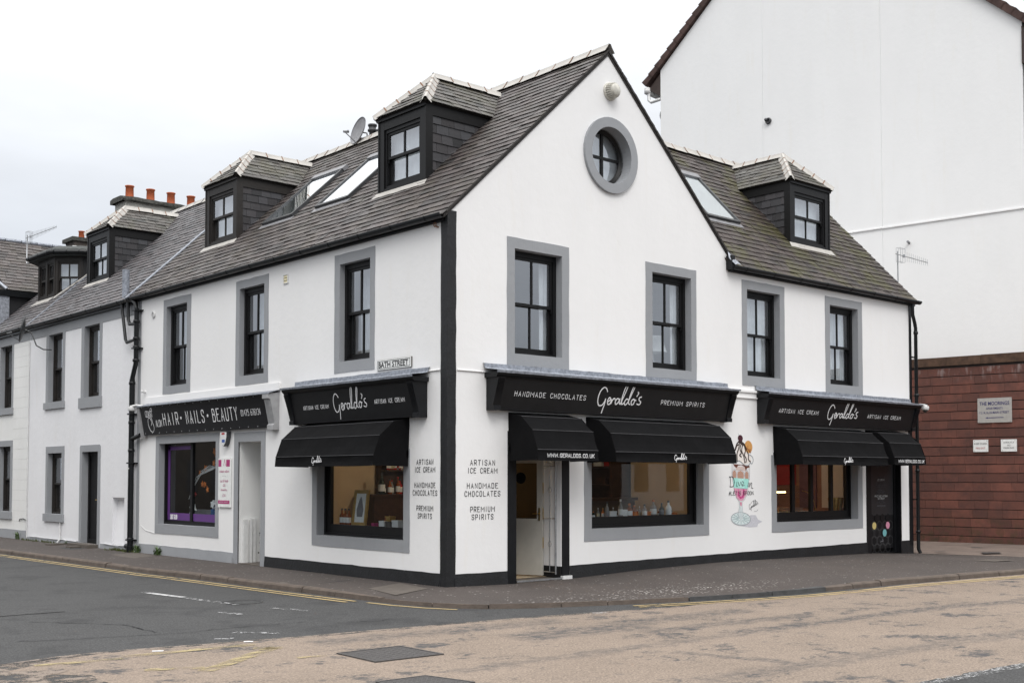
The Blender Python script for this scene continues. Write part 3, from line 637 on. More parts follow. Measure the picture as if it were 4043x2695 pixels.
# painted road markings
def offs(d0, d1, i0, i1, z=-.1125, wob=.006):
    a, b = [], []
    for i in range(i0, i1):
        nn = knorm(i); p = kp[i] - nn * (d0 + rnd(-wob, wob)); q = kp[i] - nn * (d1 + rnd(-wob, wob)); a.append((p.x, p.y, z)); b.append((q.x, q.y, z))
    return a, b
def near(x, y): return min(range(len(kp)), key=lambda i: (kp[i].x - x) ** 2 + (kp[i].y - y) ** 2)
i0, ic, i1, i2, i3 = near(-1.95, 40), near(-1.47, -.2), near(-1.0, -1.8), near(1.0, -2.85), near(45, -7.6)
lines = MB()
for d0, d1 in ((.16, .23), (.33, .40)):
    a, b = offs(d0, d1, i0, ic); lines.grid([a, b])
a, b = offs(.16, .23, ic, i1); lines.grid([a, b])
for d0, d1 in ((.20, .27), (.37, .44)):
    a, b = offs(d0, d1, i2, i3); lines.grid([a, b])
struct(lines.build('yellow_road_line', 'yline'))
mb = MB()
def quadline(mb, a, b, wd, z=-.112):
    a, b = Vector(a), Vector(b); nn = Vector((-(b - a).y, (b - a).x)).normalized() * wd / 2; mb.face([(a - nn).to_tuple() + (z,), (b - nn).to_tuple() + (z,), (b + nn).to_tuple() + (z,), (a + nn).to_tuple() + (z,)])
mb = MB(); quadline(mb, (-3.46, 3.5), (-3.33, 2.3), .13); struct(mb.build('white_road_dash', 'wline'))
mb = MB()
for a, b in (((-3.34, 2.2), (-3.22, .8)), ((-3.06, .1), (-2.84, -.55)), ((-3.86, .2), (-3.78, -.3)), ((-5.16, -2.25), (-5.0, -2.38)), ((-4.75, -1.9), (-4.3, -2.4)), ((-.2, -3.27), (.1, -3.4))): quadline(mb, a, b, .11)
struct(mb.build('worn_white_road_line', 'wfaint'))
mb = MB()
for k in range(12): quadline(mb, (-1.9 + .7 * k, -9.12 - .045 * k), (-1.2 + .7 * k, -9.165 - .045 * k), .16)
struct(mb.build('speckled_road_line', 'wspeck'))
mb = MB()
for a, b in (((-5.04, -2.70), (-4.95, -2.75)), ((-6.12, -2.70), (-6.02, -2.76))): quadline(mb, a, b, .06)
struct(mb.build('white_road_fleck', 'letter'))
mb = MB()
for a, b, wd in (((-7.4, -2.86), (-6.55, -2.98), .12), ((-6.5, -2.86), (-5.05, -2.95), .14), ((-5.2, -3.2), (-4.95, -3.4), .16), ((-5.0, -3.3), (-6.3, -4.25), .17), ((-6.7, -3.8), (-6.2, -4.05), .13), ((-5.2, -4.1), (-4.9, -4.2), .1)): quadline(mb, a, b, wd)
struct(mb.build('faded_yellow_box_marking', 'yfaint'))
mb = MB()
for pts in ([(-9.5, -2.3), (-7.6, -2.56), (-6.7, -2.52)], [(-6.9, -1.0), (-6.1, -1.3), (-5.3, -1.5), (-4.4, -1.48), (-3.6, -1.55)], [(-6.2, .8), (-5.4, -.3), (-5.42, -1.35)], [(-3.3, -1.9), (-2.7, -2.1), (-2.5, -1.95)]):
    q = resample(pts, .08); q = [p + Vector((rnd(-.03, .03), rnd(-.03, .03))) for p in q]
    for a, b in zip(q, q[1:]): quadline(mb, a, b, rnd(.008, .03), -.1115)
struct(mb.build('road_seam', 'coarse'))
mb = MB(); mb.face([(-6.5, 2.2, -.1135), (-5.5, 2.07, -.1135), (-5.4, 1.6, -.1135), (-6.6, 1.62, -.1135)]); struct(mb.build('road_patch', 'asphalt'))
# inspection covers
def cover(pts, label, ring=True):
    t = thing('manhole_cover', label, 'manhole cover', (sum(p[0] for p in pts) / 4, sum(p[1] for p in pts) / 4, -.112))
    c = Vector(t.location); P = [Vector((p[0], p[1], 0)) for p in pts]; g = lambda k, z: [tuple(Vector((c.x, c.y, 0)) + (p - Vector((c.x, c.y, 0))) * k + Vector((0, 0, z))) for p in P]
    mb = MB(); mb.grid([g(1.03, -.119), g(1.03, -.104), g(.95, -.104), g(.95, -.112)], True); mb.build('frame', 'iron', t)
    mb = MB(); mb.face(g(.945, -.108))
    for i in range(9):
        for j in range(9):
            u, v = (i + .5) / 9, (j + .5) / 9; q = P[0].lerp(P[1], u).lerp(P[3].lerp(P[2], u), v); q = Vector((c.x, c.y, 0)) + (q - Vector((c.x, c.y, 0))) * .9; s_ = .012
            mb.box(FWORLD, q.x - s_, q.x + s_, q.y - s_, q.y + s_, -.108, -.1065)
    mb.build('lid', 'iron', t)
cover([(-4.74, -4.15), (-3.94, -4.15), (-3.95, -4.91), (-4.77, -4.88)], 'square cast iron cover set in the buff road surface, wholly in view')
cover([(-5.43, -5.84), (-4.90, -5.86), (-4.78, -6.42), (-5.5, -6.5)], 'iron cover in the buff road cut by the bottom edge of the photo')
mb = MB(True); t = thing('manhole_cover', 'round worn cover in the grey asphalt beside the broken white line', 'manhole cover', (-2.98, 1.1, -.118))
mb.lathe((-2.98, 1.1, -.121), (0, 0, 1), [(.30, 0), (.30, .009), (.27, .009), (.27, .006), (.01, .006)], 32, False); mb.build('lid', 'asphalt', t)

# weeds along the foot of the walls
def weed(x, y, z, sc_, n, label, name='weed'):
    mb = MB()
    for k in range(n):
        a_ = rnd(0, 6.28); l = sc_ * rnd(.5, 1.15); r = rnd(.25, .9); b = Vector((x + rnd(-.05, .05) * sc_ / .2, y + rnd(-.08, .08) * sc_ / .2, z)); d = Vector((math.cos(a_), math.sin(a_), 0)); s_ = Vector((-d.y, d.x, 0)) * sc_ * .055
        p1 = b + d * l * r * .5 + Vector((0, 0, l * .6)); p2 = b + d * l * r * 1.1 + Vector((0, 0, l * rnd(.55, .95)))
        if p1.x > -.01: p1.x = -.01
        if p2.x > -.01: p2.x = -.01
        mb.face([b - s_ * .4, b + s_ * .4, p1 + s_, p1 - s_]); mb.face([p1 - s_, p1 + s_, p2])
    o = mb.build(name, 'weed', None, recalc=False); tag(o, label, 'weed', 'weeds along the foot of the walls')
weed(-.07, 10.30, 0, .24, 46, 'spiky green weed under the salon window by the grey plinth')
weed(-.06, 11.38, 0, .24, 34, 'weed growing beside the foot of the black downpipe')
weed(-.05, 19.30, 0, .24, 30, 'small weed at the foot of the farthest house wall')
weed(-.06, 15.75, 0, .12, 24, 'low weed between the house door and its ground floor window')
mb = MB()
for k in range(420):
    y = random.choice([rnd(11.6, 12.75), rnd(16.2, 18.9)]) if k % 4 else rnd(11.5, 12.9); x = -abs(random.gauss(0, .09)) - .01; h = rnd(.03, .08); a_ = rnd(0, 6.28); d = Vector((math.cos(a_), math.sin(a_), 0)) * .012
    mb.face([(x - d.x, y - d.y, 0), (x + d.x, y + d.y, 0), (x + rnd(-.03, .0), y + rnd(-.03, .03), h)])
o = mb.build('grass', 'grass', recalc=False); o['kind'] = 'stuff'; tag(o, 'short grass and moss along the foot of the house wall', 'grass')

# ------------------------------------------------------------------ the corner building
B = thing('corner_building', 'white rendered corner shop building with black trim, grey window margins and slate roof', 'building', (0, 0, 0))
zL = lambda w: 6.02 + .9375 * w
zR = lambda w: 6.10 + 1.04 * w
# upper windows: outer margin and opening (u0,u1,z0,z1)
UW_L = [((8.93, 10.27, 3.58, 5.71), (9.11, 10.11, 3.76, 5.54)), ((5.62, 6.92, 3.58, 5.71), (5.78, 6.77, 3.77, 5.54)), ((2.01, 3.27, 3.59, 5.72), (2.15, 3.10, 3.79, 5.54))]
UW_R = [((1.26, 2.70, 3.60, 5.75), (1.43, 2.53, 3.80, 5.57)), ((4.70, 6.16, 3.605, 5.75), (4.88, 6.005, 3.78, 5.58)), ((7.60, 9.05, 3.60, 5.745), (7.765, 8.885, 3.80, 5.565)), ((10.56, 12.03, 3.60, 5.72), (10.735, 11.855, 3.79, 5.54))]
SH_L = ((.98, 3.97, .49, 2.2), (1.15, 3.81, .68, 2.12))
SAL = ((7.58, 10.58, .48, 2.65), (7.72, 10.41, .69, 2.48))
DOOR_S = (5.85, 6.76, -.02, 2.44)
SH_G = ((3.07, 6.51, .61, 2.2), (3.25, 6.34, .82, 2.14)); SH_R = ((8.55, 11.97, .60, 2.2), (8.72, 11.78, .80, 2.14))
DOOR_G = (1.46, 2.52, -.05, 2.45); DOOR_R = (12.32, 13.58, -.06, 2.3)
mb = MB(); wall_faces(mb, FL, 0, 11.6, -.15, 6.05, [h[1] for h in UW_L] + [SH_L[1], SAL[1], DOOR_S])
xr = 14.12; GR = 7.24
wall_faces(mb, FR, 0, GR, -.15, 5.95, [UW_R[0][1], UW_R[1][1], SH_G[1], DOOR_G]); wall_faces(mb, FR, GR, xr, -.15, 6.05, [UW_R[2][1], UW_R[3][1], SH_R[1], DOOR_R])
ax = 3.70; az = 9.47; RC = (3.755, 7.565); ri = .515
ring = [Vector((RC[0] + ri * math.cos(2 * math.pi * k / 40), RC[1] + ri * math.sin(2 * math.pi * k / 40), 0)) for k in range(40)]
outer_ = [Vector((0, 5.95, 0)), Vector((GR, 5.95, 0)), Vector((GR, az - .945 * (GR - ax), 0)), Vector((ax, az, 0)), Vector((0, az - .937 * ax, 0))]
tr = tessellate_polygon([outer_, ring]); allv = outer_ + ring
for t_ in tr: mb.face([FR(allv[i].x, 0, allv[i].y) for i in t_])
mb.face([(xr, 0, -.15), (xr, 6.3, -.15), (xr, 6.3, 6.0), (xr, 3.15, 9.33), (xr, 0, 6.05)])
mb.build('wall', 'white', B)
# black masonry paint at the foot, the corner, round the doors and at the far end
mb = MB()
def rough_band(F, u0, u1, z0, z1, w=-.012, ztop=None, mb=mb, j=.006):
    n = max(2, int((u1 - u0) / .25)); up = [(u0 + (u1 - u0) * i / n, (z1 if ztop is None else z1 + (ztop - z1) * i / n) + rnd(-j, j)) for i in range(n + 1)]; dn_ = [(u, z0) for u, _ in up]
    bul = [rnd(-.004, .004) for _ in up]
    mb.grid([[F(u, w - .022 + b, z) for (u, z), b in zip(dn_, bul)], [F(u, w - .012 + b, z * .5 + z0 * .5) for (u, z), b in zip(up, bul)], [F(u, w, z) for u, z in up], [F(u, .03, z) for u, z in up]])
rough_band(FL, .155, 5.67, -.15, .20); mb.cut(); rough_band(FR, .15, 1.27, -.15, .19); mb.cut(); rough_band(FR, 2.70, 12.13, -.15, .21, ztop=.265); mb.cut(); rough_band(FR, 13.58, 14.12, -.15, .25)
mb.build('plinth', 'blackp', B)
mb = MB(); nq = 26
zs = [-.15 + (6.0 + .15) * i / nq for i in range(nq + 1)]
jl = [rnd(-.005, .005) for _ in zs]; jr = [rnd(-.006, .006) for _ in zs]
mb.grid([[FL(.155 + a_, .02, z) for z, a_ in zip(zs, jl)], [FL(.155 + a_, -.016, z) for z, a_ in zip(zs, jl)], [FL(-.014, -.016, z) for z in zs], [FR(.165 + a_, -.014, z) for z, a_ in zip(zs, jr)], [FR(.165 + a_, .02, z) for z, a_ in zip(zs, jr)]])
mb.build('corner_band', 'blackp', B)
mb = MB(); mb.box(FR, 1.275, 1.46, -.016, .12, -.15, 2.5); mb.cut(); mb.box(FR, 2.52, 2.695, -.016, .03, -.15, 2.5); mb.cut()
mb.box(FR, 12.13, 12.32, -.016, .20, -.15, 2.5); mb.cut(); mb.box(FR, 13.58, 13.62, -.016, .2, -.15, 2.5); mb.cut(); mb.box(FR, 13.99, 14.14, -.018, .05, -.15, 2.9); mb.cut(); mb.box(FR, 14.07, 14.16, -.020, .05, 3.5, 5.95)
mb.build('door_surround', 'black', B)
mb = MB(); rough_band(FL, 6.93, 11.57, -.12, .21, -.010, mb=mb); mb.cut(); mb.box(FL, 6.76, 6.93, -.014, .02, -.1, 2.63); mb.box(FL, 5.69, 5.85, -.014, .02, -.1, 2.63); mb.box(FL, 5.85, 6.76, -.014, .02, 2.44, 2.63); mb.cut()
mb.box(FL, 11.44, 11.60, -.006, .01, .2, 5.85)
mb.build('grey_plinth', 'grey', B)
# mouldings
mb = MB(); mb.box(FL, 5.13, 11.12, -.035, .02, 3.405, 3.545); mb.cut(); mb.box(FR, 7.08, 8.03, -.05, .02, 3.455, 3.50); mb.box(FR, 7.0, 8.07, -.02, .02, 3.36, 3.455); mb.box(FR, 6.98, 8.07, -.035, .02, 3.335, 3.36)
for F, a_, b_ in ((FL, .17, .52), (FR, .19, .80)): mb.cut(); mb.tube([F(a_, -.012, 3.45), F(b_, -.012, 3.45)], .013, 6)
mb.build('string_course', 'white', B)
# windows
def upper(F, o, i, parent, **k):
    dp = .14 if F is FR else .10; ob = sash(F, i[0], i[1], i[2], i[3], dp, parent, bars=k.pop('bars', True), **k)
    rough_ring(F, o[0], o[1], o[2], o[3], *i, parent=ob, depth=dp + .03); return ob
wl = [upper(FL, o, i, B) for o, i in UW_L]; wr = [upper(FR, o, i, B) for o, i in UW_R]
for k_, (o, i) in enumerate(UW_L): drape(FL, i[0] + .05, i[1] - .05, i[2], i[3] - .05, .42, wl[k_], 'curtain')
for k_ in (2, 3): drape(FR, UW_R[k_][1][0] + .02, UW_R[k_][1][1] - .02, 3.75, 5.55, .31, wr[k_], 'curtain')
for k_ in (0, 1): drape(FR, UW_R[k_][1][1] - .25, UW_R[k_][1][1] + .05, 3.75, 5.55, .31, wr[k_], 'curtain'); drape(FR, UW_R[k_][1][0] - .05, UW_R[k_][1][0] + .22, 3.75, 5.55, .31, wr[k_], 'curtain')
# round window in the gable
def circ(r, k, n=40, cx=RC[0], cz=RC[1]): return (cx + r * math.cos(2 * math.pi * k / n), cz + r * math.sin(2 * math.pi * k / n))
mb = MB(True); rr_ = lambda r, w_: [FR(circ(r, k)[0], w_, circ(r, k)[1]) for k in range(40)]
mb.grid([rr_(ri, .16), rr_(ri, .19), rr_(ri - .075, .19), rr_(ri - .075, .23)], True)
rw = mb.build('round_window', 'frame', B)
mb = MB(); mb.box(FR, RC[0] - .024, RC[0] + .024, .195, .24, RC[1] - .46, RC[1] + .46); mb.box(FR, RC[0] - .46, RC[0] - .024, .197, .238, RC[1] - .024, RC[1] + .024); mb.box(FR, RC[0] + .024, RC[0] + .46, .197, .238, RC[1] - .024, RC[1] + .024); mb.build('glazing_bar', 'frame', rw)
mb = MB(); mb.grid([rr_(.69, .02), rr_(.69, -.055), rr_(ri, -.055), rr_(ri, .20)], True); mb.build('surround', 'grey', rw)
mb = MB(); mb.face(rr_(.45, .225)); mb.build('pane', 'glass', rw)
mb = MB(); mb.face([FR(3.2, .35, 7.0), FR(4.3, .35, 7.0), FR(4.3, .35, 8.15), FR(3.2, .35, 8.15)]); mb.build('blind', 'curtain', rw)
# shop windows
def shopwin(F, o, i, parent, mull=(), fw_=.16, sill=.2, depth=.2, surround=True, mat='frame'):
    mb = MB(); ringbox(mb, F, i[0], i[1], i[2], i[3] + .2, .05, depth - .03, depth + .1, .05); ringbox(mb, F, i[0] + .05, i[1] - .05, i[2] + .05, i[3] + .15, fw_ - .05, depth, depth + .07, sill - .05)
    for m_ in mull: mb.box(F, m_ - .05, m_ + .05, depth + .002, depth + .065, i[2] + sill, i[3] + .1)
    ob = mb.build('shop_window', mat, parent)
    pane(F, i[0] + fw_, i[1] - fw_, i[2] + sill, i[3] + .08, depth + .035, ob, 'glasss')
    if surround: rough_ring(F, o[0], o[1], o[2], o[3] + .0, i[0], i[1], i[2], i[3], parent=ob, depth=depth, proud=.012)
    return ob
sl_ = shopwin(FL, *SH_L, B, depth=.18); sg = shopwin(FR, *SH_G, B); sr_ = shopwin(FR, *SH_R, B, (9.62, 10.3, 11.07), .14)
ss = shopwin(FL, *SAL, B, (9.15,), .06, .08, depth=.155)
# salon window vinyl and things shown inside it
mb = MB(); i = SAL[1]; mb.box(FL, 9.21, i[1] - .07, 0.1830, 0.1870, i[2] + .09, i[2] + .25); mb.box(FL, i[0] + .06, 9.09, 0.1830, 0.1870, i[2] + .09, i[2] + .25); mb.box(FL, i[1] - .17, i[1] - .06, 0.1840, 0.1880, i[2] + .2, i[3] - .05); mb.box(FL, 9.21, i[1] - .07, 0.1840, 0.1875, i[3] - .14, i[3] - .06)
mb.build('vinyl_border', 'purple', ss)
T = plane(FL(10.2, .181, .80), (0, -1, 0), (0, 0, 1), (-1, 0, 0)); mb = MB(); caps(mb, T, 'COAST SALON', 0, .34, 0, .10, .012, .3); T = plane(FL(8.0, .181, .80), (0, -1, 0), (0, 0, 1), (-1, 0, 0)); mb.build('vinyl_lettering', 'letter', ss)
typeset(T, '01475', 0, .19, 0, .10, 'vinyl_lettering', 'letter', ss)
# rooms behind the glass
def roombox(name, F, u0, u1, w0, w1, z0, z1, mat, floor, parent, front=False, side=False):
    mb = MB()
    mb.face([F(u0, w1, z0), F(u1, w1, z0), F(u1, w1, z1), F(u0, w1, z1)])
    if side: mb.face([F(u0, w0, z0), F(u0, w1, z0), F(u0, w1, z1), F(u0, w0, z1)])
    if front: mb.face([F(u0, w0, z0), F(u1, w0, z0), F(u1, w0, z1), F(u0, w0, z1)])
    mb.face([F(u1, w0, z0), F(u1, w1, z0), F(u1, w1, z1), F(u1, w0, z1)]); mb.face([F(u0, w0, z1), F(u1, w0, z1), F(u1, w1, z1), F(u0, w1, z1)])
    o = mb.build(name, mat, parent); m2_ = MB(); m2_.face([F(u0, w0, z0), F(u1, w0, z0), F(u1, w1, z0), F(u0, w1, z0)]); m2_.build('floor', floor, o); return o
r1 = roombox('shop_interior', FWORLD, .31, 7.55, .34, 4.7, .01, 2.74, 'roomb', 'roomf', B)
r2 = roombox('ice_cream_interior', FWORLD, 7.6, 13.2, .34, 4.2, .01, 2.74, 'roomo', 'roomf', B, side=True)
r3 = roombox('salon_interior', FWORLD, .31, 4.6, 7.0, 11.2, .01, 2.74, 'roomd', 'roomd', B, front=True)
r4 = roombox('upper_interior', FWORLD, .31, 13.8, .34, 5.2, 3.02, 5.9, 'roomw', 'roomf', B)
r5 = roombox('upper_back_interior', FWORLD, .31, 5.6, 5.25, 11.4, 3.02, 5.9, 'roomw', 'roomf', B, front=True)
# passage door beside the salon
mb = MB(); mb.face([FL(6.76, 0, -.02), FL(6.76, 1.5, .02), FL(6.76, 1.5, 2.44), FL(6.76, 0, 2.44)]); mb.face([FL(5.85, 0, -.02), FL(5.85, 1.5, .02), FL(5.85, 1.5, 2.44), FL(5.85, 0, 2.44)])
mb.face([FL(5.85, 0, 2.44), FL(6.76, 0, 2.44), FL(6.76, 1.5, 2.44), FL(5.85, 1.5, 2.44)]); mb.face([FL(5.85, 1.5, 0), FL(6.76, 1.5, 0), FL(6.76, 1.5, 2.44), FL(5.85, 1.5, 2.44)]); ps = mb.build('passage', 'white_f', B)
mb = MB(); mb.box(FL, 5.85, 6.76, .0, 1.5, -.1, .012); mb.build('floor', 'slab', ps)
mb = MB(); mb.box(FL, 5.9, 6.7, 1.44, 1.49, .02, 2.0); mb.build('door', 'mgrey', ps)
mb = MB(); mb.box(FL, 6.70, 6.755, .10, .19, .01, .88); mb.box(FL, 6.69, 6.755, .24, .29, .01, .90); mb.box(FL, 6.70, 6.755, .31, .38, .01, .89); mb.build('upright_board', 'wplast', ps)
mb = MB()
for k in range(20): y_, z_ = .46 + rnd(0, .20), .18 + rnd(0, .42); s_ = rnd(.005, .022); mb.plate(lambda u, w_, z: (u, w_, z), [(y_ - s_, z_), (y_ + s_ * .4, z_ - s_), (y_ + s_, z_ + s_ * .5), (y_, z_ + s_)], 6.752, 6.7575)
mb.build('flaked_paint', 'chimcap', ps)
# main shop entrance
mb = MB(); mb.box(FR, 1.46, 2.52, -.02, 1.2, -.1, .0); mb.box(FR, 1.46, 2.52, -.03, -.005, -.1, .012); st_ = mb.build('doorstep', 'slab', B)
mb = MB(); mb.box(FR, 1.46, 2.50, -.035, -.02, -.012, .016); mb.build('threshold', 'metal', st_)
mb = MB(); mb.box(FR, 2.505, 2.54, -.002, .46, .20, 2.5); en = mb.build('entrance_reveal', 'white', B)
mb = MB(); mb.box(FR, 2.495, 2.54, .004, .458, -.05, .20); mb.box(FR, 1.44, 1.47, .12, 1.2, -.05, 2.5); mb.build('base', 'blackp', en)
hd = Vector((2.405, .36, 0)); he = Vector((2.10, 1.16, 0)); ud = (he - hd).normalized(); nd = Vector((-ud.y, ud.x, 0))
FD = lambda u, w_, z: tuple(hd + ud * u + nd * -w_ + Vector((0, 0, z)))
mb = MB(); Ld = .86; ringbox(mb, FD, 0, Ld, .03, 2.1, .11, 0, .045, .98, .12); mb.box(FD, .11, Ld - .11, .012, .03, .03, 1.01); mb.box(FD, .11, Ld - .11, -.004, 0., .84, .87)
dr_ = mb.build('door', 'door_w', B); pane(FD, .11, Ld - .11, 1.01, 1.98, .022, dr_, 'glassd')
mb = MB(); mb.box(FD, .045, .075, -.012, -.001, .98, 1.2); mb.tube([FD(.06, -.005, 1.10), FD(.06, -.05, 1.10), FD(.17, -.05, 1.10)], .009, 6); mb.build('handle', 'brass', dr_)
mb = MB()
for z_ in (.5, 1.0, 1.45): mb.box(FD, -.004, -.001, .006, .038, z_, z_ + .19)
mb.build('latch', 'brass', dr_)
mb = MB(); mb.lathe(FD(.42, -.006, 1.72), tuple(-nd * -1.), [(.10, 0), (.10, .006), (.0, .007)], 16); mb.build('hanging_sign', 'black', dr_)
# folded wrought-iron gate
g = MB(True); FG = lambda u, w_, z: (2.485 + w_, .11 + u, z)
for (u_, r_) in ((0, .016), (.32, .012)): g.tube([FG(u_, 0, .06), FG(u_, 0, 2.35)], r_, 8)
g.tube([FG(.15, 0, .10), FG(.15, 0, 1.95)], .008, 6)
for z_ in (.09, 1.02, 1.93, 2.3): g.tube([FG(0, 0, z_), FG(.32, 0, z_)], .009, 6)
for z_ in (.58, 1.52):
    for k in range(4):
        g.tube([FG(.15 + .035 * math.sin(t_ / 8 * math.pi) * math.cos(k * 1.57 + t_ * .3), .035 * math.sin(t_ / 8 * math.pi) * math.sin(k * 1.57 + t_ * .3), z_ - .06 + .12 * t_ / 8) for t_ in range(9)], .004, 5)
for k in range(5): a_ = .35 + k * .35; g.tube([FG(.0, 0, 1.95), FG(.32 * math.sin(a_), 0, 1.95 + .35 * math.cos(a_))], .006, 5)
o = g.build('entrance_gate', 'metal', None); tag(o, 'folded wrought-iron gate of slim bars inside the open shop doorway', 'gate')
mb = MB(); mb.box(FR, 2.50, 2.72, -.06, .02, -.018, .04); o = mb.build('small_box', 'wplast'); tag(o, 'tiny white box lying at the right foot of the shop doorway', 'box')
# far right door, black with printed panel
mb = MB(); ringbox(mb, FR, 12.32, 13.58, -.02, 2.3, .09, .10, .2, .02); mb.box(FR, 12.42, 13.50, .13, .17, .09, 2.22); d2 = mb.build('door', 'black', B); mb = MB(); mb.box(FR, 12.25, 13.7, .22, .26, -.1, 2.6); mb.build('light_block', 'black', d2)  # unseen black box added behind the door, stops room light leaking under it
mb = MB(); mb.box(FR, 12.44, 13.48, .122, .13, .86, 2.2); mb.build('printed_panel', simple('charcoal_print', (.022, .023, .026), .4, .1, 5, 0), d2)
mb = MB(); hx = simple('hexagon_outline', (.050, .051, .054), .5, .05, 5, 0)
def hexpts(cx, cz, r): return [(cx + r * math.sin(math.pi / 3 * k), cz + r * math.cos(math.pi / 3 * k)) for k in range(6)]
fill = MB()
for row in range(5):
    for col in range(5):
        cx = 12.54 + col * .235 + (.117 if row % 2 else 0); cz = .80 - row * .175
        if cx > 13.45: continue
        h1, h0 = hexpts(cx, cz, .116), hexpts(cx, cz, .102); 
        if row: mb.grid([[FR(x, .1285, z) for x, z in h1], [FR(x, .1270, z) for x, z in h0]], True)
        else: fill.plate(FR, h0, .119, .1225)
mb.build('hexagon_pattern', hx, d2); fill.build('hexagon_row', 'black', d2)
for (cx, cz, cc) in ((12.66, .625, (.62, .50, .20)), (13.24, .625, (.62, .27, .38)), (13.10, .45, (.17, .42, .44))):
    m_, t_, p_ = nmat('round_sticker'); p_.inputs['Base Color'].default_value = cc + (1,); mb = MB(); mb.lathe(FR(cx, .124, cz), (0, -1, 0), [(.083, 0), (.083, .002)], 20); mb.build('sticker', m_, d2)
T = plane(FR(12.96, .1215, 0), (1, 0, 0), (0, 0, 1), (0, -1, 0)); mb = MB(); script(mb, T, -.19, .19, 1.93, 2.12, .008); script(mb, T, -.07, .09, .22, .31, .006); mb.build('lettering', 'letterg', d2)
mb = MB(); mf = MB()
for z_, t_, w_ in ((1.73, 'HOMEMADE', .17), (1.60, 'OUR FAMILY RECIPES', .21), (1.555, 'OF SMALL BATCHES', .21), (1.51, 'MAKING OUR OWN', .17), (1.43, 'INSPIRED BY', .12), (1.39, 'OUR FINE SHORES', .18), (1.35, 'WITH NEW FLAVOURS', .21), (1.18, 'WITH CARE', .10), (1.14, 'FOR MANY YEARS', .18)): caps(mb, T, t_.replace('Q', 'O'), -w_, w_, z_, .022, .0035, .3)
for z_, t_, w_ in ((1.66, 'ICE CREAM', .15), (1.285, 'HANDMADE ARTISAN', .28), (1.23, 'ICE CREAM', .14)): caps(mf, T, t_, -w_, w_, z_, .04, .008, .2, .25)
mb.build('small_lettering', 'letterg', d2); mf.build('lettering', simple('pale_grey_lettering', (.35, .35, .35), .5, .03, 4, 0), d2); mb = MB(); caps(mb, T, '#LETSSPOON', -.18, .18, 1.06, .035, .006, .3); mb.build('lettering', 'letterg', d2)

# roof of the Bath Street range and gable
yE = 12.1
def wl_(w_, y, dz=0): return (w_, y, zL(w_) + dz)
wr_ = 3.70; zr_ = zL(wr_)
slates([wl_(-.13, -.035), wl_(wr_, -.035), wl_(wr_, yE), wl_(-.13, yE)], (0, 1, 0), 'slate', 'roof', B)
mb = MB(); z2 = lambda x: zr_ - .945 * (x - wr_)
mb.plate(FR, [(-.10, zL(-.10) - .012), (wr_, zr_ - .012), (7.30, z2(7.30) - .012), (7.30, z2(7.30) - .07), (wr_, zr_ - .09), (-.10, zL(-.10) - .07)], -.02, yE - .01)
mb.build('roof_deck', 'mortar', B)
slates([(7.34, -.035, z2(7.34)), (wr_, -.035, zr_), (wr_, 3.2, zr_), (7.34, 3.2, z2(7.34))], (0, 1, 0), 'slate', 'roof', B)
# uneven slate edge showing along the gable verges
mb = MB()
for (p, q) in (((-.05, zL(-.05)), (wr_, zr_)), ((wr_, zr_), (7.26, z2(7.26)))):
    n = 30
    for k in range(n):
        a_, b_ = k / n, (k + .96) / n; x0, z0_ = p[0] + (q[0] - p[0]) * a_, p[1] + (q[1] - p[1]) * a_; x1, z1_ = p[0] + (q[0] - p[0]) * b_, p[1] + (q[1] - p[1]) * b_; o_ = rnd(0, .012)
        th_ = .012 if p[0] < 1 else .04; mb.plate(FR, [(x0, z0_ - th_ - .01 + o_), (x1, z1_ - th_ * .8), (x1, z1_ + .010), (x0, z0_ + .016)], -.040 - rnd(0, .010), .01)
mb.build('verge', 'mortar', B)
# roof of the Main Street wing
vr = 3.15; xe = 14.20
slates([(7.20, -.15, zR(-.15)), (xe, -.15, zR(-.15)), (xe, vr, zR(vr)), (4.15, vr, zR(vr))], (1, 0, 0), 'slatem', 'roof', B)
mb = MB(); mb.prism(FR, [(-.13, zR(-.13) - .012), (vr, zR(vr) - .012), (6.4, zR(-.1)), (6.4, zR(-.1) - .08), (vr, zR(vr) - .1), (-.13, zR(-.13) - .07)], 7.3, xe - .01); mb.build('roof_deck', 'mortar', B)
mb = MB(); mb.face([(4.0, vr, zR(vr) - .012), (7.35, vr, zR(vr) - .012), (7.35, .1, zR(.1) - .012)]); mb.build('roof_deck', 'mortar', B)
t1, j1 = MB(), MB()
rolltile(t1, j1, (wr_, 12.1, zr_ + .05), (wr_, -.06, zr_ + .05), .13, .055, .46); t1.cut(); j1.cut(); rolltile(t1, j1, (xe - .02, vr, zR(vr) + .05), (4.5, vr, zR(vr) + .05), .13, .055, .46)
t1.build('ridge', 'tile', B); j1.build('ridge_joint', 'rust', B)
# gutters and eaves boards
def gutter(F, u0, u1, wc, zc, r, name='gutter', parent=B, mat='gutter', brackets=True, board=True):
    mb = MB(); pr = [(wc - r, zc + .012)] + [(wc + r * math.cos(math.pi + math.pi * k / 8), zc + r * math.sin(math.pi + math.pi * k / 8)) for k in range(9)] + [(wc + r, zc + .012), (wc + r - .008, zc + .012)] + [(wc + (r - .008) * math.cos(-math.pi * k / 8), zc + (r - .008) * math.sin(-math.pi * k / 8)) for k in range(9)] + [(wc - r + .008, zc + .012)]
    mb.prism(F, pr, u0, u1)
    if board: mb.box(F, u0 + .03, u1 - .03, -.035, .01, zc - r - .03, zc + .05)
    k = u0 + .4
    while brackets and k < u1:
        mb.prism(F, [(wc - r * 1.1, zc + .014)] + [(wc + r * 1.12 * math.cos(math.pi + math.pi * q / 6), zc + r * 1.12 * math.sin(math.pi + math.pi * q / 6)) for q in range(7)], k, k + .025); k += .95
    return mb.build(name, mat, parent)
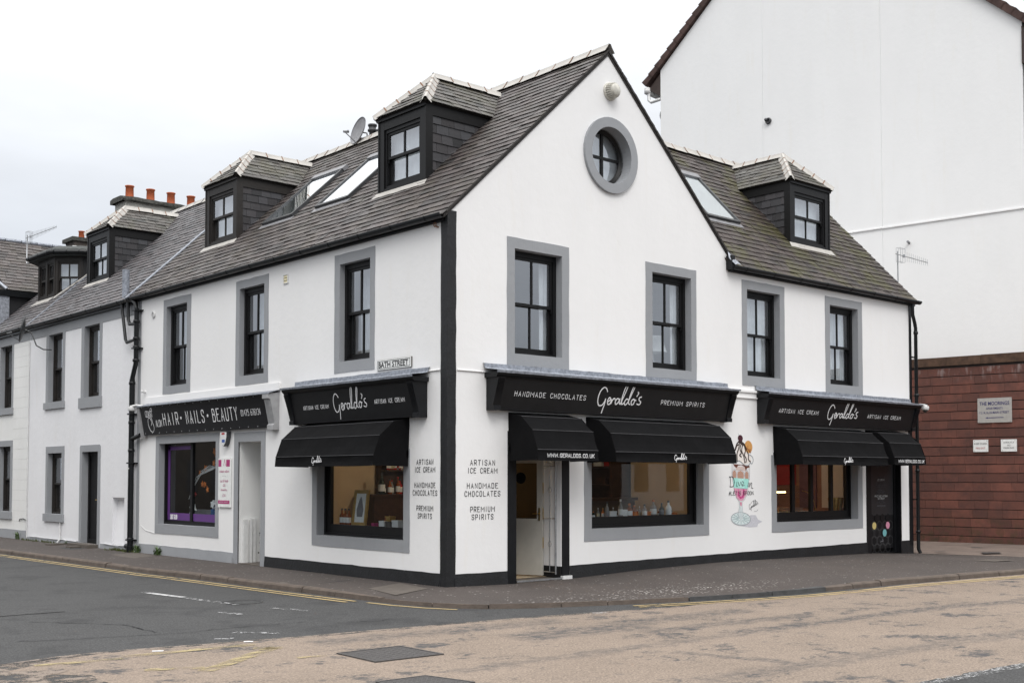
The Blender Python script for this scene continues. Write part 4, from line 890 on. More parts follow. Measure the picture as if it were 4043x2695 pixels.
gutter(FL, -.02, 11.95, -.125, 5.925, .066); gutter(FR, 7.14, 14.36, -.135, 5.945, .066)
mb = MB(); mb.box(FL, .06, 11.5, -.06, .01, 5.84, 5.87); mb.cut(); mb.box(FR, 7.16, 14.15, -.07, .01, 5.86, 5.89); mb.box(FR, 7.10, 7.20, -.15, .0, 5.88, 6.16); mb.build('eaves_board', 'black', B)
mb = MB(); mb.face([(7.09, -.06, 6.24), (7.2, -.10, 6.14), (7.38, -.17, 5.99), (7.22, -.20, 5.99)]); mb.face([(7.09, -.06, 6.24), (7.22, -.20, 5.99), (7.15, -.2, 5.97), (7.07, -.1, 6.1)]); mb.build('lead_flashing', 'leadb', B)
# dormers
def dormer(F, u0, u1, w0, zf, zt, zr, ze, roofz, parent, cmat='slatec', fmat='frame', smat='slated', sill=True):
    """u0..u1 face, w0 front depth, ze eaves height, zr ridge height."""
    wi = lambda z: (z - roofz(0)) / (roofz(1) - roofz(0)); uc = (u0 + u1) / 2; zb = roofz(w0) - .02; ov = .07
    mb = MB(); pw = .17
    mb.box(F, u0, u0 + pw, w0, w0 + .14, zb, ze - .02); mb.box(F, u1 - pw, u1, w0, w0 + .14, zb, ze - .02); mb.box(F, u0 + pw, u1 - pw, w0 + .002, w0 + .14, ze - .24, ze - .02); mb.box(F, u0 + pw, u1 - pw, w0 + .003, w0 + .14, zb, zb + .11)
    for (a_, b_) in ((u0 - .012, u0 + .03), (u1 - .03, u1 + .012)):
        mb.plate(lambda u, w_, z: F(w_, u, z), [(w0 + .10, ze - .22), (wi(ze - .22) + .02, ze - .22), (wi(ze) + .02, ze - .02), (w0 - .01, ze - .02), (w0 - .01, zb), (w0 + .14, zb), (w0 + .16, zb + .02), (w0 + .14, ze - .22)][0:0] or [(w0 - .012, zb), (w0 + .15, zb + .12), (w0 + .15, ze - .22), (wi(ze - .22) + .05, ze - .22), (wi(ze) + .05, ze - .012), (w0 - .012, ze - .012)], a_, b_)
    mb.box(F, u0 - .03, u1 + .03, w0 - .035, w0, ze - .07, ze - .01)
    d = mb.build('dormer', fmat, parent)
    for ue, s_ in ((u0 + .02, -1), (u1 - .02, 1)):
        P3 = [F(ue, w0 + .10, zb + .08), F(ue, w0 + .10, ze - .18), F(ue, wi(ze - .18), ze - .18)]
        ud_ = Vector(F(ue, 1, 0)) - Vector(F(ue, 0, 0)); off = (Vector(F(1, 0, 0)) - Vector(F(0, 0, 0))) * s_
        c = MB(); rows = int((ze - .2 - zb) / .17) + 1
        for r in range(rows):
            z0_ = ze - .19 - (r + 1) * .17; z1_ = z0_ + .185; w_ = w0 + .12 + (0 if r % 2 else .1); first = True; wa_ = w0 + .12
            wend = wi(z0_ + .17) + .05
            while wa_ < wend:
                wb_ = min(wa_ + (.13 if (first and r % 2) else rnd(.22, .30)), wend); first = False
                l0 = .018 + rnd(0, .006); q = [(wa_ + .003, max(z0_, roofz(wa_) - .06), l0), (wb_ - .003, max(z0_ + rnd(-.004, .004), roofz(wb_) - .06), l0), (wb_ - .003, z1_, .004), (wa_ + .003, z1_, .004)]
                if q[1][1] < z1_ - .01:
                    col = (random.random(), random.random(), random.random()); T_ = [tuple(Vector(F(ue, a__, b__)) + off * l) for a__, b__, l in q]; Bt = [tuple(Vector(F(ue, a__, b__)) + off * (l - .01)) for a__, b__, l in q]
                    c.face(T_, col)
                    for i_ in range(4): c.face([Bt[i_], Bt[(i_ + 1) % 4], T_[(i_ + 1) % 4], T_[i_]], col)
                wa_ = wb_
        c.face([F(ue, w0 + .1, zb), F(ue, wi(ze) + .02, ze), F(ue, w0 + .1, ze)], (.2, .2, .2)); c.build('cheek', cmat, d, recalc=False)
    wa = w0 + .745; e0, e1 = u0 - ov, u1 + ov; we = w0 - ov; wE = wi(ze) + .03; wR = wi(zr) + .02
    dirw = Vector(F(0, 1, 0)) - Vector(F(0, 0, 0)); diru = Vector(F(1, 0, 0)) - Vector(F(0, 0, 0))
    for ue in (e0, e1): slates([F(ue, we, ze), F(ue, wE, ze), F(uc, wR, zr), F(uc, wa, zr)], dirw, smat, 'roof', d, .15, .24, .010)
    slates([F(e0, we, ze), F(e1, we, ze), F(uc, wa, zr)], diru, smat, 'roof', d, .15, .24, .010)
    k = MB()
    k.face([F(e0, we, ze - .012), F(e1, we, ze - .012), F(e1, wE, ze - .012), F(e0, wE, ze - .012)]); k.face([F(e0, we, ze), F(e1, we, ze), F(uc, wa, zr)]); k.face([F(e0, we, ze), F(uc, wa, zr), F(uc, wR, zr), F(e0, wE, ze)]); k.face([F(e1, we, ze), F(uc, wa, zr), F(uc, wR, zr), F(e1, wE, ze)])
    k.build('roof_deck', 'mortar', d)
    t2, j2 = MB(), MB()
    for ue in (e0, e1): rolltile(t2, j2, F(ue, we, ze + .02), F(uc, wa, zr + .03), .105, .045, .30); t2.cut(); j2.cut()
    rolltile(t2, j2, F(uc, wa - .03, zr + .04), F(uc, wR, zr + .04), .105, .045, .40)
    t2.build('hip', 'tile', d); j2.build('hip_joint', 'rust', d)
    l = MB(); s_d = None
    for ue in (e0, e1):
        p0, p1 = Vector(F(ue, wE, ze + .03)), Vector(F(uc, wR, zr + .03)); sd = (Vector(F(ue, 0, 0)) - Vector(F(uc, 0, 0))).normalized(); dd = dirw * .0
        q = 8; A_, B_ = [], []; su = diru * (-1 if ue == e0 else 1)
        for i_ in range(q + 1): p = p0.lerp(p1, i_ / q) - Vector((0, 0, .03)); A_.append(p - su * .04 + dirw * .03 + Vector((0, 0, .055))); B_.append(p + su * (.10 + rnd(-.01, .012)) + dirw * .03 + Vector((0, 0, .062)))
        l.grid([A_, B_])
        if s_d is None: l.cut()
        s_d = 1
    l.build('valley_lead', 'leadb', d)
    # apron below the sill, dressed down over the slates
    f = MB(); n = 14; A_ = [F(u0 - .05 + (u1 - u0 + .1) * i_ / n, w0 - .012, roofz(w0) + .035) for i_ in range(n + 1)]; B_ = [F(u0 - .12 + (u1 - u0 + .2) * i_ / n, w0 - .12, roofz(w0 - .12) + .032 + rnd(-.004, .004)) for i_ in range(n + 1)]; f.grid([A_, B_]); f.build('apron', 'tile' if sill else 'lead', d)
    wn = sash(F, u0 + pw, u1 - pw, zb + .11, ze - .24, w0 + .03, d, bw=.05, mat=fmat, name='sash_window', split=.52)
    for ch in list(wn.children): ch.parent = d
    bl = MB(); bl.face([F(u0 + .1, w0 + .22, zb + .2), F(u1 - .1, w0 + .22, zb + .2), F(u1 - .1, w0 + .22, ze - .2), F(u0 + .1, w0 + .22, ze - .2)]); bl.build('blind', 'curtain', d)
    return d
dormer(FL, 1.99, 3.45, 1.07, 0, 0, 9.25, 8.47, zL, B); dormer(FL, 8.94, 10.42, 1.07, 0, 0, 9.25, 8.47, zL, B, fmat='frameb'); dormer(FR, 10.54, 12.10, .87, 0, 0, 9.27, 8.46, zR, B)
# rooflights
def rooflight(u0, u1, F, w0, w1, roofz, parent, gl='glassr'):
    sl_v = Vector((0, roofz(1) - roofz(0))); g_ = roofz(1) - roofz(0); L = math.hypot(1, g_); n_ = (-g_ / L, 1 / L)
    FF = lambda u, t_, h: F(u, w0 + (w1 - w0) * t_ + n_[0] * h, roofz(w0 + (w1 - w0) * t_) + n_[1] * h)
    lt = (w1 - w0) * L; k = .07 / lt
    mb = MB(); G2 = lambda u, t_, h: FF(u, t_, h)
    for (a_, b_, c, d_) in ((u0, u0 + .07, 0, 1), (u1 - .07, u1, 0, 1)): mb.box(lambda u, w_, z: FF(u, w_, z), a_, b_, c, d_, -.02, .085)
    mb.box(lambda u, w_, z: FF(u, w_, z), u0 + .07, u1 - .07, 0, k, -.02, .08)
    r_ = mb.build('rooflight', 'dgrey', parent)
    mb = MB(); mb.box(lambda u, w_, z: FF(u, w_, z), u0 - .02, u1 + .02, 1 - k * 1.5, 1 + k * .8, -.02, .10); mb.cut(); mb.box(lambda u, w_, z: FF(u, w_, z), u0 - .05, u1 + .05, 0 - k * 1.8, 0 - .001, -.02, .026); mb.build('flashing', 'mgrey', r_)
    mb = MB(); mb.face([FF(u0 + .07, k, .062), FF(u1 - .07, k, .062), FF(u1 - .07, 1 - k, .062), FF(u0 + .07, 1 - k, .062)]); mb.build('pane', gl, r_)
    mb = MB(); mb.face([FF(u0 + .07, k, .044), FF(u1 - .07, k, .044), FF(u1 - .07, 1 - k, .044), FF(u0 + .07, 1 - k, .044)]); mb.build('lining', 'blind', r_)
rooflight(6.85, 8.12, FL, 1.28, 2.62, zL, B); rooflight(4.72, 5.96, FL, 1.28, 2.66, zL, B); rooflight(7.80, 8.95, FR, 1.08, 2.28, zR, B)
mb = MB()
for i_ in range(12): w_ = -.1 + 3.8 * i_ / 12; mb.box(lambda u, w__, z: (w__, u, zL(w__) + z), 12.06 + rnd(-.01, .01), 12.22, w_, w_ + .325, .02, .055 + rnd(-.004, .004))
mb.build('party_flashing', 'lead', B)

# ------------------------------------------------------------------ shop signs
def fascia(F, u0, u1, zb, zt, label, name='shop_sign', wl=-.14, wt=-.28, cz=3.47, right=1):
    t = thing(name, label, 'shop sign', tuple(F(u0, 0, zb)))
    mb = MB(); mb.prism(F, [(.0, zb), (wl, zb), (wt + .01, zt), (0, zt)], u0 + .10, u1 - .10); mb.prism(F, [(.0, zb), (wl - .012, zb), (wl - .015, zb + .02), (0, zb + .02)], u0 + .1, u1 - .1); mb.build('board', 'blackm', t)
    for a_, b_ in ((u0, u0 + .15), (u1 - .15, u1)):
        mb = MB(); mb.prism(F, [(.005, zb - .01), (wl - .05, zb - .01), (wl - .05, zb + .06), (wl - .03, zb + .07), (wt - .035, zt), (0.005, zt)], a_, b_)
        for k in range(5): u_ = a_ + .022 + k * .026; mb.prism(F, [(wl - .03, zb + .10), (wl - .038, zb + .10), (wt - .043, zt - .03), (wt - .03, zt - .03)], u_, u_ + .012)
        mb.build('bracket', 'black', t)
    mb = MB(); mb.prism(F, [(.0, zt), (wt - .02, zt), (wt - .05, zt + .035), (wt - .06, cz - .035), (0, cz - .03)], u0 - .04, u1 + .04); mb.build('cornice', 'black', t)
    mb = MB(); n = int((u1 - u0 + .1) / .16); cr_ = []
    for i in range(n + 1):
        u = u0 - .07 + (u1 - u0 + .14) * i / n; h = (.006 if i % 4 == 0 else 0) + rnd(-.003, .003)
        cr_.append([F(u, wt - .075, cz - .042 + rnd(-.004, .003)), F(u, wt - .082, cz - .008 + h), F(u, wt * .5, cz + .02 + h), F(u, -.06, cz + .035 + h), F(u, -.035, cz + .06 + h), F(u, -.03, cz + .128 + rnd(-.006, .006)), F(u, .01, cz + .132)])
    mb.grid(cr_); mb.build('lead_capping', 'lead', t)
    O = Vector(F(u0, wl - .0, zb)); up = Vector(F(0, wt, zt)) - Vector(F(0, wl, zb)); r_ = (Vector(F(1, 0, 0)) - Vector(F(0, 0, 0)))
    return t, O, up, r_
tl, O, up, r_ = fascia(FL, .52, 4.50, 2.71, 3.28, 'black fascia sign on the Bath Street side, beside the corner', cz=3.385)
r_ = -r_; n_ = up.normalized().cross(r_.normalized()); n_ = n_ if n_.x < 0 else -n_
T = plane(Vector(FL(0, -.14, 2.71)), r_, up, n_)
mb = MB(); caps(mb, T, 'ARTISAN ICE CREAM', -3.97, -3.13, .255, .066, .0085, .8); caps(mb, T, 'ARTISAN ICE CREAM', -1.71, -.86, .265, .068, .0085, .8); mb.build('small_lettering', 'letter', tl)
mb = MB(); script(mb, T, -2.97, -1.94, .04, .56, .020); mb.build('script_lettering', 'letter', tl)
tm, O, up, r_ = fascia(FR, .81, 7.02, 2.835, 3.36, 'longest black fascia sign, on the gable, reading HANDMADE CHOCOLATES and PREMIUM SPIRITS'); n_ = r_.normalized().cross(up.normalized()); n_ = n_ if n_.y < 0 else -n_
T = plane(Vector(FR(0, -.14, 2.835)), r_, up, n_)
mb = MB(); caps(mb, T, 'HANDMADE CHOCOLATES', 1.25, 2.90, .245, .078, .0105, .9); caps(mb, T, 'PREMIUM SPIRITS', 4.88, 6.13, .255, .078, .0105, .9); mb.build('small_lettering', 'letter', tm)
mb = MB(); script(mb, T, 3.19, 4.33, .03, .56, .024); mb.build('script_lettering', 'letter', tm)
tr_, O, up, r_ = fascia(FR, 8.08, 14.0, 2.84, 3.36, 'black fascia sign at the far right end, above two awnings, reading ARTISAN ICE CREAM twice')
T = plane(Vector(FR(0, -.14, 2.84)), r_, up, n_)
mb = MB(); caps(mb, T, 'ARTISAN ICE CREAM', 8.55, 9.95, .24, .078, .0105, .9); caps(mb, T, 'ARTISAN ICE CREAM', 11.89, 13.28, .24, .078, .0105, .9); mb.build('small_lettering', 'letter', tr_)
mb = MB(); script(mb, T, 10.30, 11.47, .03, .54, .024); mb.build('script_lettering', 'letter', tr_)
# the salon sign
ts = thing('shop_sign', 'glossy black salon sign reading HAIR NAILS BEAUTY with grey brackets', 'shop sign', tuple(FL(5.2, 0, 2.7)))
sgm, t_, p_ = nmat('glossy_black_panel'); p_.inputs['Base Color'].default_value = (.008, .008, .010, 1); p_.inputs['Roughness'].default_value = .12
mb = MB(); mb.prism(FL, [(-.075, 2.69), (-.085, 2.685), (-.205, 3.335), (-.195, 3.34)], 5.42, 11.03); mb.build('panel', sgm, ts)
mb = MB(); mb.prism(FL, [(0, 2.70), (-.07, 2.70), (-.19, 3.33), (0, 3.38)], 5.44, 11.0); mb.prism(FL, [(0, 2.64), (-.13, 2.64), (-.13, 2.73), (-.10, 2.76), (-.20, 3.22), (-.245, 3.24), (-.245, 3.33), (0, 3.36)], 5.18, 5.415); mb.prism(FL, [(0, 2.64), (-.10, 2.64), (-.12, 2.75), (-.21, 3.22), (-.22, 3.34), (0, 3.36)], 11.035, 11.17)
for k in range(4): mb.prism(FL, [(-.10, 2.80), (-.116, 2.80), (-.205, 3.18), (-.19, 3.18)], 5.22 + k * .045, 5.24 + k * .045)
mb.build('bracket', simple('pale_grey_timber', (.33, .33, .335), .6, .15, 7, .2), ts)
mb = MB(); mb.grid([[FL(u, w_, z) for w_, z in ((-.25, 3.325), (-.25, 3.345), (-.10, 3.385), (.01, 3.41))] for u in (5.14, 7, 9, 11.2)]); mb.build('lead_capping', 'lead', ts)
O = Vector(FL(0, -.085, 2.685)); up = Vector(FL(0, -.205, 3.335)) - O; r_ = Vector((0, -1, 0)); n_ = Vector((-1, 0, -.18)); T = plane(O, r_, up, n_)
mb = MB()
for z_ in (.04, .63):
    for k in range(16): q = -10.95 + k * .365; mb.lathe(T(q, z_, 0), tuple(n_), [(.010, 0), (.008, .005), (.001, .006)], 8)
mb.build('screw_heads', 'metal', ts)
mb = MB(); caps(mb, T, 'HAIR', -9.93, -9.20, .20, .255, .025, 1.1); mb.build('lettering', 'letter', ts); mb = MB(); caps(mb, T, 'NAILS', -8.82, -8.00, .20, .255, .025, 1.0); mb.build('lettering', 'letter', ts); mb = MB(); caps(mb, T, 'BEAUTY', -7.62, -6.58, .20, .255, .025, .8); mb.build('lettering', 'letter', ts)
mb = MB(); caps(mb, T, '01475 676134', -6.42, -5.65, .27, .115, .012, .6); mb.build('phone_number', 'letter', ts)
mb = MB()
for q in (-9.06, -7.83): mb.lathe(T(q, .33, 0), tuple(n_), [(.032, 0), (.03, .004)], 14)
mb.build('lettering', 'letter', ts)
mb = MB(); caps(mb, T, 'COAST', -10.80, -10.43, .41, .135, .014, .2); caps(mb, T, 'ALON', -10.33, -10.03, .18, .14, .014, .2)
ribbon(mb, T, catmull([(-10.43, .56), (-10.46, .60), (-10.52, .58), (-10.53, .48), (-10.49, .30), (-10.45, .16), (-10.52, .07), (-10.65, .10), (-10.72, .24), (-10.68, .38), (-10.58, .38), (-10.53, .28), (-10.58, .22)]), .016); mb.build('logo', 'letter', ts)

# ------------------------------------------------------------------ awnings
def awning(F, u0, u1, zt, label, name='awning'):
    t = thing(name, label, 'awning', tuple(F((u0 + u1) / 2, 0, zt)), 'black canopies over the shop openings')
    pr = [(.005, zt), (-.02, zt + .006), (-.33, zt - .07), (-.60, zt - .30), (-.72, zt - .62), (-.735, zt - .79)]
    mb = MB(); rows = []; n = int((u1 - u0) / .16)
    for i in range(n + 1):
        u = u0 + (u1 - u0) * i / n; row = []
        for k in range(len(pr) - 1):
            a_, b_ = pr[k], pr[k + 1]
            for q in range(4):
                f = q / 4; s_ = math.sin(f * math.pi) * (.012 + .006 * math.sin(u * 5 + k)) + (rnd(-.002, .002) if q else 0); row.append(F(u, a_[0] + (b_[0] - a_[0]) * f + s_, a_[1] + (b_[1] - a_[1]) * f - s_ * .6))
        row.append(F(u, pr[-1][0], pr[-1][1] + .004 * math.sin(u * 3.3) - .008 * math.sin((u - u0) / (u1 - u0) * math.pi))); rows.append(row)
    mb.grid(rows)
    for u in (u0, u1): mb.face([F(u, w_, z) for w_, z in pr] + [F(u, -.03, zt - .80)])
    cv = mb.build('canopy', 'fabric', t, recalc=False)
    mb = MB()
    for k in (2, 3, 4): mb.tube([F(u0 + (u1 - u0) * i / 12, pr[k][0] - .003, pr[k][1] + .003) for i in range(13)], .0045, 5)
    mb.build('seam_piping', 'piping', t)
    mb = MB(); mb.tube([F(u0 + .02, -.71, zt - .77), F(u1 - .02, -.71, zt - .77)], .012, 6)
    for u in (u0 + .02, u1 - .02):
        mb.tube([F(u, -.02, zt - .60), F(u, -.71, zt - .62)], .011, 6); mb.tube([F(u, -.02, zt - .60), F(u, -.59, zt - .31)], .011, 6); mb.box(F, u - .02, u + .02, -.06, .0, zt - .66, zt - .54)
    mb.build('folding_frame', 'dgrey', t)
    return t
def valance(F, zt, out_): 
    o = Vector(F(0, -.742, zt - .79)); r_ = Vector(F(1, 0, 0)) - Vector(F(0, 0, 0)); r_ = -r_ if F is FL else r_; n_ = Vector(F(0, -1, 0)) - Vector(F(0, 0, 0)); return plane(o, r_, (0, 0, 1), n_)
aL = awning(FL, 1.0, 4.07, 2.71, 'black canvas awning on the Bath Street side, over the window with pictures and bottles')
mb = MB(); script(mb, valance(FL, 2.71, 0), -2.82, -2.51, .015, .165, .011); mb.build('lettering', 'letter', aL)
aD = awning(FR, 1.29, 2.69, 2.80, 'short black awning over the open shop doorway by the corner, with a web address')
T = valance(FR, 2.80, 0); mb = MB(); caps(mb, T, 'WWW.GERALDOS.CO.UK', 1.49, 2.57, .05, .058, .0105, .55); mb.build('lettering', 'letter', aD)
aG = awning(FR, 3.12, 6.45, 2.79, 'wide black awning over the gable shop window, its right end reaching the painted sundae')
T = valance(FR, 2.79, 0); mb = MB(); script(mb, T, 4.63, 4.97, .005, .155, .012); mb.build('lettering', 'letter', aG)
aR = awning(FR, 8.62, 11.87, 2.79, 'wide black awning over the ice cream window, right of the painted sundae')
T = valance(FR, 2.79, 0); mb = MB(); script(mb, T, 10.09, 10.43, .005, .155, .012); mb.build('lettering', 'letter', aR)
aE = awning(FR, 12.12, 13.48, 2.81, 'short black awning at the far right end, over the closed black door')
T = valance(FR, 2.81, 0); mb = MB(); caps(mb, T, 'WWW.GERALDOS.CO.UK', 12.27, 13.38, .05, .062, .0105, .55); mb.build('lettering', 'letter', aE)

# ------------------------------------------------------------------ writing and painting on the walls
def wall_text(F, cu, lines, label, rs):
    T = plane(F(cu, -.004, 0), rs, (0, 0, 1), Vector(F(0, -1, 0)) - Vector(F(0, 0, 0))); mb = MB()
    for z_, t_, hw, h in lines: caps(mb, T, t_, -hw, hw, z_, h, .0115, .85)
    o = mb.build('wall_lettering', 'letterk'); tag(o, label, 'painted lettering', 'painted wall lettering by the corner')
ln = lambda k=1.: [(1.93, 'ARTISAN', .215 * k, .075), (1.81, 'ICE CREAM', .26 * k, .075), (1.60 + .085, 'HANDMADE', .27 * k, .075), (1.565, 'CHOCOLATES', .32 * k, .075), (1.34, 'PREMIUM', .215 * k, .075), (1.21, 'SPIRITS', .19 * k, .075)]
wall_text(FL, .575, [(1.925, 'ARTISAN', .22, .078), (1.80, 'ICE CREAM', .26, .078), (1.62 - .01, 'HANDMADE', .27, .078), (1.485, 'CHOCOLATES', .32, .078), (1.31 - .02 - .07, 'PREMIUM', .215, .078), (1.095, 'SPIRITS', .18, .078)][:0] or [(1.94, 'ARTISAN', .22, .078), (1.815, 'ICE CREAM', .265, .078), (1.565, 'HANDMADE', .275, .078), (1.44, 'CHOCOLATES', .32, .078), (1.19, 'PREMIUM', .215, .078), (1.065, 'SPIRITS', .18, .078)], 'black painted words ARTISAN ICE CREAM on the Bath Street wall, left of the black corner', (0, -1, 0))
wall_text(FR, .735, [(1.93, 'ARTISAN', .26, .08), (1.80, 'ICE CREAM', .31, .08), (1.555, 'HANDMADE', .325, .08), (1.425, 'CHOCOLATES', .375, .08), (1.175, 'PREMIUM', .255, .08), (1.05, 'SPIRITS', .225, .08)], 'black painted words ARTISAN ICE CREAM on the gable wall beside the open doorway', (1, 0, 0))
sd = thing('wall_painting', 'painted ice cream sundae in a tall glass on the white wall between two awnings', 'mural', (7.52, 0, 1.6))
sx = lambda px, py: (7.52 + (px - 390) * .00269, .775 + (1325 - py) * .001623 - (px - 390) * .000127)
def flat(px, h, mat, name, col=None):
    P = [sx(*p) for p in px]; P3 = [Vector((x, z, 0)) for x, z in P]; tt = tessellate_polygon([P3]); mb = MB(); mb.v = [(x, -.002 - h, z) for x, z in P]; mb.f = [tuple(t) for t in tt]; mb.c = [(.5, .5, .5)] * len(tt)
    if col: m_ = simple(name + '_paint', col, .7, .12, 25, 0)
    return mb.build(name, m_ if col else mat, sd, recalc=False)
ell = lambda cx, cy, rx, ry, n=28: [(cx + rx * math.cos(2 * math.pi * k / n), cy + ry * math.sin(2 * math.pi * k / n)) for k in range(n)]
flat([(440, 1340), (395, 1330), (470, 1230), (505, 1195), (570, 1190), (600, 1245), (655, 1268), (600, 1300), (590, 1335), (500, 1345)], .0004, None, 'soft_shading', (.56, .56, .60))
flat(ell(390, 1245, 117, 80), .0008, None, 'glass_foot', (.50, .56, .58)); flat(ell(390, 1243, 108, 72), .0014, None, 'glass_foot', (.66, .74, .74))
mb = MB(); Tq = plane((0, -.0045, 0), (1, 0, 0), (0, 0, 1), (0, -1, 0))
def st(px, wd, m_=None): ribbon(m_ or mb, Tq, [sx(*p) for p in px], wd, .0012)
for k in range(14):
    a_ = 2 * math.pi * k / 14 + .2; st([(390 + 34 * math.cos(a_), 1243 + 20 * math.sin(a_)), (390 + 104 * math.cos(a_), 1243 + 68 * math.sin(a_))], .010)
mb.build('foot_rays', simple('teal_grey_paint', (.22, .34, .35), .7, .3, 30, 0), sd)
flat([(372, 1030), (408, 1030), (414, 1150), (418, 1235), (392, 1248), (358, 1235), (366, 1150)], .003, None, 'glass_stem', (.60, .66, .67)); flat([(378, 1040), (402, 1040), (398, 1090), (384, 1080)], .0036, None, 'stem_tint', (.62, .20, .30))
flat([(285, 570), (502, 570), (500, 700), (490, 800), (474, 920), (440, 1000), (412, 1030), (368, 1030), (336, 990), (315, 920), (300, 800), (285, 690)], .0006, None, 'glass_bowl', (.70, .68, .68))
flat([(300, 575), (495, 575), (500, 600), (470, 610), (455, 650), (440, 600), (400, 580), (360, 590), (345, 620), (320, 610)], .0012, None, 'chocolate_layer', (.13, .035, .02))
flat([(330, 600), (450, 600), (452, 650), (335, 650)], .0010, None, 'cream_layer', (.60, .48, .44)); 
for cx, rx in ((315, 22), (390, 40), (464, 22)): flat([(cx - rx, 700), (cx - rx * .8, 668), (cx, 650), (cx + rx * .8, 668), (cx + rx, 700), (cx + rx * .9, 745), (cx - rx * .9, 745)], .0018, None, 'scoop', (.46, .27, .20))
flat([(300, 745), (490, 745), (484, 850), (466, 872), (310, 870), (302, 800)], .0012, None, 'mint_layer', (.36, .72, .64)); flat([(360, 750), (430, 750), (428, 860), (364, 860)], .0020, None, 'mint_layer', (.46, .78, .72))
flat([(308, 872), (470, 868), (464, 930), (432, 990), (410, 1020), (372, 1020), (340, 985), (316, 930)], .0012, None, 'berry_layer', (.66, .30, .42)); flat([(360, 870), (375, 960), (395, 975), (412, 950), (420, 870), (438, 890), (425, 980), (385, 1000), (352, 960)], .0020, None, 'berry_streak', (.52, .06, .22))
flat([(335, 560), (330, 470), (345, 400), (352, 345), (372, 310), (400, 300), (430, 318), (455, 350), (480, 400), (495, 440), (515, 470), (520, 520), (490, 545), (440, 570), (400, 540), (360, 540)], .0012, None, 'whipped_cream', (.80, .74, .69))
mb = MB()
for p in ([(330, 385), (350, 320), (385, 290), (430, 312), (445, 335)], [(352, 540), (348, 450), (368, 380), (380, 310)], [(330, 400), (345, 350), (366, 330)], [(400, 310), (385, 380), (400, 430), (380, 460), (400, 478)], [(420, 320), (405, 400), (430, 470), (440, 545)], [(436, 330), (450, 400), (438, 450), (460, 500), (455, 540)], [(448, 340), (470, 400), (488, 450), (486, 500), (510, 530)], [(332, 372), (326, 400)], [(370, 290), (410, 290)], [(378, 300), (425, 330)]): st(catmull(p), .030, mb)
mb.build('chocolate_sauce', simple('dark_chocolate_paint', (.022, .008, .006), .6, .2, 9, 0), sd)
flat(ell(488, 345, 48, 78), .0024, None, 'wafer', (.60, .30, .09)); flat(ell(390, 248, 30, 40), .0026, None, 'cherry', (.055, .006, .016))
mb = MB(); st([(372, 215), (366, 192)], .006); st(catmull([(300, 575), (330, 545), (370, 530), (400, 545), (440, 575), (480, 580), (510, 545), (530, 552), (545, 510), (535, 465), (500, 440)]), .016)
for cx, rx in ((315, 28), (390, 46), (464, 28)): st(catmull([(cx - rx, 740), (cx - rx, 690), (cx - rx * .6, 655), (cx, 642), (cx + rx * .6, 655), (cx + rx, 690), (cx + rx, 740)]), .006)
st([(286, 570), (286, 690), (300, 800), (316, 920), (340, 990), (370, 1030)], .006); st([(503, 570), (500, 700), (488, 800), (474, 920), (440, 1000), (412, 1030)], .006); st([(368, 1030), (372, 1100), (360, 1170), (360, 1235), (390, 1248), (418, 1235), (416, 1170), (408, 1100), (408, 1030)], .006)
st(ell(390, 1245, 118, 81, 40) + [(508, 1245)], .009); mb.build('glass_outline', simple('grey_outline_paint', (.25, .27, .29), .7, .3, 30, 0), sd)
mb = MB(); T2_ = lambda px: [sx(*p) for p in catmull(px)]
for p, w_ in (([(262, 860), (268, 800), (262, 735), (254, 740)], .012), ([(254, 742), (290, 735), (312, 780), (305, 840), (275, 858), (262, 850)], .013), ([(345, 790), (338, 840), (350, 845)], .011), ([(360, 792), (372, 838), (388, 795), (385, 788)], .011), ([(402, 830), (425, 800), (412, 780), (400, 810), (410, 835), (432, 825)], .011), ([(488, 745), (490, 748)], .012), ([(484, 790), (476, 835), (488, 838)], .011), ([(500, 790), (498, 845), (510, 800), (524, 795), (522, 850), (538, 856)], .011)): ribbon(mb, plane((0, -.008, 0), (1, 0, 0), (0, 0, 1), (0, -1, 0)), T2_(p), w_)
caps(mb, plane((0, -.008, 0), (1, 0, 0), (0, 0, 1), (0, -1, 0)), "#LET'S SPOON", sx(247, 945)[0], sx(543, 945)[0], 1.385, .070, .010, .5)
script(mb, plane((0, -.006, 0), (1, 0, 0), (0, 0, 1), (0, -1, 0)), sx(500, 1100)[0], sx(615, 1050)[0], sx(500, 1150)[1], sx(500, 1050)[1], .007, .32)
def arc(cx, cy, r, a0, a1): return [sx(cx + r * math.cos(a), cy + r * 1.25 * math.sin(a)) for a in [a0 + (a1 - a0) * k / 8 for k in range(9)]]
ribbon(mb, plane((0, -.006, 0), (1, 0, 0), (0, 0, 1), (0, -1, 0)), arc(560, 1075, 52, -2.8, -1.1), .005); ribbon(mb, plane((0, -.006, 0), (1, 0, 0), (0, 0, 1), (0, -1, 0)), arc(560, 1075, 54, .75, 1.7), .005)
mb.build('lettering', 'letterk', sd)
mb = MB(); script(mb, plane((0, -.007, 0), (1, 0, 0), (0, 0, 1), (0, -1, 0)), sx(455, 345)[0], sx(520, 345)[0], sx(470, 370)[1], sx(470, 310)[1], .006, -.75); mb.build('wafer_lettering', 'bamber', sd)

